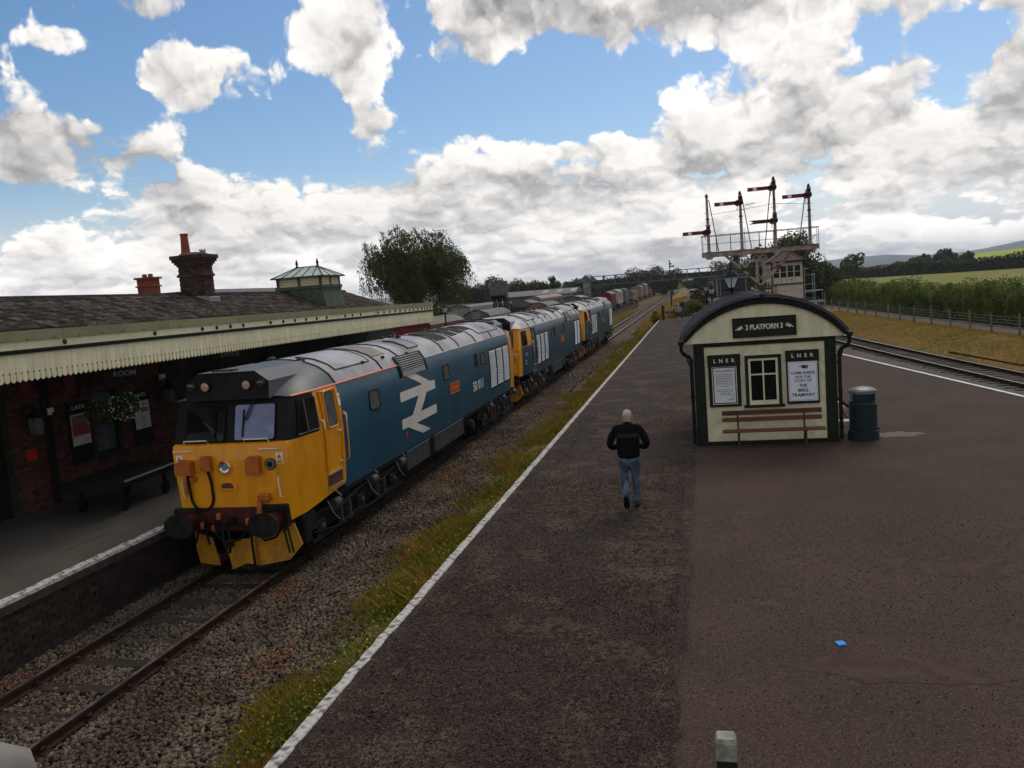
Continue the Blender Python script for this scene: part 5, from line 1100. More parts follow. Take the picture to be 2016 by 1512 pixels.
# ------------------------------------------------------------------ people
def skin_mesh(name, nodes, edges, m, parent, subdiv=2, root=0):
    me = bpy.data.meshes.new(name); me.from_pydata([n[:3] for n in nodes], edges, [])
    o = bpy.data.objects.new(name, me); COL.objects.link(o)
    o.modifiers.new('s', 'SKIN'); ss = o.modifiers.new('d', 'SUBSURF'); ss.levels = ss.render_levels = subdiv
    sv = me.skin_vertices[0].data
    for i, n in enumerate(nodes): sv[i].radius = (n[3], n[4] if len(n) > 4 else n[3]); sv[i].use_root = (i == root)
    dg = bpy.context.evaluated_depsgraph_get(); nm = bpy.data.meshes.new_from_object(o.evaluated_get(dg)); bpy.data.objects.remove(o)
    nm.materials.clear(); nm.materials.append(MT[m]); nm.polygons.foreach_set('use_smooth', [True] * len(nm.polygons)); return obj(name, nm, parent)
def make_man():
    t = thing('person', 'white-haired man in dark fleece and jeans walking away along the platform', 'person', (-1.32, 14.62, 0))
    # +y is the way he walks; left foot (x<0) trails with its heel up
    nodes = [(0, 0, .94, .12, .095), (0, .0, 1.08, .12, .09), (0, .02, 1.25, .14, .10), (0, .03, 1.38, .12, .09), (0, .06, 1.46, .055, .055), (0, .10, 1.53, .052, .056), (0, .115, 1.58, .072, .085), (0, .12, 1.66, .078, .095), (0, .115, 1.715, .05, .06),
             (-.20, .02, 1.40, .05), (-.31, -.0, 1.17, .04), (-.28, .12, 1.09, .036), (-.13, .30, 1.10, .033), (-.08, .36, 1.12, .030),
             (.20, .02, 1.40, .05), (.31, -.0, 1.17, .04), (.28, .12, 1.09, .036), (.13, .30, 1.10, .033), (.08, .36, 1.12, .030),
             (-.09, 0, .86, .095), (-.10, .05, .50, .062), (-.068, -.25, .20, .042), (.09, 0, .86, .095), (.09, .12, .49, .060), (.085, .15, .10, .042)]
    e = [(0, 1), (1, 2), (2, 3), (3, 4), (4, 5), (5, 6), (6, 7), (7, 8), (3, 9), (9, 10), (10, 11), (11, 12), (12, 13), (3, 14), (14, 15), (15, 16), (16, 17), (17, 18), (0, 19), (19, 20), (20, 21), (0, 22), (22, 23), (23, 24)]
    body = skin_mesh('body', nodes, e, 'skin', t)
    # jacket: torso and bent arms in one surface
    jn = [(0, .0, .88, .225, .155), (0, -.005, 1.02, .215, .15), (0, .005, 1.22, .225, .15), (0, .02, 1.39, .21, .135), (0, .05, 1.49, .105, .085), (0, .085, 1.545, .075, .072),
          (-.20, .02, 1.42, .088), (-.290, -.01, 1.28, .075), (-.335, .0, 1.15, .068), (-.29, .10, 1.085, .062), (-.17, .24, 1.09, .052), (-.11, .31, 1.10, .044),
          (.20, .02, 1.42, .088), (.290, -.01, 1.28, .075), (.335, .0, 1.15, .068), (.29, .10, 1.085, .062), (.17, .24, 1.08, .050), (.11, .31, 1.10, .044)]
    je = [(0, 1), (1, 2), (2, 3), (3, 4), (4, 5), (3, 6), (6, 7), (7, 8), (8, 9), (9, 10), (10, 11), (3, 12), (12, 13), (13, 14), (14, 15), (15, 16), (16, 17)]
    j = skin_mesh('fleece_jacket', jn, je, 'jacket', t)
    q = MB(); pr = []
    for z, k in ((1.30, 1.0), (1.375, 1.0)):
        pr.append([(.235 * math.cos(a), .012 - .163 * math.sin(a) * (1 if z < 1.3 else .98), z) for a in np.linspace(.35, math.pi - .35, 12)])
    q.loft(pr); q.build('chest_band', 'jacketband', j)
    tn = [(0, .0, 1.02, .165, .125), (0, .0, .90, .172, .135), (-.090, .0, .78, .112), (-.10, .025, .64, .088), (-.100, .05, .51, .074), (-.085, -.09, .34, .068), (-.070, -.215, .215, .066), (-.066, -.255, .175, .062),
          (.090, .0, .78, .112), (.095, .07, .64, .092), (.092, .12, .49, .074), (.09, .14, .28, .068), (.086, .15, .10, .068), (.085, .15, .05, .062)]
    te = [(0, 1), (1, 2), (2, 3), (3, 4), (4, 5), (5, 6), (6, 7), (1, 8), (8, 9), (9, 10), (10, 11), (11, 12), (12, 13)]
    skin_mesh('jeans', tn, te, 'jeans', t)
    # shoes: sole of the trailing one faces us
    for x, y, z, pit in ((-.066, -.30, .115, -1.05), (.085, .15, .0, 0)):
        q = MB(); rings = []
        for d, w, h in ((-.075, .020, .05), (-.07, .038, .075), (-.02, .043, .095), (.05, .043, .085), (.12, .050, .058), (.175, .044, .045), (.205, .022, .03)): rings.append([(w * math.cos(a), d, .028 + h * .55 + h * .55 * math.sin(a) if math.sin(a) > 0 else .028 + h * .55 + (h * .55) * math.sin(a)) for a in np.linspace(0, 2 * math.pi, 13)[:-1]])
        q.loft(rings, closed=True, caps=True); q.prism([(-.036, -.08), (.036, -.08), (.044, .03), (.052, .12), (.040, .19), (-.040, .19), (-.052, .12), (-.044, .03)], 0, .03, 'z', mi=1)
        q.build('shoe', ['shoe', 'rubber'], t, (x, y, z + (.10 if pit else 0)), (pit, 0, 0))
    # hair cap, ears, face
    q = MB(); q.ball((0, .118, 1.672), .092, 16, 10, (.86, 1.0, .98)); h = q.build('hair', 'hairw', t)
    me = h.data; top = MB()
    for s in (-1, 1):
        q = MB(); q.ball((s * .088, .135, 1.625), .028, 8, 6, (.45, .8, 1.25)); q.build('ear', 'skin', t)
        q = MB(); q.ball((s * .032, .205, 1.655), .010, 6, 4); q.build('eye', 'ink', t)
    q = MB(); q.ball((0, .218, 1.625), .018, 8, 5, (.8, 1.1, 1.4)); q.build('nose', 'skin', t); q = MB(); q.box(-.024, .024, .196, .202, 1.582, 1.588); q.build('mouth', 'redbeam', t)
    q = MB(); q.ball((0, .112, 1.60), .078, 12, 8, (.92, .92, .78)); q.build('nape', 'skin', t)
    for s in (-1, 1):
        hb = skin_mesh('hand', [(s * .085, .345, 1.115, .026, .018), (s * .055, .375, 1.12, .032, .018), (s * .02, .40, 1.125, .012), (s * .0, .395, 1.12, .010), (s * .025, .41, 1.105, .012), (s * .004, .405, 1.10, .010), (s * .03, .41, 1.085, .011), (s * .01, .405, 1.08, .009), (s * .04, .40, 1.07, .010), (s * .02, .40, 1.062, .008), (s * .06, .36, 1.15, .013), (s * .035, .375, 1.165, .010)], [(0, 1), (1, 2), (2, 3), (1, 4), (4, 5), (1, 6), (6, 7), (1, 8), (8, 9), (0, 10), (10, 11)], 'skin', t, 1)
    return t
make_man()
def make_man2():
    t = thing('person', 'distant person in grey shirt and shorts standing at the far end of the platform', 'person', (-1.74, 78.2, 0))
    n = [(0, 0, .92, .13, .1), (0, 0, 1.2, .14, .1), (0, 0, 1.38, .12, .09), (0, -.02, 1.48, .05), (0, -.03, 1.6, .085, .095), (0, -.02, 1.70, .06), (-.2, 0, 1.37, .055), (-.27, -.02, 1.12, .045), (-.22, -.2, 1.0, .036), (.2, 0, 1.37, .055), (.27, -.02, 1.12, .045), (.22, -.2, 1.0, .036), (-.09, 0, .85, .09), (-.1, -.02, .48, .06), (-.1, .03, .06, .045), (.09, 0, .85, .09), (.1, -.04, .48, .06), (.1, -.05, .06, .045)]
    e = [(0, 1), (1, 2), (2, 3), (3, 4), (4, 5), (2, 6), (6, 7), (7, 8), (2, 9), (9, 10), (10, 11), (0, 12), (12, 13), (13, 14), (0, 15), (15, 16), (16, 17)]
    skin_mesh('body', n, e, 'skin', t)
    skin_mesh('shirt', [(0, 0, .92, .17, .13), (0, 0, 1.2, .18, .13), (0, 0, 1.36, .17, .11), (0, 0, 1.45, .07), (-.2, 0, 1.37, .075), (-.27, -.02, 1.15, .065), (.2, 0, 1.37, .075), (.27, -.02, 1.15, .065)], [(0, 1), (1, 2), (2, 3), (2, 4), (4, 5), (2, 6), (6, 7)], 'shirtgrey', t)
    skin_mesh('shorts', [(0, 0, 1.05, .165, .125), (0, 0, .88, .16, .125), (-.09, 0, .75, .11), (-.1, -.02, .5, .09), (.09, 0, .75, .11), (.1, -.03, .5, .09)], [(0, 1), (1, 2), (2, 3), (1, 4), (4, 5)], 'shoe', t)
    q = MB(); q.ball((0, -.01, 1.66), .1, 12, 8, (.9, 1, .9)); q.build('hair', 'hairw', t)
    for s in (-1, 1): q = MB(); q.box(s * .1 - .045, s * .1 + .045, -.16, .08, 0, .09, b=.03); q.build('shoe', 'shoe', t)
make_man2()
# ------------------------------------------------------------------ station building on the left
BX = -14.3
def sg(y): return -(y - 11.6) * .0072          # the line falls gently away
def make_station():
    t = thing('station_building', 'long brick station building with slate roof and cream fringed platform canopy', 'station', (BX, 15.0, 0))
    def L(x, y, z): return (x - BX, y - 15.0, z)
    y0, y1 = 12.6, 38.0
    # wall with openings for a door recess, a window and more beyond the engine
    ops = [(13.0, 14.75, 0, 2.5), (17.3, 18.25, .80, 2.35), (21.5, 22.6, 0, 2.4), (24.5, 25.6, .8, 2.35), (28, 29.1, .8, 2.35), (31.5, 32.6, 0, 2.4)]
    q = MB(); cur = y0
    for a, b, c, d in ops:
        q.box(-.30, 0, cur - 15, a - 15, 0, 3.7)
        if c > 0: q.box(-.30, 0, a - 15, b - 15, 0, c)
        q.box(-.30, 0, a - 15, b - 15, d, 3.7); cur = b
    q.box(-.30, 0, cur - 15, y1 - 15, 0, 3.7); q.box(-6.0, -.3, y0 - 15, y0 - 14.7, 0, 3.7); q.box(-6.0, -.3, y1 - 15.3, y1 - 15, 0, 3.7); q.build('wall', 'mortar', t)
    pos = []
    for row in range(42):
        z = .02 + row * .0765; y = 14.76 + (row % 2) * .1125
        while y < 21.2:
            if not any(a - .12 < y < b - .10 and c - .04 < z < d + .02 for a, b, c, d in ops): pos.append((y, z))
            y += .2265
    pos.sort(key=lambda p: p[0] + .15 * p[1]); pos = pos[:980]
    bricks(t, lambda i, q_: (.0 + q_.uniform(.001, .006), pos[i][0] - 15, pos[i][1]), 296, 'brick', 'brickmix', (.012, .2165, .066), len(pos), 8)
    for k, (a, b, c, d) in enumerate(ops):
        if c == 0:
            q = MB(); q.box(-.26, -.20, a - 15 + .1, b - 15 - .1, 0, 2.1); q.box(-.24, -.16, a - 15, a - 14.9, 0, 2.4); q.box(-.24, -.16, b - 15.1, b - 15, 0, 2.4); dr = q.build('door', 'green', t)
            q = MB(); q.box(-.25, -.22, a - 14.9, b - 15.1, 2.1, d); q.build('fanlight', 'glassd', dr)
        else:
            w = obj('window', None, t)
            q = MB(); q.box(-.20, -.16, a - 15, b - 15, c, d); q.build('pane', 'glassg' if k == 1 else 'glassd', w)
            q = MB(); f = .06
            for u0, u1, z0, z1 in ((a, a + f, c, d), (b - f, b, c, d), (a + f, b - f, d - f, d), (a + f, b - f, c, c + f), (a + f, b - f, (c + d) / 2 - .03, (c + d) / 2 + .03)): q.box(-.19, -.11, u0 - 15, u1 - 15, z0, z1)
            q.build('frame', 'green', w); q = MB(); q.box(-.2, .09, a - 15.06, b - 14.94, c - .09, c - .002, b=.01); q.build('sill', 'green', w)
    q = MB(); q.tube([(.08, 15.72 - 15, 3.6), (.08, 15.72 - 15, .05)], .05, 8); q.tube([(.08, 15.85 - 15, 3.6), (.08, 15.85 - 15, .05)], .03, 6); q.build('downpipe', 'black', t)
    # canopy
    CX = 3.10                                                     # canopy face in local x (world -11.2)
    c = obj('canopy', None, t); yb0, yb1 = 9.9, 34.8
    def z(y, h): return h + sg(y)
    def run(name, mt_, x0, x1, h0, h1, ya=yb0, yb=yb1):
        q = MB(); q.loft([[(x0, y - 15, z(y, h0)), (x1, y - 15, z(y, h0)), (x1, y - 15, z(y, h1)), (x0, y - 15, z(y, h1))] for y in lin(ya, yb, 12)], smooth=False, closed=True, caps=True); return q.build(name, mt_, c, sharp=0)
    for k in range(8):
        a = yb0 + (yb1 - yb0) * k / 8; run('fascia_board', 'olive', CX - .03, CX + .05, 3.785, 3.955, a + .003, a + (yb1 - yb0) / 8 - .003)
    for k in range(7):
        a = yb0 + (yb1 - yb0) * k / 7; run('frieze_board', 'cream', CX - .03, CX + .015, 3.64, 3.783, a + .003, a + (yb1 - yb0) / 7 - .003)
    for h, d in ((3.622, .055), (3.600, .035), (3.578, .045)): run('moulding', 'green' if h != 3.6 else 'black', CX - .03, CX + d, h - .010, h + .010)
    run('beam', 'canopy', CX - .16, CX - .04, 3.40, 3.75)
    # pointed valance boards, with a slit and keyhole between neighbours
    w = .131; q = MB(); h = 3.57
    pr = [(0, h), (w - .003, h), (w - .003, 3.27), (w - .022, 3.258), (w - .022, 3.236), (w - .011, 3.225), (w - .011, 3.135), (w - .024, 3.118), (w * .5, 3.090), (.022, 3.118), (.009, 3.135), (.009, 3.225), (.020, 3.236), (.020, 3.258), (0, 3.27)]
    q.prism(pr, 0, .022, 'x'); vb = q.mesh('valance_board', 'cream', 0)
    q_ = random.Random(6); y = yb0
    while y < yb1 - w: obj('valance_board', vb, c, (CX - .012 + q_.uniform(-.002, .003), y - 15, sg(y))); y += w
    q = MB(); q.lathe([(.047, 0), (.050, .012), (.038, .030), (.012, .036)], 14, axis='x'); bm = q.mesh('boss', 'iron', 0)
    for y in (13.05, 15.65, 17.4, 18.0, 18.6, 19.2, 20.6, 21.3, 22.0, 22.7, 23.4, 24.1, 25.5, 26.1, 26.8, 28.4, 29.0, 29.6, 30.15, 30.7, 31.3, 31.8, 32.3, 32.8, 33.3, 33.7, 34.1, 34.5): obj('boss', bm, c, (CX + .014, y - 15, 3.71 + sg(y)))
    q = MB()
    for y in np.arange(10.3, 34.6, .62): q.box(CX + .048, CX + .056, y - 15.012, y - 14.988, 3.80 + sg(y), 3.825 + sg(y))
    q.build('fascia_bolts', 'iron', c)
    q = MB(); q.loft([[(CX - .05, y - 15, z(y, 3.80)), (.0, y - 15, z(y, 3.72)), (.0, y - 15, z(y, 3.66)), (CX - .05, y - 15, z(y, 3.74))] for y in lin(yb0, yb1, 8)], smooth=False, closed=True, caps=True); q.build('canopy_roof', 'canopy', c)
    q = MB()
    for y in np.arange(11, 34.5, 2.9): q.bar((.05, y - 15, 3.25), (CX - .16, y - 15, 3.52), .08, .14); q.tube([(.05, y - 15, 2.3), (.35, y - 15, 2.85), (1.1, y - 15, 3.28)], .03, 5)
    q.build('canopy_brackets', 'canopy', c)
    q = MB(); q.box(CX - .03, CX + .02, yb1 - 15, yb1 - 14.98, 3.0, 3.78); q.box(.3, CX - .03, yb1 - 15, yb1 - 14.98, 2.95, 3.72); q.build('end_board', 'cream', c)
    # roof
    rx, rz, ex, ez = -2.3, 4.80, .35, 3.72
    rf = MB(); ya, yb = 12.5, 38.0
    rf.loft([[(ex, y - 15, ez + sg(y) * .9 - .02), (rx, y - 15, rz + sg(y) - .02), (rx * 2 - ex - .6, y - 15, ez + sg(y) - .1)] for y in (ya, 20, 29, yb)], smooth=False)
    rf.add([(ex, yb - 15, ez + sg(yb) * .9 - .02), (rx, yb - 15, rz + sg(yb) - .02), (ex, yb - 12.0, ez + sg(yb) - .2), (rx * 2 - ex, yb - 12, ez + sg(yb) - .2)], [(0, 2, 1), (1, 2, 3)])
    roof = rf.build('roof', 'slatebed', t, sharp=0)
    nrm = Vector((rz - ez, 0, ex - rx)).normalized(); run_ = Vector((ex - rx, 0, ez - rz)); sl = run_.length; dn = run_.normalized(); ang = math.atan2(-dn.z, dn.x)
    sq = random.Random(9); protos = []
    for k in range(6):
        q = MB(); q.box(0, .34, 0, .288 - sq.uniform(0, .006), 0, .014, b=.003); protos.append(q.mesh('slate', 'slate', 0))
    mass = MB(); cnt = 0; rows = int(sl / .262) + 1; items = []
    for r in range(rows):
        y = ya + (r % 2) * .145
        while y < yb - .1: items.append((y, r)); y += .292
    items.sort(key=lambda a: abs(a[0] - 19.5) + (0 if a[1] < 8 else 3))
    for y, r in items:
        d = min(r * .262 + .02, sl - .34); p = Vector((rx, 0, rz)) + dn * d; lift = .016 + sq.uniform(-.003, .008)
        if cnt < 298:
            o = obj('slate', sq.choice(protos), roof, (p.x + nrm.x * lift, y - 15 + sq.uniform(-.006, .006), p.z + sg(y) + nrm.z * lift), (0, ang - .035 + sq.uniform(-.010, .008), sq.uniform(-.012, .012))); cnt += 1
        else:
            a = p + nrm * lift; b = p + dn * .34 + nrm * (lift + .012 + sq.uniform(-.003, .003)); zc = sg(y); y2 = y + .286
            mass.add([(a.x, y - 15, a.z + zc), (a.x, y2 - 15, a.z + zc), (b.x, y2 - 15, b.z + zc), (b.x, y - 15, b.z + zc), (b.x, y - 15, b.z + zc - .016), (b.x, y2 - 15, b.z + zc - .016)], [(0, 3, 2, 1), (3, 4, 5, 2)])
    tag(mass.build('slates', 'slatemix', roof, sharp=0), kind='stuff')
    rd = MB(); rd.loft([[(rx + .16, y - 15, rz - .03 + sg(y)), (rx + .06, y - 15, rz + .055 + sg(y)), (rx - .06, y - 15, rz + .055 + sg(y)), (rx - .16, y - 15, rz - .03 + sg(y))] for y in lin(ya, yb, 10)], smooth=False); rd.build('ridge_tiles', 'slate', roof, sharp=0)
    # chimney with corbelled head and one tall pot
    ch = obj('chimney', None, t, (-16.42 - BX, 25.55 - 15, 0))
    q = MB(); q.box(-.44, .44, -.30, .30, 3.8, 5.62); q.build('stack', 'mortar', ch)
    bk = random.Random(12); vs = []
    for k in range(4): q = MB(); q.box(-.105, .105, -.05, .05, 0, .066, b=.005); vs.append(q.mesh('brick', 'brickchim', 0))
    for row in range(14):
        zz = 4.55 + row * .0755
        for fx in range(4):
            x = -.33 + fx * .22 + (.05 if row % 2 else -.02); obj('brick', bk.choice(vs), ch, (max(-.345, min(.345, x)), -.265 + bk.uniform(-.006, .006), zz))
        for fy in range(3): obj('brick', bk.choice(vs), ch, (.405 + bk.uniform(-.006, .006), -.195 + fy * .195 + (.02 if row % 2 else 0), zz), (0, 0, R(90)))
    for a, z0, z1 in ((.50, 5.28, 5.36), (.47, 5.36, 5.40), (.48, 5.62, 5.69), (.53, 5.69, 5.77), (.58, 5.77, 5.86), (.62, 5.86, 6.0)): q = MB(); q.box(-a, a, -a + .14, a - .14, z0, z1, b=.012); q.build('corbel', 'brickchim', ch)
    q = MB(); q.lathe([(.55, 5.99), (.42, 6.06), (.15, 6.10)], 10); q.build('flaunching', 'brickchim', ch)
    q = MB(); q.lathe([(.165, 6.02), (.165, 6.1), (.15, 6.12), (.118, 6.66), (.135, 6.68), (.135, 6.73), (.115, 6.74)], 18, (-.28, 0, 0)); q.build('chimney_pot', 'pot', ch)
    q = MB(); q.lathe([(.09, 6.05), (.10, 6.14), (.07, 6.14)], 10, (.32, .05, 0))
    for k in range(5): q.box(.32 + .09 * math.cos(k * 1.26) - .015, .32 + .09 * math.cos(k * 1.26) + .015, .05 + .09 * math.sin(k * 1.26) - .015, .05 + .09 * math.sin(k * 1.26) + .015, 6.14, 6.18)
    q.build('chimney_cowl', 'coachgrey', ch)
    q = MB(); q.box(.40, .62, -.33, .33, 4.36, 4.58, b=.02); q.box(-.3, .5, -.36, -.30, 4.40, 4.62, b=.02); q.build('flashing', 'lead', ch)
    # glazed roof lantern
    ln = obj('roof_lantern', None, t, (-15.95 - BX, 33.0 - 15, 0)); a, b = 1.02, .95
    q = MB(); q.prism([(-a - .05, 4.35), (a + .12, 3.95), (a, 4.55), (a, 4.84), (-a, 4.84)], -b, b, 'y'); q.build('lantern_base', 'lantgreen', ln)
    q = MB(); q.box(-a - .04, a + .04, -b - .04, b + .04, 4.72, 4.86, b=.01); q.build('lantern_ledge', 'lantgreen', ln)
    q = MB(); q.box(-a + .06, a - .06, -b + .06, b - .06, 4.86, 5.22); q.build('lantern_louvre', 'cream', ln)
    q = MB()
    for x in (-a + .02, -.05, a - .12):
        for y in (-b + .0, b - .1): q.box(x, x + .10, y, y + .10, 4.86, 5.24)
    for x in (-a + .02, a - .12): q.box(x, x + .1, -.05, .05, 4.86, 5.24)
    q.build('lantern_post', 'lantgreen', ln)
    q = MB()
    for z_ in (4.95, 5.05, 5.15): q.box(-a + .04, a - .04, -b + .03, -b + .06, z_, z_ + .02); q.box(a - .06, a - .03, -b + .04, b - .04, z_, z_ + .02)
    q.build('lantern_slats', 'boxcream', ln)
    e0, e1, rz2, hx = a + .14, b + .14, 5.66, .47
    P = [(-e0, -e1, 5.22), (e0, -e1, 5.22), (e0, e1, 5.22), (-e0, e1, 5.22), (-hx, 0, rz2), (hx, 0, rz2)]
    for nm, f in (('front', (0, 1, 5, 4)), ('right', (1, 2, 5)), ('back', (2, 3, 4, 5)), ('left', (3, 0, 4))):
        q = MB(); q.add([P[i] for i in f], [tuple(range(len(f)))]); q.build('skylight_pane', 'pane', ln)
    q = MB()
    for i, j in ((0, 4), (1, 5), (2, 5), (3, 4), (4, 5), (0, 1), (1, 2), (2, 3), (3, 0)): q.bar(P[i], P[j], .05, .05)
    for k in range(1, 5):
        x = -e0 + 2 * e0 * k / 5; xr = max(-hx, min(hx, -hx * 1.6 + 3.2 * hx * k / 5)); q.bar((x, -e1, 5.225), (xr, 0, rz2), .035, .035)
    for k in range(1, 3): y = -e1 + 2 * e1 * k / 3; q.bar((e0, y, 5.225), (hx, 0, rz2), .035, .035)
    q.build('glazing_bars', 'lantgreen', ln)
    for x in (-hx, hx):
        q = MB(); q.lathe([(.05, rz2), (.06, rz2 + .05), (.03, rz2 + .08), (.06, rz2 + .14), (.045, rz2 + .22), (.012, rz2 + .34)], 10, (x, 0, 0)); q.build('finial', 'black', ln)
    return t
make_station()
# the second building behind, with a clean red stack and a glazed ridge
t = thing('glazed_building', 'grey glazed ridge roof showing behind the station roof', 'building', (-31, 43, -1))
q = MB(); q.prism([(-5, 0), (5, 0), (5, 5.6), (3.9, 6.42), (-3.0, 6.42), (-4.2, 5.6)], 0, 9, 'y'); q.build('roof', 'barn', t); q = MB()
for k in range(9): q.box(-2.9 + k * .78, -2.45 + k * .78, -.03, 0, 5.5, 6.34)
q.build('roof_panes', 'glassg', t)
t = thing('brick_chimney', 'small clean red-brick chimney stack rising behind the station roof', 'chimney', (-27.45, 38.4, -1))
q = MB(); q.box(-.42, .42, -.35, .35, 0, 7.05, b=.01); q.build('stack', 'brickred', t)
for a, z0, z1 in ((.49, 6.62, 6.70), (.52, 7.02, 7.12), (.46, 6.1, 6.16)): q = MB(); q.box(-a, a, -a + .08, a - .08, z0, z1, b=.01); q.build('corbel', 'brickred', t)
for x in (-.17, .17): q = MB(); q.lathe([(.13, 7.1), (.11, 7.26), (.13, 7.28), (.09, 7.29)], 12, (x, 0, 0)); q.build('chimney_pot', 'brickred', t)
# things on and against the station wall
def poster(label, y0, y1, z0, z1, kind):
    t = thing('noticeboard', label, 'noticeboard', (BX + .03, (y0 + y1) / 2, z0), R(90)); w, h = y1 - y0, z1 - z0
    q = MB(); q.box(-w / 2, w / 2, -.03, 0, 0, h); q.build('board', 'black', t)
    text('heading_letters', 'L N E R', .13, 'boxcream', t, (0, -.034, h - .15), bold=.003)
    q = MB(); q.box(-w / 2 + .07, w / 2 - .07, -.04, -.03, .42, h - .30); p = q.build('poster', 'posterw', t); b, c = .42, h - .30
    q = MB()
    if kind: q.box(-w / 2 + .09, w / 2 - .09, -.045, -.04, b + .38, c - .04); q.build('poster_picture', 'posterd', p); q = MB(); q.prism([(-w / 2 + .09, b + .22), (w / 2 - .09, b + .22), (w / 2 - .09, b + .42), (.1, b + .50), (-.12, b + .50), (-w / 2 + .09, b + .38)], -.049, -.045, 'y'); q.build('poster_band', 'posterr', p)
    else: q.box(-w / 2 + .12, w / 2 - .12, -.045, -.04, b + .42, c - .18); q.build('poster_picture', 'posterd', p); q = MB(); [q.box(-.12, .12, -.043, -.04, b + .06 + k * .07, b + .08 + k * .07) for k in range(4)]; q.box(-.14, .14, -.043, -.04, c - .12, c - .07); q.build('printed_lines', 'inkgrey', p)
poster('dark lettered wall board with red and brown poster left of the station window', 16.40, 17.12, .77, 2.22, 1)
poster('dark lettered wall board with pale poster right of the station window', 18.64, 19.38, .76, 2.20, 0)
t = thing('wall_notice', 'small red notice on the brick pier left of the wall boards', 'sign', (BX + .02, 15.25, 1.14), R(90)); q = MB(); q.box(-.14, .14, -.015, 0, 0, .22); q.build('plate', 'signred', t)
def wall_lamp(label, y, z):
    t = thing('wall_lamp', label, 'lamp', (BX + .35, y, z), 0, 'lamps on the station wall')
    q = MB(); q.lathe([(.06, 0), (.14, .02), (.17, .36), (.19, .38)], 6, smooth=False); q.build('lantern_glass', 'glassg', t); q = MB(); q.lathe([(.20, .38), (.10, .50), (.05, .56), (.02, .62)], 6, smooth=False)
    for k in range(6): a = k * math.pi / 3; q.bar((.06 * math.cos(a), .06 * math.sin(a), 0), (.185 * math.cos(a), .185 * math.sin(a), .38), .02)
    q.tube([(0, 0, .58), (-.15, 0, .66), (-.33, 0, .5)], .018, 5); q.build('lantern_frame', 'black', t)
wall_lamp('black wall lantern on the pier above the red notice', 15.15, 1.70); wall_lamp('black wall lantern right of the pale poster by the engine cab', 19.85, 1.72)
for y, z, lb in ((15.87, 2.03, 'small white box on the wall left of the hanging baskets'), (20.0, 2.32, 'small white box on the wall above the lantern near the cab')):
    t = thing('wall_box', lb, 'box', (BX + .06, y, z)); q = MB(); q.box(-.05, .06, -.09, .09, 0, .16, b=.02); q.build('case', 'white', t); q = MB(); q.tube([(.06, .02, .05), (.12, .02, .02), (.14, .02, -.04)], .02, 5); q.build('bracket', 'black', t)
def cards(n, fn, size, q=None, aspect=1.0, flat=0.0):
    """n leaf quads at fn(i)->(p, s); returns arrays"""
    P = fn(n); s = RNG.uniform(.65, 1.35, (n, 1)) * size
    a = RNG.normal(size=(n, 3)); a[:, 2] *= (1 - flat); a /= np.linalg.norm(a, axis=1, keepdims=True)
    b = np.cross(a, RNG.normal(size=(n, 3))); b /= np.linalg.norm(b, axis=1, keepdims=True)
    u = a * s; v = b * s * aspect
    V = np.stack([P - u, P + v, P + u, P - v], 1).reshape(-1, 3); F = np.arange(4 * n).reshape(-1, 4); return V, F
def basket(label, x, y, z, r, nf, seed):
    t = thing('hanging_basket', label, 'hanging basket', (x, y, z), 0, 'hanging baskets under the canopy')
    q = MB(); q.lathe([(.05, -.22), (.14, -.17), (.19, -.06), (.20, .0)], 14); q.build('basket', 'hutbrown', t)
    q = MB()
    for k in range(3): q.tube([(.19 * math.cos(k * 2.1), .19 * math.sin(k * 2.1), 0), (0, 0, .75)], .006, 4)
    q.tube([(0, 0, .75), (0, 0, 1.1)], .008, 4); q.build('chain', 'iron', t)
    def f(n):
        d = RNG.normal(size=(n, 3)); d /= np.linalg.norm(d, axis=1, keepdims=True); return d * r * RNG.uniform(.55, 1.0, (n, 1)) ** .6 * np.array([1, 1, .95]) + np.array([0, 0, -.02])
    V, F = cards(520, f, .034); obj('foliage', np_mesh('foliage', V, F, 'leafbasket'), t)
    def f2(n):
        d = RNG.normal(size=(n, 3)); d /= np.linalg.norm(d, axis=1, keepdims=True); return d * r * RNG.uniform(.96, 1.1, (n, 1)) * np.array([1, 1, .95]) + np.array([0, 0, -.02])
    V, F = cards(nf, f2, .024); tag(obj('flowers', np_mesh('flowers', V, F, 'petalw'), t), kind='stuff')
basket('round hanging basket full of white flowers in front of the station window', -13.0, 16.75, 2.06, .34, 150, 1)
basket('sparser hanging basket left of the full white-flowered one', -13.35, 16.35, 1.98, .30, 26, 2)
for k, (y, z, w, h, lb) in enumerate(((13.96, 2.61, .25, .42, 'leftmost dull red cloth hanging under the canopy edge'), (15.18, 2.59, .28, .42, 'dull red cloth hanging second from left under the canopy'), (17.55, 2.61, .28, .36, 'dull red cloth hanging just right of the dark room sign'), (18.0, 2.60, .24, .38, 'dull red cloth hanging close beside another near the room sign'), (19.17, 2.62, .26, .38, 'dull red cloth hanging highest above the nearest headcode lamps'))):
    t = thing('hanging_cloth', lb, 'bunting', (-13.0, y, z), 0, 'red cloths hung under the canopy'); q = MB()
    q.loft([[(.012 * math.sin(i * 1.7 + k + j), -w / 2 + w * i / 6, h * j / 3) for i in range(7)] for j in range(4)]); q.build('cloth', 'flag', t, sharp=0); q = MB(); q.bar((0, -w / 2 - .03, h + .01), (0, w / 2 + .03, h + .01), .02); q.tube([(0, 0, h), (0, 0, 3.64 - z + sg(y))], .006, 4); q.build('rod', 'black', t)
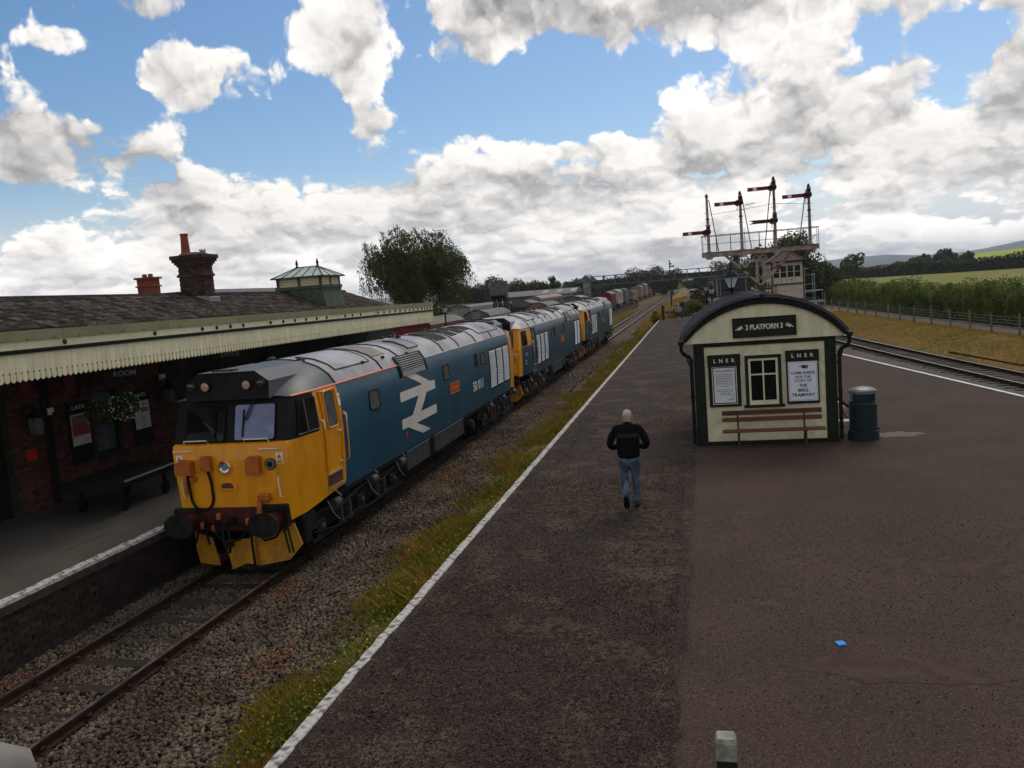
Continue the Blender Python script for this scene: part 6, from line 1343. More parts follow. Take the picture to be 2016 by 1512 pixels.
for y, z, w, lb, s_ in ((16.25, 2.72, .95, 'dark hanging sign lettered for a room under the canopy', 'ROOM'), (20.6, 2.76, 1.15, 'dark hanging office sign under the canopy above the engine roof', 'OFFICE')):
    t = thing('hanging_sign', lb, 'sign', (-12.5, y, z), R(62)); q = MB(); q.box(-w / 2, w / 2, -.02, .02, 0, .34); q.build('board', 'black', t); text('lettering', s_, .17, 'coachgrey', t, (0, -.024, .11), bold=.002); q = MB()
    if s_ == 'ROOM': q.box(-.25, .28, -.023, -.02, .25, .30); q.build('faded_line', 'inkgrey', t); q = MB()
    for x in (-w / 2 + .1, w / 2 - .1): q.bar((x, 0, .34), (x, 0, 3.55 - z + sg(y)), .02)
    q.build('hanger', 'black', t)
# luggage trolley: slatted flat top on small iron wheels with a drawbar
t = thing('luggage_trolley', 'dark slatted flat luggage trolley on the platform below the wall boards', 'trolley', (-12.55, 15.85, 0), R(3))
for k in range(6): q = MB(); q.box(-.66 + k * .222, -.66 + k * .222 + .205, -1.15, 1.15, .66, .70, b=.006); q.build('slat', 'black', t)
q = MB(); q.box(-.68, -.62, -1.18, 1.18, .54, .665); q.box(.66, .72, -1.18, 1.18, .54, .70); q.box(-.62, .66, -1.18, -1.12, .54, .665); q.box(-.62, .66, 1.12, 1.18, .54, .665); q.build('frame', 'black', t)
q = MB(); q.box(.72, .735, -1.0, .9, .66, .70); q.build('edge_strip', 'coachgrey', t)
for x in (-.5, .5):
    for y in (-.75, .75):
        q = MB(); q.lathe([(.04, -.02), (.12, -.02), (.15, -.018), (.15, .018), (.12, .02), (.04, .02)], 18, (x, y, .15), 'x'); q.bar((x, y, .15), (x, y, .56), .05); q.build('wheel', 'black', t)
q = MB(); q.tube([(0, 1.15, .5), (0, 1.7, .9), (0, 1.8, 1.0)], .022, 5); q.bar((-.18, 1.8, 1.0), (.18, 1.8, 1.0), .03); q.build('drawbar', 'black', t)
# ------------------------------------------------------------------ bracket signal
def make_signals():
    t = thing('bracket_signal', 'white bracket signal with a railed landing carrying four posts and five arms behind the hut', 'signal', (2.85, 40.0, 0))
    X = 2.85
    q = MB()
    for x, w in ((-.15, .06), (.15, .06)):
        for y in (-.15, .15): q.box(x - w, x + w, y - .05, y + .05, 0, 4.7)
    for z in np.arange(.4, 4.4, .62): q.bar((-.15, -.16, z), (.15, -.16, z + .5), .03, .05, up=(0, 1, 0)); q.bar((.15, -.16, z), (-.15, -.16, z + .5), .03, .05, up=(0, 1, 0)); q.bar((.16, -.15, z), (.16, .15, z + .5), .05, .03); q.bar((-.16, -.15, z), (-.16, .15, z + .5), .05, .03)
    q.box(-.30, .30, -.20, .20, 4.62, 4.84, b=.02); q.box(-.24, .24, -.22, .22, 4.45, 4.62, b=.02); q.build('mast', 'sigwhite', t)
    q = MB(); q.prism([(-.24, 3.40), (.24, 3.40), (.0, 3.05)], -.24, -.20, 'y'); q.box(-.22, .22, -.23, -.18, 3.36, 3.5); q.build('bracket_plate', 'rust', t)
    x0, x1 = .30 - X, 5.37 - X
    q = MB()
    for y in (-.45, .40): q.box(x0, x1, y, y + .05, 4.86, 5.0); q.box(x0, x1, y - .03, y + .08, 5.0, 5.02); q.box(x0, x1, y - .03, y + .08, 4.84, 4.86)
    for x in lin(x0 + .05, x1 - .05, 9): q.box(x - .04, x + .04, -.40, .40, 4.87, 4.98)
    for x in (.63 - X, 2.1 - X, 3.58 - X, 5.05 - X): q.prism([(x - .22, 4.84), (x + .22, 4.84), (x + .1, 4.72), (x - .1, 4.72)], -.47, -.41, 'y')
    q.build('landing_beam', 'sigwhite', t)
    for k in range(5): q = MB(); q.box(x0 + .02, x1 - .02, -.42 + k * .17, -.42 + k * .17 + .15, 5.03, 5.06); q.build('deck_plank', 'rust', t)
    q = MB()
    for a, b in (((-1.5, -.3, 4.86), (-.02, -.2, 3.42)), ((1.45, -.3, 4.86), (.02, -.2, 3.42)), ((-1.5, .3, 4.86), (-.02, .2, 3.42)), ((1.45, .3, 4.86), (.02, .2, 3.42))): q.bar(a, b, .07, .09)
    for s in (-1, 1): q.bar((s * .78, -.27, 4.18), (s * .25, -.2, 4.62), .05, .06)
    q.build('bracket_strut', 'sigwhite', t)
    q = MB()
    for x in (-.78, .78): q.box(x - .10, x + .10, -.33, -.26, 4.08, 4.26)
    q.build('gusset', 'rust', t)
    q = MB()
    for y in (-.46, .46):
        q.tube([(x0, y, 5.80), (x1, y, 5.80)], .016, 5)
        if y > 0: q.tube([(x0, y, 5.45), (x1, y, 5.45)], .012, 4)
        for x in lin(x0 + .02, x1 - .02, 8) if y > 0 else lin(x0 + .02, x1 - .02, 8): q.bar((x + (.05 if y > 0 else 0), y, 5.02), (x + (.05 if y > 0 else 0), y, 5.80), .022)
    q.tube([(x0, -.46, 5.80), (x0, .46, 5.80)], .014, 4); q.tube([(x1, -.46, 5.80), (x1, .46, 5.80)], .014, 4); q.build('hand_rail', 'railing', t)
    def arm(x, z, fish=False, small=False, post=None):
        a = obj('signal_arm', None, t, (x, -.13, z)); L_ = 1.14; h = .085
        po = [(-L_, -h), (-.10, -h * .95), (-.10, h * .95), (-L_, h)] if not fish else [(-L_, -h), (-.10, -h * .95), (-.10, h * .95), (-L_, h), (-L_ + .20, 0)]
        q = MB(); q.prism(po[::-1], -.012, .012, 'y'); q.build('blade', 'rust' if fish else 'sigred', a)
        if not fish: q = MB(); q.box(-.90, -.74, -.017, .017, -h - .002, h + .002); q.build('white_stripe', 'white', a)
        else:
            q = MB(); q.add([(-L_ + .42, -.015, -h), (-L_ + .50, -.015, -h), (-L_ + .62, -.015, 0), (-L_ + .50, -.015, h), (-L_ + .42, -.015, h), (-L_ + .54, -.015, 0)], [(0, 1, 2, 5), (5, 2, 3, 4)]); q.build('stripe', 'black', a)
        q = MB(); q.tube([(-.02 + .13 * math.cos(k * math.pi / 8), 0, .01 + .13 * math.sin(k * math.pi / 8)) for k in range(16)], .022, 5, closed=True); q.tube([(-.14 + .10 * math.cos(k * math.pi / 8), .01, -.02 + .12 * math.sin(k * math.pi / 8)) for k in range(16)], .02, 5, closed=True); q.box(-.28, .10, -.02, .03, -.05, .05); sp_ = q.build('spectacle', 'black', a)
        q = MB(); q.lathe([(.10, -.012), (.10, .012)], 14, (-.14, .01, -.02), 'y'); q.build('spectacle_glass', 'redplate', sp_); q = MB(); q.lathe([(.115, -.012), (.115, .012)], 14, (-.02, 0, .01), 'y'); q.build('spectacle_glass', 'lensd' if fish else 'sigred', sp_)
        q = MB(); q.box(-.08, .10, .10, .30, .10, .34, b=.03); q.lathe([(.06, .34), (.045, .42), (.02, .44)], 8, (.01, .2, 0)); q.lathe([(.06, .0), (.06, .12)], 10, (0, -.02, .22), 'y'); q.build('signal_lamp', 'black', a)
        q = MB(); q.tube([(-.10, .03, -.12), (-.16, .06, -.28), (-.10, .1, -.34)], .014, 4); q.bar((-.02, .06, -.06), (-.03, .08, -1.0), .014); q.build('arm_rod', 'rust', a)
    for x, top, arms in ((.63 - X, 7.55, ((5.98, 0),)), (2.1 - X, 7.55, ((7.18, 0),)), (3.57 - X, 8.05, ((7.70, 0), (6.24, 1))), (5.05 - X, 7.58, ((7.23, 0),))):
        q = MB(); q.tube([(x, 0, 5.05), (x, 0, top)], [.075, .055], 10); q.box(x - .12, x + .12, -.12, .12, 5.05, 5.10); p = q.build('signal_post', 'sigwhite', t)
        q = MB(); q.lathe([(.07, top), (.09, top + .02), (.05, top + .06), (.06, top + .10), (.02, top + .15)], 10, (x, 0, 0)); q.lathe([(.09, 6.55), (.09, 6.60)], 8, (x, 0, 0)); q.build('post_cap', 'black', p)
        q = MB()
        for z in (6.3, 6.85): q.bar((x - .14, 0, z), (x + .14, 0, z), .018, .018)
        q.build('step_iron', 'iron', p)
        for z, f in arms: arm(x, z, bool(f))
        s = 1 if x < 0.5 else -1; q = MB(); q.tube([(x + s * .03, .10, top - .10), (x + s * .10, .18, top - .12), (x + s * .44, .42, 5.1)], .022, 5); q.build('post_stay', 'black', t)
    q = MB(); q.tube([(.63 - X, 0, 6.75), (2.1 - X, 0, 6.86), (3.57 - X, 0, 7.0), (5.05 - X, 0, 6.85)], .008, 4); q.tube([(2.3 - X, 0, 7.05), (2.75 - X, .1, 7.12)], .015, 4); q.build('tie_wire', 'iron', t)
    q = MB()
    for x in (.18, .30, .42, .62): q.tube([(x, -.28, 0), (x, -.28, 3.35)], .022, 5)
    q.box(.12, .70, -.32, -.24, 3.30, 3.36); q.box(.12, .7, -.32, -.25, 2.8, 2.9); q.build('ladder_pipes', 'boxbrown', t)
make_signals()
# ------------------------------------------------------------------ signal box
def make_box():
    t = thing('signal_box', 'cream boarded signal box with tall windows and brown hipped roof behind the bracket signal', 'signal box', (6.2, 62.0, 0)); W = 1.03; D = 5.4
    q = MB(); q.box(-W + .03, W - .03, .03, D, .0, 1.96); q.build('brick_base', 'brickdark', t)
    q = MB(); q.box(-W + .03, W - .03, .06, D, 1.96, 3.0); q.box(-W + .03, W - .03, .05, D, 3.0, 3.45); q.box(-W + .02, W - .02, .05, D, 4.36, 4.62); q.build('wall', 'boxcream', t)
    for k in range(10): q = MB(); z = 1.99 + k * .0985; q.prism([(0.02, z), (.055, z), (.03, z + .094), (.02, z + .094)], -W + .06, W - .05, 'x'); q.build('weatherboard', 'boxcream', t)
    for k in range(11): q = MB(); z = 2.0 + k * .0985; q.prism([(-W - .015, z), (-W + .03, z), (-W + .03, z + .094), (-W + .005, z + .094)], .12, D, 'y'); q.build('weatherboard', 'boxpink', t)
    q = MB(); q.box(-W - .03, W + .03, -.03, D, 2.96, 3.08, b=.01); q.build('band', 'lantgreen', t)
    q = MB(); q.box(-W - .03, -W + .06, -.02, .10, 1.94, 4.62); q.box(-W, W, 0, .06, 1.88, 1.97); q.build('corner_board', 'boxbrown', t); q = MB(); q.box(W - .08, W + .0, -.01, .06, 1.96, 4.6); q.build('corner_board', 'boxcream', t)
    q = MB(); q.box(-W + .12, W - .08, -.01, .04, 3.09, 3.44, b=.01); nb = q.build('name_board', 'boxcream', t); q = MB()
    for x in (-.34, .0, .28): q.box(x - .015, x + .015, -.016, -.01, 3.18, 3.36); q.box(x - .04, x + .05, -.016, -.01, 3.32, 3.35)
    q.build('worn_letters', 'boxbrown', nb)
    for k in range(4):
        w = obj('window', None, t); a = -W + .09 + k * .472; b = a + .46; q = MB()
        for x0, x1, z0, z1 in ((a, a + .04, 3.46, 4.36), (b - .04, b, 3.46, 4.36), (a + .04, b - .04, 4.31, 4.36), (a + .04, b - .04, 3.46, 3.51), (a + .04, b - .04, 3.86, 3.89)): q.box(x0, x1, .0, .05, z0, z1)
        q.build('frame', 'boxcream', w); q = MB(); q.box(a + .04, b - .04, .03, .04, 3.51, 4.31); q.build('pane', 'glassd', w)
    for k in range(6):
        w = obj('window', None, t); a = .14 + k * .84; b = a + .80; q = MB()
        for y0, y1, z0, z1 in ((a, a + .05, 3.40, 4.36), (b - .05, b, 3.40, 4.36), (a + .05, b - .05, 4.30, 4.36), (a + .05, b - .05, 3.40, 3.46), (a + .38, a + .42, 3.46, 4.3)): q.box(-W - .01, -W + .03, y0, y1, z0, z1)
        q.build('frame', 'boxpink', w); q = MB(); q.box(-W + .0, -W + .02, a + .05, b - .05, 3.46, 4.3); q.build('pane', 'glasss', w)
    q = MB(); e = .28; zz = 4.60; P = [(-W - e, -e, zz), (W + e, -e, zz), (W + e, D + e, zz), (-W - e, D + e, zz), (0, 1.05, 5.42), (0, D - 1.05, 5.42)]
    q.add(P, [(0, 1, 4), (1, 2, 5, 4), (2, 3, 5), (3, 0, 4, 5), (3, 2, 1, 0)]); rf = q.build('roof', 'boxroof', t, sharp=0)
    q = MB()
    for i, j in ((0, 4), (1, 4), (4, 5)): q.bar(P[i], P[j], .09, .06)
    q.build('hip_tiles', 'boxroof', rf); q = MB(); q.box(-W - e, W + e, -e - .04, -e, zz - .05, zz + .04); q.box(-W - e - .04, -W - e, -e, D + e, zz - .05, zz + .04); q.build('gutter', 'black', rf)
    q = MB()
    for x in (-W - .04, -W - .28, -W - .5): q.tube([(x, -.4, 0), (x, -.4, 3.25)], .03, 5)
    q.box(-W - .55, -W, -.44, -.36, 2.75, 2.9); q.box(-W - .55, -W, -.44, -.36, 3.2, 3.25); q.build('landing_rail', 'boxbrown', t)
    s = thing('scaffold_stair', 'galvanised scaffold stair standing against the right side of the signal box', 'scaffolding', (7.75, 62.4, -.4)); q = MB()
    for x in (-.35, .30, .95):
        for y in (0, 1.1): q.tube([(x, y, 0), (x, y, 4.6 if x < 0 else 4.05 if x < .9 else 2.6)], .028, 6)
    q.build('standard', 'galv', s); q = MB()
    for z in (.7, 1.4, 2.0, 2.75, 3.3, 3.95): q.tube([(-.4, 0, z), (1.0 if z < 2.5 else .35, 0, z)], .022, 5); q.tube([(-.35, 0, z), (-.35, 1.1, z)], .022, 5); q.tube([(.30, 0, z), (.30, 1.1, z)], .022, 5)
    q.tube([(-.1, 0, 4.4), (-.35, 0, 4.4)], .02, 5); q.build('ledger', 'galv', s)
    for z in (2.05, 2.8): q = MB(); q.box(-.35, .9, 0, 1.1, z, z + .05); q.build('platform_board', 'coachgrey', s)
    q = MB(); q.bar((.30, -.05, 2.0), (1.2, -.05, .1), .06, .20); q.bar((.30, .7, 2.0), (1.2, .7, .1), .06, .20)
    for k in range(7): q.box(.35 + k * .125, .55 + k * .125, -.05, .7, 1.75 - k * .26, 1.78 - k * .26)
    q.build('stair_flight', 'galv', s)
    q = MB()
    for k in range(18): x, z = random.uniform(-.3, .3), random.uniform(.3, 1.9); q.box(x, x + .14, .1, .3, z, z + .10)
    q.build('stored_items', 'coachgrey', s)
MT['boxroof'] = mat('brown_tile_roof', (.095, .058, .045), (.065, .042, .034), sc=5, rough=.8, bump=.3, bsc=40)
make_box()
# ------------------------------------------------------------------ gas lamps
def lamp(label, x, y, z0, ztop, w, post=True, bars='black'):
    t = thing('platform_lamp', label, 'lamp', (x, y, z0), 0, 'glazed platform lamps'); H = ztop - z0; k = w / .44; g0 = H - .62 * k; g1 = H - .33 * k
    q = MB(); q.lathe([(.08 * k, g0), (.20 * k, g1)], 4, smooth=False); q.build('lantern_glass', 'glassl', t)
    q = MB(); q.lathe([(.235 * k, g1), (.22 * k, g1 + .03 * k), (.10 * k, g1 + .16 * k), (.045 * k, g1 + .18 * k), (.05 * k, g1 + .22 * k), (.02 * k, g1 + .26 * k), (.012 * k, g1 + .33 * k)], 4 if False else 8, smooth=False); q.build('lantern_top', 'black', t)
    q = MB()
    for j in range(4): a = j * math.pi / 2; q.bar((.08 * k * math.cos(a), .08 * k * math.sin(a), g0), (.205 * k * math.cos(a), .205 * k * math.sin(a), g1), .022 * k)
    q.lathe([(.09 * k, g0 - .03 * k), (.095 * k, g0 + .01 * k)], 8); q.tube([(-.20 * k, 0, g0 - .06 * k), (.20 * k, 0, g0 - .06 * k)], .016 * k, 5); q.build('lantern_frame', 'black', t)
    q = MB(); q.lathe([(.13, 0), (.13, .25), (.10, .30), (.085, .9), (.06, 1.0), (.05, g0 - .25 * k), (.075 * k, g0 - .2 * k), (.04, g0 - .15 * k), (.05, g0)], 12); q.build('post', 'black', t)
MT['glassl'] = mat('frosted_lamp_glass', (.55, .56, .55), (.46, .47, .46), sc=4, rough=.25)
lamp('largest platform lamp with white glass standing just behind the hut roof', .95, 24.6, 0, 4.26, .46)
lamp('smaller platform lamp left of the big one above the purple shrub', .86, 53, 0, 3.55, .46); lamp('smallest platform lamp directly beyond the other two', .70, 68, 0, 3.50, .46)
lamp('lamp on the left platform just past the end of the canopy', -16.2, 53, -.9, 3.64, .50); lamp('lamp in the yard left of the brown timber hut', -19.5, 88, -.9, 3.40, .52)
# ------------------------------------------------------------------ footbridge
def make_bridge():
    t = thing('footbridge', 'long grey-green lattice footbridge crossing the tracks in the distance', 'footbridge', (0, 185, 0)); x0, x1, zb, zt = -22.5, 13.5, 3.92, 5.85
    for y in (0, 2.0):
        q = MB(); q.box(x0, x1, y, y + .12, zb - .12, zb + .12); q.box(x0, x1, y, y + .12, zt - .08, zt + .08); n = 14
        xs = lin(x0, x1, n)
        for x in xs: q.box(x - .11, x + .11, y, y + .12, zb, zt)
        for i in range(n):
            a, b = (xs[i], xs[i + 1]) if i < n * .55 else (xs[i + 1], xs[i]); q.bar((a, y + .06, zt), (b, y + .06, zb), .13, .10)
        q.build('truss', 'bridgegrey', t)
    q = MB(); q.box(x0, x1, .15, 1.95, zb - .1, zb + .05); q.box(x0, x1, .14, .18, zb + .1, zb + 1.12); q.box(x0, x1, 1.9, 1.94, zb + .1, zb + 1.12); q.build('parapet', 'bridgedark', t)
    q = MB()
    for x in np.arange(x0, x1, .85): q.box(x - .03, x + .03, .10, .14, zb + .05, zb + 1.12)
    q.build('parapet_ribs', 'bridgegrey', t)
    q = MB(); q.prism([(-25.6, 4.75), (-21.9, 4.75), (-23.75, 6.35)], -.4, 2.8, 'y'); q.build('tower_roof', 'bridgegrey', t); q = MB(); q.box(-24.4, -22.95, -.2, 2.3, -1.1, 4.75); q.build('stair_tower', 'barnlight', t)
    q = MB()
    for z in (.5, 2.0, 3.4): q.box(-25.3, -20.4, -.3, -.2, z, z + .15)
    for x in (-25.2, -22.7, -20.6): q.box(x - .08, x + .08, -.3, -.15, -1, 4.2)
    q.bar((-22.6, -.25, 2.0), (-20.5, -.25, 3.5), .2, .12); q.build('stair_frame', 'bridgegrey', t)
    q = MB(); q.box(13.3, 14.3, -.1, 2.2, -.6, 5.9); q.build('end_tower', 'bridgegrey', t)
make_bridge()
t = thing('platform_shed', 'dark shed under the right end of the footbridge', 'shed', (6.3, 168, 0)); q = MB(); q.box(-2.5, 3.6, 0, 6, 0, 3.2); q.build('wall', 'shed', t); q = MB(); q.box(-2.7, 3.8, -.3, 6.2, 3.2, 3.42); q.build('roof', 'barnroof', t); q = MB()
for x in (-1.9, 2.9): q.box(x - .06, x + .06, -.2, -.1, 0, 3.2)
q.box(-2.6, -2.35, -.05, 0, 0, 3.2); q.build('post', 'barnlight', t); q = MB(); q.box(-1.7, 2.6, -.06, 0, .5, .7); q.build('bench_rail', 'hutbrown', t)
t = thing('signal_post', 'tall dark single-arm signal post between the running line and the platform ramp', 'signal', (-4.1, 138, -.9)); q = MB(); q.tube([(0, 0, 0), (0, 0, 7.75)], [.12, .07], 8); q.lathe([(.08, 7.7), (.11, 7.75), (.05, 7.95)], 8); q.build('post', 'black', t); q = MB(); q.box(.05, .62, -.03, .03, 6.85, 7.05); q.lathe([(.14, -.03), (.14, .03)], 10, (.62, 0, 6.95), 'y'); q.lathe([(.15, -.03), (.15, .03)], 10, (.05, 0, 6.9), 'y'); q.build('arm', 'black', t); q = MB(); q.box(.05, .28, -.1, .12, 7.2, 7.5, b=.03); q.box(-.12, .2, -.14, .14, 4.55, 4.7); q.build('signal_lamp', 'black', t)
# ------------------------------------------------------------------ wagons, coaches and buildings of the yard
_wheel = {}
def vehicle(name, label, cat, x, y, L_, W, H, side, roofm, z0=-.95, wins=0, arch=.45, floor=.95, ribs=0, ends=None, group=None, door=True, rz=0):
    t = thing(name, label, cat, (x, y, z0), rz, group); hw = W / 2
    q = MB(); q.box(-hw, hw, 0, L_, floor, H - arch); q.build('body', side, t)
    n = 12; rad = (hw * 1.04) ** 2 / (2 * arch) + arch / 2; c = H - rad; a = math.asin(hw * 1.04 / rad)
    ar = [(rad * math.sin(-a + 2 * a * i / n), c + rad * math.cos(-a + 2 * a * i / n)) for i in range(n + 1)]
    q = MB(); q.loft([[(p, yy, z) for p, z in ar] for yy in (-.12, L_ + .12)], smooth=True); q.prism(ar, -.02, .0, 'y'); q.build('roof', roofm, t, sharp=30)
    q = MB(); q.prism([(p * .965, z - .03) for p, z in ar] + [(hw - .01, H - arch), (-hw + .01, H - arch)], -.04, .02, 'y'); q.build('end_panel', ends or side, t)
    q = MB(); q.tube([(p, -.13, z) for p, z in ar], .035, 5); q.build('roof_edge', 'black', t)
    q = MB(); q.box(-hw + .1, hw - .1, .1, L_ - .1, floor - .25, floor); q.box(-1.0, 1.0, -.25, 0, floor - .2, floor)
    for s in (-1, 1): q.lathe([(.1, -.5), (.1, -.12), (.2, -.1), (.2, 0)], 10, (s * .86, 0, floor - .05), 'y')
    q.build('underframe', 'dark', t)
    if 'w' not in _wheel: q = MB(); q.lathe([(.1, -.05), (.46, -.05), (.46, .05), (.1, .05)], 18, (0, 0, 0), 'x'); _wheel['w'] = q.mesh('wheel', 'dark')
    for yy in ((1.2, L_ - 1.2) if L_ < 10 else (1.2, 3.6, L_ - 3.6, L_ - 1.2)):
        for s in (-1, 1): obj('wheel', _wheel['w'], t, (s * .75, yy, .46))
    if wins:
        for k in range(wins):
            yy = .9 + (L_ - 1.8) * (k + .5) / wins; ww = (L_ - 1.8) / wins * .52; q = MB(); q.box(hw - .01, hw + .02, yy - ww / 2, yy + ww / 2, floor + .95, H - arch - .35); q.build('window', 'glassd', t)
    if ribs:
        q = MB()
        for k in range(ribs + 1): yy = L_ * k / ribs; q.box(hw, hw + .05, max(0, yy - .04), min(L_, yy + .04), floor, H - arch)
        for k in (-.45, 0, .45): q.box(k * W - .04, k * W + .04, -.09, -.04, floor, H - arch)
        q.build('body_ribs', side, t)
    if door: q = MB(); q.box(hw + .0, hw + .035, L_ * .38, L_ * .62, floor + .05, H - arch - .1); q.build('side_door', side, t)
    return t
def louvre_end(t, W, H):
    q = MB()
    for s in (-1, 1):
        for k in range(4): q.box(s * .42 if s > 0 else -W * .46, W * .46 if s > 0 else -.42, -.07, -.04, 2.55 + k * .17, 2.60 + k * .17)
    q.build('louvres', 'black', t); q = MB(); q.box(-.40, .40, -.08, -.04, 2.4, 3.1); q.build('end_plate', 'barnlight', t)
vehicle('goods_van', 'dull red goods van with grey arched roof behind the canopy end', 'goods van', -20.4, 58.5, 9.0, 2.7, 3.45, 'vanred', 'vangrey', group='vans and wagons in the yard', arch=.5)
v = vehicle('goods_van', 'grey van with black-edged arched end and louvres behind the leading engine', 'goods van', -21.0, 79, 9.5, 2.65, 3.36, 'coachgrey', 'vangrey', group='vans and wagons in the yard', arch=.62); louvre_end(v, 2.65, 3.36)
vehicle('goods_van', 'brown van with pale roof just above the middle engine', 'goods van', -19.7, 104, 10, 2.6, 3.3, 'coachbrown', 'barnroof', group='vans and wagons in the yard', arch=.5)
vehicle('goods_van', 'green-grey boxy van just above the farthest engine roof', 'goods van', -17.9, 122, 6, 2.6, 3.55, 'vanteal', 'barnlight', group='vans and wagons in the yard', arch=.2)
vehicle('coach', 'long grey coach with dark windows beyond the water tank', 'coach', -27.9, 97, 20, 2.75, 3.72, 'coachgrey', 'barnroof', arch=.28, wins=14, group='coaches standing in the yard', door=False)
vehicle('coach', 'faded brown coach with a row of windows beyond the timber hut', 'coach', -25.0, 128, 22, 2.75, 3.95, 'vanpink', 'vanpink', wins=10, group='coaches standing in the yard', door=False)
t = thing('timber_hut', 'brown timber hut with dark open doorway beside the grey coach', 'hut', (-22.9, 112, -1.1)); q = MB(); q.box(-1.9, 1.9, 0, 5, 0, 2.9); q.build('wall', 'hutbrown', t); q = MB(); q.prism([(-2.1, 2.85), (2.1, 2.85), (2.1, 2.95), (0, 3.75), (-2.1, 2.95)], -.2, 5.2, 'y'); q.build('roof', 'barnroof', t); q = MB(); q.box(-.3, 1.1, -.03, .0, 0, 2.6); q.build('doorway', 'black', t); q = MB(); q.box(-1.5, -.7, -.03, 0, 1.1, 2.2); q.build('window', 'vanpink', t)
t = thing('low_building', 'low brown tiled building between the big tree and the grey coach', 'building', (-33, 108, -1.1)); q = MB(); q.box(-3, 3, 0, 6, 0, 2.3); q.build('wall', 'brickdark', t); q = MB(); q.prism([(-.3, 2.2), (6.3, 2.2), (3, 3.9)], -3.4, 3.4, 'x'); q.build('roof', 'boxroof', t)
mm = vehicle('goods_van', 'bright red van end beyond the farthest engine', 'goods van', -16.2, 150, 8.5, 2.6, 3.55, 'vanred', 'barnroof', group='vans on the siding beyond the engines', ribs=5)
vehicle('goods_van', 'dark grey roofed van half hidden left of the bright red one', 'goods van', -19.8, 138, 8, 2.6, 3.4, 'hutbrown', 'barnroof', group='vans on the siding beyond the engines')
vehicle('goods_van', 'cream van with two dark windows next along from the bright red one', 'goods van', -16.1, 163, 10, 2.6, 3.8, 'vanwhite', 'barnlight', group='vans on the siding beyond the engines', wins=2)
vehicle('goods_van', 'pale teal van with white pillars next along from the cream one', 'goods van', -16.0, 177, 10, 2.6, 3.85, 'vanteal', 'barnroof', group='vans on the siding beyond the engines', ribs=4)
vehicle('flat_wagon', 'brown open wagon with slatted sides under the footbridge', 'wagon', -15.7, 196, 16, 2.5, 2.9, 'coachbrown', 'hutbrown', group='vans on the siding beyond the engines', arch=.1, wins=6)
vehicle('goods_van', 'pinkish box van beyond the brown open wagon', 'goods van', -15.5, 222, 8, 2.6, 4.0, 'vanpink', 'vanpink', group='vans on the siding beyond the engines')
vehicle('goods_van', 'pale pinkish van, the farthest boxy one on the siding', 'goods van', -15.3, 238, 9, 2.7, 4.4, 'vanpink', 'vanwhite', group='vans on the siding beyond the engines', rz=0)
t = thing('rail_crane', 'small dull red crane jib lowered at the end of the siding', 'crane', (-14.8, 258, -.95)); q = MB(); q.box(-1.2, 1.2, 0, 10, .6, 1.1); q.build('bed', 'dark', t); q = MB(); q.bar((0, .5, 3.6), (0, 14, 1.4), .5, .35); q.box(-1, 1, 6, 9, 1.1, 2.6); q.build('jib', 'coachbrown', t)
t = thing('rail_engine', 'small dark engine far along the running line beneath the footbridge', 'locomotive', (-8.7, 330, -.95)); q = MB(); q.box(-1.3, 1.3, 0, 10, .8, 3.0, b=.1); q.build('body', 'dark', t); q = MB(); q.box(-1.35, 1.35, 6, 10, 3.0, 3.9, b=.2); q.lathe([(.3, 3.0), (.35, 4.0)], 10, (0, 1.5, 0)); q.build('cab', 'dark', t)
t = thing('van_body', 'pale road vehicle parked beyond the purple shrub under the footbridge', 'van', (-.6, 176, -.3)); q = MB(); q.box(-1, 1, 0, 4.5, .5, 1.9, b=.25); q.build('body', 'vanwhite', t); q = MB(); q.box(-.85, .85, -.02, 0, 1.25, 1.7); q.build('window', 'glassd', t); q = MB(); q.box(-1, 1, .1, .8, 0, .6); q.build('wheels', 'dark', t)
t = thing('water_tank', 'rusty grey round-fronted water tank on black trestle legs in the yard', 'water tank', (-21.6, 92, -1.1)); q = MB(); q.lathe([(.92, 4.75), (.97, 4.77), (1.0, 6.2), (1.03, 6.23), (1.03, 6.32), (.95, 6.32), (.94, 6.0)], 28); q.build('tank', 'tank', t); q = MB()
for x in (-.6, .0, .6):
    for y in (-.5, .5): q.box(x - .08, x + .08, y - .08, y + .08, 0, 4.5)
q.box(-.80, .80, -.7, .7, 4.45, 4.75); q.bar((-.6, -.5, 3.0), (0, -.5, 4.4), .08); q.bar((.6, -.5, 3.0), (0, -.5, 4.4), .08); q.build('trestle', 'black', t)
t = thing('barn', 'long grey sheeted barn with skylights beyond the yard', 'barn', (-40, 172, -1.1)); q = MB(); q.box(0, 15.4, 0, 14, 0, 3.9); q.build('wall', 'barn', t)
for k in range(13):
    q = MB(); q.box(.1 + k * 1.17, 1.17 + k * 1.17, -.05, 0, 0, 3.85); q.build('wall_panel', 'barnlight' if k > 10 else 'barn', t)
q = MB(); q.add([(-.4, -.5, 3.9), (15.6, -.5, 3.9), (15.6, 7, 4.95), (-.4, 7, 4.95), (15.6, 14.5, 3.9), (-.4, 14.5, 3.9)], [(0, 1, 2, 3), (3, 2, 4, 5), (1, 4, 2), (0, 3, 5)]); rf = q.build('roof', 'barnroof', t, sharp=0)
for x in (8.2, 11.2, 14.2): q = MB(); q.add([(x, 2.0, 4.28), (x + 1.1, 2.0, 4.28), (x + 1.1, 5.4, 4.755), (x, 5.4, 4.755)], [(0, 1, 2, 3)]); q.build('skylight', 'vanwhite', rf)
t = thing('yard_fence', 'dark post and rail fence along the siding beyond the engines', 'fence', (-12.4, 92, -1.1))
for k in range(34): q = MB(); q.box(-.06, .06, -.06, .06, 0, 1.15); q.build('post', 'fencedark', t, (.02 * k, k * 2.4, 0))
q = MB()
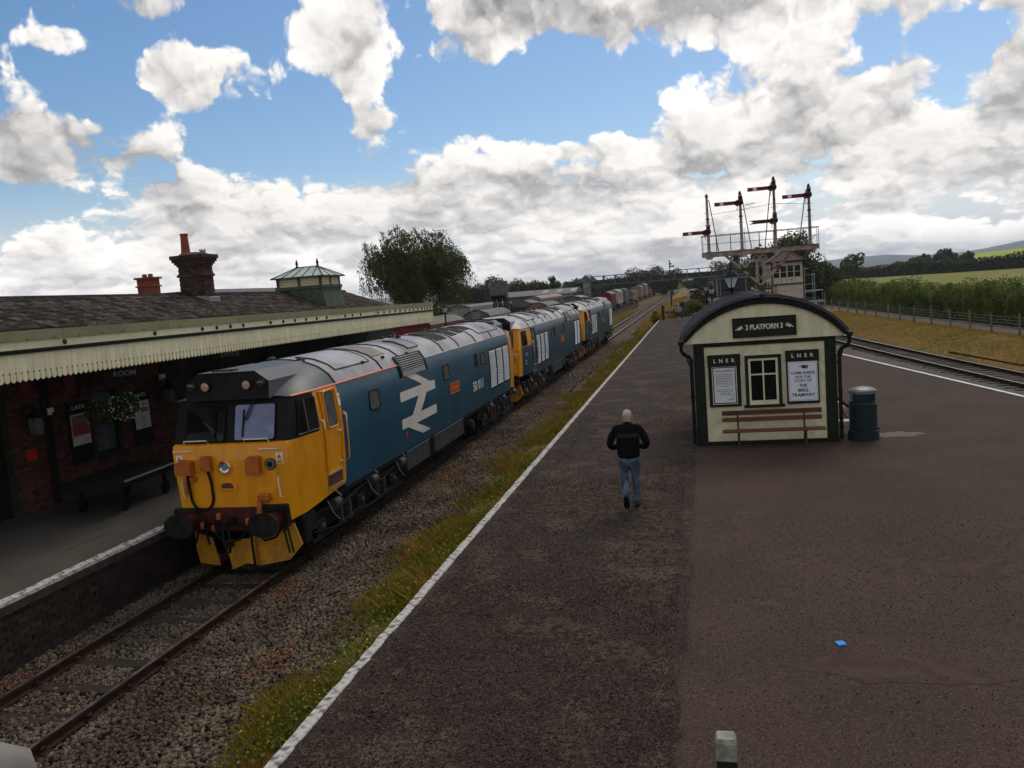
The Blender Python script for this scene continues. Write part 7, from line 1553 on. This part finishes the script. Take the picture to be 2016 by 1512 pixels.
for z in (.45, .95): q.bar((0, 0, z), (.68, 81, z), .04, .09)
q.build('rail', 'fencedark', t)
# ------------------------------------------------------------------ platform end: fence, shrubs
t = thing('platform_end_fence', 'dark fence of slanting pales closing the far end of the platform', 'fence', (-3.45, 86, 0)); q = MB(); q.box(-.14, .14, -.1, .1, -.05, 1.42); q.build('post', 'fencedark', t)
for k in range(13): q = MB(); q.bar((.2 + k * .20, 0, .85), (.75 + k * .20, 0, .02), .09, .025, up=(0, 1, 0)); q.build('pale', 'fencedark', t)
q = MB(); q.box(.1, 3.2, .02, .06, .62, .70); q.box(.1, 3.2, .02, .06, .18, .26); q.build('rail', 'fencedark', t)
t = thing('sloping_handrail', 'pale sloping handrail of brown timber left of the big lamp', 'handrail', (.2, 70, 0)); q = MB(); q.bar((-.55, 0, 2.62), (.35, 0, 1.7), .09); q.bar((.5, 0, 2.3), (3.4, 0, 2.25), .12); q.bar((2.6, 0, 2.62), (3.1, 0, 2.1), .08); q.build('rail', 'hutbrown', t); q = MB(); [q.box(x - .05, x + .05, -.05, .05, 0, 2.3) for x in (.5, 2.0, 3.3)]; q.build('post', 'hutbrown', t)
# ------------------------------------------------------------------ field fence on the right
t = thing('field_fence', 'post and wire fence along the path between dry grass and hedge', 'fence', (0, 0, 0)); y = 40.0; ys_ = []
q_ = random.Random(14); vs = []
for k in range(4): q = MB(); q.lathe([(.058, -.15), (.055, 1.16), (.045, 1.185), (.01, 1.19)], 9); vs.append(q.mesh('post', 'fencepost', 40))
while y < 112:
    o = obj('post', q_.choice(vs), t, (fence_x(y), y, -.50), (q_.uniform(-.03, .03), q_.uniform(-.035, .035), q_.uniform(0, 6))); ys_.append(y); y += q_.uniform(3.0, 3.7)
for z in (.98, .80, .62, .44, .26): q = MB(); q.tube([(fence_x(a) - .05, a, -.5 + z + (.02 if i % 2 else 0)) for i, a in enumerate(ys_)], .0075, 4, caps=False); q.build('wire', 'wire', t)
t = thing('spare_rail', 'rusty spare rail lying on the dry grass beside the right-hand track', 'rail', (0, 0, 0)); q = MB(); q.bar((12.95, 48.6, -1.03), (14.05, 40.0, -1.03), .07, .14); q.build('rail_length', 'railrust', t)
t = thing('marker_post', 'short rusty marker post in the dry grass beyond the right-hand track', 'post', (14.1, 52.0, -1.0)); q = MB(); q.box(-.09, .09, -.05, .05, 0, .40, b=.01); q.box(-.11, .11, -.06, .06, .34, .42, b=.01); q.build('stump', 'rust', t)
# ------------------------------------------------------------------ near things
t = thing('gate_post', 'green wooden post with worn pale cap at the bottom edge of the picture', 'post', (.03, 4.6, 0)); q = MB(); q.box(-.055, .055, -.055, .055, 0, 1.0, b=.006); q.build('post_foot', 'postpale', t); q = MB(); q.box(-.057, .057, -.057, .057, 1.0, 1.28, b=.006); q.build('post_shaft', 'postgreen', t); q = MB(); q.loft([[(a * s, b * s, z) for a, b in ((-.058, -.058), (.058, -.058), (.058, .058), (-.058, .058))] for s, z in ((1, 1.28), (1, 1.38), (.80, 1.405))], smooth=False, closed=True, caps=True); q.build('post_cap', 'postwhite', t)
t = thing('blue_scrap', 'small bright blue card lying on the red-brown tarmac', 'litter', (1.29, 8.97, .024), .3); q = MB(); q.box(-.045, .045, -.05, .05, 0, .022, b=.003); q.build('card', 'litter', t)
t = thing('bridge_handrail', 'pale grey rounded handrail end at the lower left corner', 'handrail', (-.650, .64, 3.562), 0)
q = MB(); q.tube([(-.5, -.36, .012), (-.12, -.10, .012), (-.04, -.045, .008), (-.012, -.02, -.010), (-.002, -.01, -.04)], [.045, .045, .042, .036, .02], 24); q.build('rail_end', 'rail_timber', t, sharp=0)
# ------------------------------------------------------------------ trees and hedges
def trunk_mesh(t, h, r, crown_r, n=5, seed=1, bark='trunk', lean=(0, 0)):
    q_ = random.Random(seed); q = MB()
    q.tube([(0, 0, -.2), (lean[0] * .2, lean[1] * .2, h * .2), (lean[0] * .6, lean[1] * .6, h * .5), (lean[0], lean[1], h * .85)], [r * 1.3, r, r * .7, r * .25], 8)
    for k in range(n):
        a = k * 2.4 + q_.uniform(-.4, .4); z = h * q_.uniform(.28, .62); L_ = crown_r * q_.uniform(.6, .95)
        p1 = (math.cos(a) * L_ * .45, math.sin(a) * L_ * .45, z + L_ * .35); p2 = (math.cos(a) * L_ * .9, math.sin(a) * L_ * .9, z + L_ * .75); q.tube([(0, 0, z), p1, p2], [r * .45, r * .3, r * .08], 5)
    q.build('trunk', bark, t)
def crown(h0, h1, rad, n, size, seed, lumps=16, flat=0.0, hollow=.55, core=True, sy=1.0):
    q_ = np.random.default_rng(seed); zc = (h0 + h1) / 2; hz = (h1 - h0) / 2
    d = q_.normal(size=(lumps, 3)); d /= np.linalg.norm(d, axis=1, keepdims=True); c = d * q_.uniform(.35, .78, (lumps, 1)) * np.array([rad, rad * sy, hz]); c[:, 2] += zc; lr = q_.uniform(.26, .48, lumps) * min(rad, hz * 1.3)
    def f(m):
        k = q_.integers(0, lumps, m); v = q_.normal(size=(m, 3)); v /= np.linalg.norm(v, axis=1, keepdims=True); r = q_.uniform(hollow, 1.06, (m, 1)) ** .8
        return c[k] + v * r * lr[k][:, None] * np.array([1, 1, .85])
    return cards(n, f, size, aspect=.75, flat=flat)
def tree(name, label, x, y, z, h, rad, n, size, mt, seed, group=None, h0=.18, lumps=26, cat='tree', sy=1.0, hollow=.5, lean=(0, 0)):
    t = thing(name, label, cat, (x, y, z), 0, group); trunk_mesh(t, h, max(.08, h * .028), rad, 6, seed, lean=lean)
    V, F = crown(h * h0, h, rad, n, size, seed, lumps, sy=sy, hollow=hollow); obj('crown', np_mesh('crown', V, F, mt), t); return t
def willow(label, x, y, z, h, rad, seed):
    t = thing('willow_tree', label, 'tree', (x, y, z)); trunk_mesh(t, h * .72, .38, rad * .7, 9, seed); q_ = np.random.default_rng(seed)
    V = []; F = []; cnt = 0
    ns = 3300; lumps = 34; d = q_.normal(size=(lumps, 3)); d[:, 2] = np.abs(d[:, 2]) * .9 - .15; d /= np.linalg.norm(d, axis=1, keepdims=True); c = d * q_.uniform(.25, .80, (lumps, 1)) * np.array([rad, rad, h * .46]); c[:, 2] += h * .50; lr = q_.uniform(.20, .34, lumps) * rad
    for i in range(ns):
        k = q_.integers(lumps); v = q_.normal(size=3); v /= np.linalg.norm(v); p = c[k] + v * lr[k] * q_.uniform(.5, 1.05); out = np.array([p[0], p[1], 0]); out /= max(.3, np.linalg.norm(out)); drop = q_.uniform(.8, 2.6) * (1.1 if p[2] < h * .6 else .75); wind = np.array([.85, .2, 0])
        m = int(9 + drop * 5)
        for j in range(m):
            s = j / m; pt = p + (out * .5 + wind) * s * drop * .42 + np.array([0, 0, .22 * s - drop * s * s * .8]); dr = (out * .3 + wind * .6) * (1 - s) * .6 + np.array([0, 0, -.35 - s]); dr /= np.linalg.norm(dr); dr += q_.normal(size=3) * .35; dr /= np.linalg.norm(dr); sd = np.cross(dr, q_.normal(size=3)); sd /= np.linalg.norm(sd); L_ = q_.uniform(.18, .36); w = .034
            jt = q_.normal(size=3) * .09; a = pt + jt
            V += [a - sd * w, a + dr * L_ * .5 - sd * w * 0 + sd * w * 1.2, a + dr * L_, a + dr * L_ * .5 - sd * w * 1.2]; F.append((cnt, cnt + 1, cnt + 2, cnt + 3)); cnt += 4
    obj('crown', np_mesh('crown', np.array(V), np.array(F), 'leafwillow'), t)
    return t
willow('big windswept willow behind the far end of the station canopy', -25.6, 76, -1.1, 13.6, 5.9, 5)
willow_low = tree('bush', 'dark rounded bush under the big willow', -28.0, 82, -1.1, 5.4, 3.2, 5200, .16, 'leaf', 41, h0=.0, cat='bush')
rt = random.Random(8)
k = 0
hedge_trees = [(-62, 214, 10.5, 6.5), (-56, 216, 9.8, 6), (-50.5, 212, 10.6, 6), (-45, 214, 9.6, 5.6), (-40.5, 216, 8.6, 5.2), (-36.5, 218, 10.4, 2.4), (-33, 216, 8.4, 2.2), (-29.5, 214, 8.8, 4.2), (-27.0, 215, 8.6, 3.8)]
names = ['first dark tree right of the willow behind the water tank', 'second dark tree right of the willow, above the water tank', 'dark tree just right of the water tank', 'dark tree above the left end of the barn roof', 'low dark tree above the barn roof left of the pointed one', 'pointed narrow tree above the barn', 'shorter pointed tree right of the narrow one', 'rounded tree above the barn skylights', 'last rounded tree before the gap left of the footbridge']
for (x, y, h, r), lb in zip(hedge_trees, names): k += 1; tree('field_tree', lb, x, y, -1.4, h * .88, r, 7000 if r > 3 else 3000, .20, 'leafdark', 100 + k, 'trees beyond the yard', h0=.06, sy=.8)
for i, (x, y, h, r, lb) in enumerate(((-36, 288, 9.8, 4.2, 'small dark tree above the roof of the footbridge tower'), (-31, 286, 9.4, 5.0, 'low dark tree right of the footbridge tower'), (-25, 285, 11.0, 5.5, 'dark tree behind the left part of the footbridge truss'), (-19.5, 282, 13.0, 5.2, 'tall round dark tree rising above the footbridge truss'), (-14, 284, 14.0, 6.2, 'tallest dark tree above the middle of the footbridge'), (-8.0, 288, 12.6, 5.4, 'dark tree at the right end of the group above the footbridge'))): tree('field_tree', lb, x, y, -1.4, h * .76, r, 7000, .20, 'leafdark', 200 + i, 'trees behind the footbridge', h0=.03, sy=.8)
for i, (x, y, h, r, m, lb) in enumerate(((-11, 300, 5.4, 4.0, 'leafdark', 'dark lineside tree under the footbridge left of the running line'), (1.5, 250, 6.8, 5.2, 'leafdark', 'dark lineside tree under the footbridge right of the running line'), (-4.0, 420, 4.6, 5.5, 'leaf', 'paler tree far along the line beneath the bridge'), (6.8, 232, 10.8, 3.6, 'leaf', 'loose grey-green tree above the dark shed'), (10.4, 236, 13.6, 2.6, 'leafdark', 'tall dark poplar left of the bracket signal mast'), (13.5, 228, 10.2, 3.2, 'leafdark', 'dark tree behind the bracket signal mast'), (3.0, 178, 3.6, 2.0, 'leaf', 'pale poplar bush beside the dark shed'))): tree('field_tree', lb, x, y, -1.2, h * .92, r, 4800, .18, m, 300 + i, 'trees along the line', h0=.04)
tree('oak_tree', 'large round dark tree behind the signal box', 11.0, 108, -.9, 9.3, 4.7, 30000, .145, 'leafdark', 51, h0=.12, lumps=60)
tree('field_tree', 'dark lower tree right of the signal box touching the big round one', 15.0, 112, -.9, 6.0, 3.0, 6500, .15, 'leafdark', 57, h0=.05)
tree('bare_tree', 'small open-branched tree standing alone left of the distant wood', 35.0, 205, -.6, 7.4, 3.6, 700, .28, 'leafdark', 52, h0=.25, lumps=9, hollow=.7)
for i, x in enumerate(np.linspace(76, 100, 9)): tree('wood_tree', ['leftmost', 'second', 'third', 'fourth', 'middle', 'sixth', 'seventh', 'eighth', 'rightmost'][i] + ' tree from the left in the dark wood on the right horizon', float(x), 355 + 6 * math.sin(i * 2.1), -.6, [4.2, 5.2, 6.0, 6.6, 7.4, 8.2, 8.5, 8.0, 7.0][i], 3.6, 1700, .42, 'leafdark', 400 + i, 'trees of the distant wood', h0=.0)
for i, (x, y, h, r, lb) in enumerate(((134, 372, 9.2, 3.4, 'rounded blue-green tree alone right of the distant wood'), (146, 262, 6.8, 1.6, 'small tree poking above the dark hedge near the right edge'), (168, 420, 12, 5.0, 'tree on the skyline at the right edge'), (28, 330, 6.2, 3.0, 'pointed dark tree in front of the blue hill left of the open-branched one'), (46, 360, 5.6, 8.0, 'low dark tree clump under the blue hill'))): tree('field_tree', lb, x, y, -.6, h, r, 1300, .4, 'leafdark', 450 + i, 'single trees in the far field', h0=.05)
def hedge(name, label, xf, y0, y1, step, w, h, n, size, mt, seed, base=-.55, cat='hedge', vary=.25):
    t = thing(name, label, cat, (0, 0, 0)); q_ = np.random.default_rng(seed)
    ph = q_.uniform(0, 6, 6)
    def hh(y): return h * (1 + vary * (.5 * np.sin(y * .35 + ph[0]) + .3 * np.sin(y * .9 + ph[1]) + .25 * np.sin(y * 2.3 + ph[2])))
    def f(m):
        # denser near the viewer
        u = q_.uniform(0, 1, m) ** 1.5; y = y0 + (y1 - y0) * u; a = q_.uniform(0, math.pi, m); r = q_.uniform(.62, 1.05, m) ** .6
        k = 1 + .18 * np.sin(y * 1.9 + ph[3]) + .12 * np.sin(y * 4.1 + ph[4] + a * 3)
        x = np.array([xf(v) for v in y]) + w / 2 - np.cos(a) * w / 2 * r * k; z = base + np.clip(np.sin(a) ** .55, 0, 1) * r * hh(y) * (.75 + .25 * k)
        lo = q_.uniform(0, 1, m) < .52; x = np.where(lo, np.array([xf(v) for v in y]) + q_.uniform(-.05, .35, m) - .18 * np.sin(y * 1.9 + ph[3]), x); z = np.where(lo, base + q_.uniform(.05, .95, m) * hh(y), z)
        return np.stack([x, y, z], 1)
    V, F = cards(n, f, size, aspect=.7); obj('foliage', np_mesh('foliage', V, F, mt), t)
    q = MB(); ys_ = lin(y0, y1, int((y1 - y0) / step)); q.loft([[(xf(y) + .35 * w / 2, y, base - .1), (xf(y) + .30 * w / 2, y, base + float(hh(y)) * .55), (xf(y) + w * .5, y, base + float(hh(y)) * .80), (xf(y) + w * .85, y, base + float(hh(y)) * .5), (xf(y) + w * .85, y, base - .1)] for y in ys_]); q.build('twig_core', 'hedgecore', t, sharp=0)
    return t
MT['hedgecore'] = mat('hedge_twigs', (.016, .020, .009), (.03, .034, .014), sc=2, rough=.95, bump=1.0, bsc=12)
hedge('hedge', 'broad ragged green hedge along the path behind the field fence', lambda y: fence_x(y) + 2.5, 36, 135, 1.0, 3.2, 2.55, 120000, .068, 'leafhedge', 21)
# tall shoots above the near hedge
t = thing('hedge_shoots', 'loose tall shoots standing up out of the broad green hedge', 'hedge shoots', (0, 0, 0)); q_ = np.random.default_rng(77)
def shoots(n):
    k = q_.integers(0, 60, n); yy = 38 + (k / 60.0) ** 1.4 * 70; xx = np.array([fence_x(v) for v in yy]) + 3.4 + np.sin(k * 5.1) * .9; s = q_.uniform(0, 1, n)
    return np.stack([xx + q_.normal(size=n) * .14 * (1.2 - s), yy + q_.normal(size=n) * .14 * (1.2 - s), 1.35 + s * (.5 + .55 * (np.sin(k * 12.7) * .5 + .5))], 1)
V, F = cards(7000, shoots, .055); obj('foliage', np_mesh('foliage', V, F, 'leafhedge'), t)
# dark field hedge across the back of the field
def cross_hedge(name, label, p0, p1, w, h, n, size, mt, seed, base=-.6):
    t = thing(name, label, 'hedge', (0, 0, 0)); q_ = np.random.default_rng(seed); p0, p1 = np.array(p0), np.array(p1); L_ = np.linalg.norm(p1 - p0)
    def f(m):
        u = q_.uniform(0, 1, m); d = p0 + (p1 - p0) * u[:, None]; s = u * L_; hh = h * (1 + .10 * np.sin(s * .22) + .07 * np.sin(s * .61 + 1) + .05 * np.sin(s * 1.7)); z = base + q_.uniform(0, 1, m) ** .7 * hh; return np.stack([d[:, 0] + q_.uniform(-w, w, m) * .5, d[:, 1] + q_.uniform(-w, w, m) * .5, z], 1)
    V, F = cards(n, f, size, aspect=.8); obj('foliage', np_mesh('foliage', V, F, mt), t); d = (p1 - p0) / L_; nx, ny = -d[1] * w * .3, d[0] * w * .3
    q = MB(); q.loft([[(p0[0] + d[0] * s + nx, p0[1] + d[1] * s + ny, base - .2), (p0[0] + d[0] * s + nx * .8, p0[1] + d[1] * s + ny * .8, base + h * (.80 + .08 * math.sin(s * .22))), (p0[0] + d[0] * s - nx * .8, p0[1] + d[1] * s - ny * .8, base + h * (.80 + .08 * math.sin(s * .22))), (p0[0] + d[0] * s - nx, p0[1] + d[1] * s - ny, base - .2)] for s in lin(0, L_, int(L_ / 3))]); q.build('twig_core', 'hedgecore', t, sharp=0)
cross_hedge('field_hedge', 'tall dark hedge along the far side of the pale field', (17, 330), (190, 205), 3.0, 4.0, 22000, .30, 'leafdark', 31)
cross_hedge('lineside_hedge', 'low scrub hedge along the left of the running line beyond the yard', (-19, 262), (-14, 420), 3, 3.2, 3500, .35, 'leafdark', 32, -1.2)
# purple-leaved and green shrubs at the platform end
def shrub(name, label, x, y, z, rad, h, n, size, mt, seed, cat='shrub', lumps=12, hollow=.3):
    t = thing(name, label, cat, (x, y, z)); q = MB(); q_ = random.Random(seed)
    for k in range(7): a = k * .9; q.tube([(0, 0, -.1), (math.cos(a) * rad * .3, math.sin(a) * rad * .3, h * .4), (math.cos(a) * rad * .6, math.sin(a) * rad * .6, h * .75)], [.03, .02, .008], 4)
    q.build('stems', 'trunk', t); V, F = crown(.05, h, rad, n, size, seed, lumps, hollow=hollow); obj('foliage', np_mesh('foliage', V, F, mt), t)
shrub('shrub', 'green bushy plant in front of the purple one behind the hut roof', -.35, 88.2, -.2, 1.35, 2.0, 3200, .085, 'leafhedge', 61)
shrub('purple_shrub', 'tall purple-brown seeding plant at the end of the platform', -.15, 90.5, -.2, 1.75, 3.0, 3000, .085, 'leafpurple', 62)
shrub('purple_shrub', 'lower purple-brown plant left of the green bush by the slanting fence', -1.75, 90, -.3, .8, 2.2, 1100, .075, 'leafpurple', 64)
shrub('shrub', 'yellow-green bush against the platform edge beside the slanting fence', -4.3, 85.2, -.9, .75, 1.9, 1700, .075, 'grass', 63)
# ------------------------------------------------------------------ ballast stones, grass, weeds
def stones(name, x0, x1, y0, y1, n, size, zf, seed, keep=None):
    q_ = np.random.default_rng(seed); P = np.stack([q_.uniform(x0, x1, n), q_.uniform(y0, y1, n)], 1)
    if keep is not None: P = P[keep(P[:, 0], P[:, 1])]
    n = len(P); C_ = np.array([(x, y, z) for z in (-1, 1) for y in (-1, 1) for x in (-1, 1)], float); fc = np.array([(0, 2, 3, 1), (4, 5, 7, 6), (0, 1, 5, 4), (2, 6, 7, 3), (0, 4, 6, 2), (1, 3, 7, 5)])
    V = C_[None] * q_.uniform(.45, 1.15, (n, 8, 3)); s = size * q_.uniform(.55, 1.35, (n, 1, 1)) * np.stack([q_.uniform(.7, 1.3, n), q_.uniform(.7, 1.3, n), q_.uniform(.5, .85, n)], 1)[:, None]; V *= s
    A = q_.normal(size=(n, 4)); A /= np.linalg.norm(A, axis=1, keepdims=True); w, x, y, z = A.T
    Rm = np.stack([1 - 2 * (y * y + z * z), 2 * (x * y - z * w), 2 * (x * z + y * w), 2 * (x * y + z * w), 1 - 2 * (x * x + z * z), 2 * (y * z - x * w), 2 * (x * z - y * w), 2 * (y * z + x * w), 1 - 2 * (x * x + y * y)], 1).reshape(-1, 3, 3)
    V = np.einsum('nij,nkj->nki', Rm, V); zz = zf(P[:, 0], P[:, 1]) + q_.uniform(-.3, .6, n) * size; V += np.concatenate([P, zz[:, None]], 1)[:, None]
    F = (fc[None] + (np.arange(n) * 8)[:, None, None]).reshape(-1, 4); return tag(obj(name, np_mesh(name, V.reshape(-1, 3), F, 'stone')), kind='stuff')
def vz(x): return -1.18 + .34 * np.clip((x + 6.1) / 1.9, 0, 1)
def clear_rails(x, y):
    d = np.abs(np.abs(x - XT) - .7525); ph = ((y - 4.0) % .80); sl = (ph < .11) | (ph > .69); return (d > .10) & ~(sl & (np.abs(x - XT) < .70) & (RNG.uniform(size=len(x)) < .80))
flat = lambda x, y: np.full(len(x), -1.112)
stones('ballast', -10.2, -5.3, 3.0, 16.5, 42000, .026, lambda x, y: np.maximum(-1.112 + .03 * (np.abs(x - XT) > 1.0), vz(x) + .012), 71, clear_rails)
stones('ballast', -7.9, -5.5, 16.5, 40, 28000, .028, lambda x, y: np.maximum(-1.10, vz(x) + .012), 72, lambda x, y: x > XT + .9)
stones('ballast', -7.9, -6.3, 40, 70, 9000, .045, lambda x, y: np.full(len(x), -1.10), 73, lambda x, y: x > XT + .9)
def blades(name, P, h, w, mt, seed, lean=.45):
    q_ = np.random.default_rng(seed); n = len(P); a = q_.uniform(0, 2 * math.pi, n); hh = (h if np.isscalar(h) else h) * q_.uniform(.45, 1.35, n); d = np.stack([np.cos(a), np.sin(a), np.zeros(n)], 1); L_ = q_.normal(size=(n, 2)) * lean
    tip = P + np.stack([L_[:, 0] * hh, L_[:, 1] * hh, hh], 1); mid = P + np.stack([L_[:, 0] * hh * .3, L_[:, 1] * hh * .3, hh * .55], 1)
    V = np.stack([P - d * w, P + d * w, mid + d * w * .7, tip], 1).reshape(-1, 3); F = np.arange(4 * n).reshape(-1, 4); return tag(obj(name, np_mesh(name, V, F, mt)), kind='stuff')
qg = np.random.default_rng(81)
def vz(x): return -1.18 + .34 * np.clip((x + 6.1) / 1.9, 0, 1)
def gstrip(y0, y1, n, dens):
    y = y0 + (y1 - y0) * qg.uniform(0, 1, n) ** 1.0; x = -3.98 - 2.55 * qg.uniform(0, 1, n) ** 1.25
    edge = -5.9 - .35 * np.sin(y * .55) - .25 * np.sin(y * 1.3 + 2) - (y > 18) * .25
    cl = np.sin(x * 2.3 + y * .9) + np.sin(y * 1.7 - x) + .8 * np.sin(y * .45 + 1)
    k = (x > edge + qg.normal(size=n) * .18) & (cl > -1.0 + qg.uniform(-.7, .7, n)) & (qg.uniform(0, 1, n) < np.clip((x - edge) / .9 + .25, 0, 1)); x, y = x[k], y[k]; return np.stack([x, y, vz(x)], 1), cl[k]
P, cl = gstrip(3.0, 20, 46000, 1); blades('grass', P, .17 + .10 * np.clip(cl, -1, 2) * .6, .006, 'grass', 1)
P, cl = gstrip(20, 42, 26000, 1); blades('grass', P, .19 + .08 * np.clip(cl, -1, 2) * .6, .010, 'grass', 2)
P, cl = gstrip(42, 84, 15000, 1); blades('grass', P, np.full(len(P), .24), .020, 'grass', 3)
# yellow-flowered weed in clumps
cy = np.array([8.3, 9.1, 10.4, 11.3, 12.4, 12.9, 14.6, 15.2, 17.4, 18.2, 20.5, 23.0, 24.2, 27.5, 30, 33.5, 38]); cx = -4.35 - .55 * (np.sin(cy * 3.1) * .5 + .5)
def weeds(n):
    k = qg.integers(0, len(cy), n); return np.stack([cx[k] + qg.normal(size=n) * .26, cy[k] + qg.normal(size=n) * .38, -.95 + .10 + np.abs(qg.normal(size=n)) * .10], 1)
V, F = cards(2600, weeds, .014); tag(obj('yellow_flowers', np_mesh('yellow_flowers', V, F, 'petaly')), kind='stuff')
V, F = cards(9000, lambda n: weeds(n) - np.array([0, 0, .05]), .022); tag(obj('weeds', np_mesh('weeds', V, F, 'leafhedge')), kind='stuff')
# low weeds and moss among the ballast
mc = np.stack([qg.uniform(-8.4, -6.2, 60), qg.uniform(5, 34, 60)], 1)
def moss(n):
    k = qg.integers(0, len(mc), n); return np.stack([mc[k, 0] + qg.normal(size=n) * .16, mc[k, 1] + qg.normal(size=n) * .22, -1.085 + np.abs(qg.normal(size=n)) * .022], 1)
V, F = cards(9000, moss, .016); tag(obj('moss', np_mesh('moss', V, F, 'tan')), kind='stuff')
mc = np.stack([qg.uniform(-7.6, -6.1, 26), qg.uniform(5, 26, 26)], 1); V, F = cards(2200, moss, .016); tag(obj('ballast_weeds', np_mesh('ballast_weeds', V, F, 'grass')), kind='stuff')
# dry grass on the bank to the right
n = 90000; yy = 26 + 64 * qg.uniform(0, 1, n) ** 1.1; xr = np.array([rtrack(v) for v in yy]) + 1.35; xl = np.array([fence_x(v) for v in yy]) + .25; u = qg.uniform(0, 1, n); xx = xr + (xl - xr) * u
tt = np.clip((xx - np.array([rtrack(v) for v in yy]) - 1.2) / 3.2, 0, 1); P = np.stack([xx, yy, -1.17 + .66 * tt * tt * (3 - 2 * tt)], 1); blades('dry_grass', P, np.full(n, .075), .011, 'drygrass', 5, lean=1.0)
n = 16000; yy = 84 + 110 * qg.uniform(0, 1, n); xx = qg.uniform(-6.4, -2.4, n); P = np.stack([xx, yy, -1.05 + (xx + 6.7) * .18], 1); blades('dry_grass', P, np.full(n, .35), .03, 'drygrass', 6)
n = 14000; yy = 60 + 90 * qg.uniform(0, 1, n); xx = qg.uniform(-12.2, -10.3, n); P = np.stack([xx, yy, np.full(n, -1.12)], 1); blades('rough_grass', P, np.full(n, .38), .03, 'drygrass', 7)
def scat(name, n, x0, x1, y0, y1, size, seed, z):
    o = stones(name, x0, x1, y0, y1, n, size, lambda x, y: np.full(len(x), z), seed); o.data.materials[0] = MT['chip']; return o
scat('loose_chippings', 24000, -3.7, -.42, 2.5, 11, .0075, 91, .001)
scat('loose_chippings', 9000, -3.7, -.42, 10, 17, .008, 92, .001)
scat('loose_chippings', 4000, -3.7, -.42, 15, 26, .008, 94, .001)
scat('fine_grit', 9000, -.3, 7.5, 3, 14, .0055, 93, .026)
# ------------------------------------------------------------------ the air
hz = MB(); hz.box(-7000, 7000, -60, 7600, -2.6, 112); hm = bpy.data.materials.new('haze'); hm.use_nodes = True; nt = hm.node_tree; nt.nodes.clear(); o_ = nt.nodes.new('ShaderNodeOutputMaterial'); pv = nt.nodes.new('ShaderNodeVolumePrincipled'); pv.inputs['Density'].default_value = .00013; pv.inputs['Color'].default_value = (.72, .82, 1.0, 1); pv.inputs['Anisotropy'].default_value = .2; nt.links.new(pv.outputs[0], o_.inputs['Volume'])
if HAZE: MT['haze'] = hm; hb = hz.build('haze', 'haze', sharp=0); hb['kind'] = 'stuff'
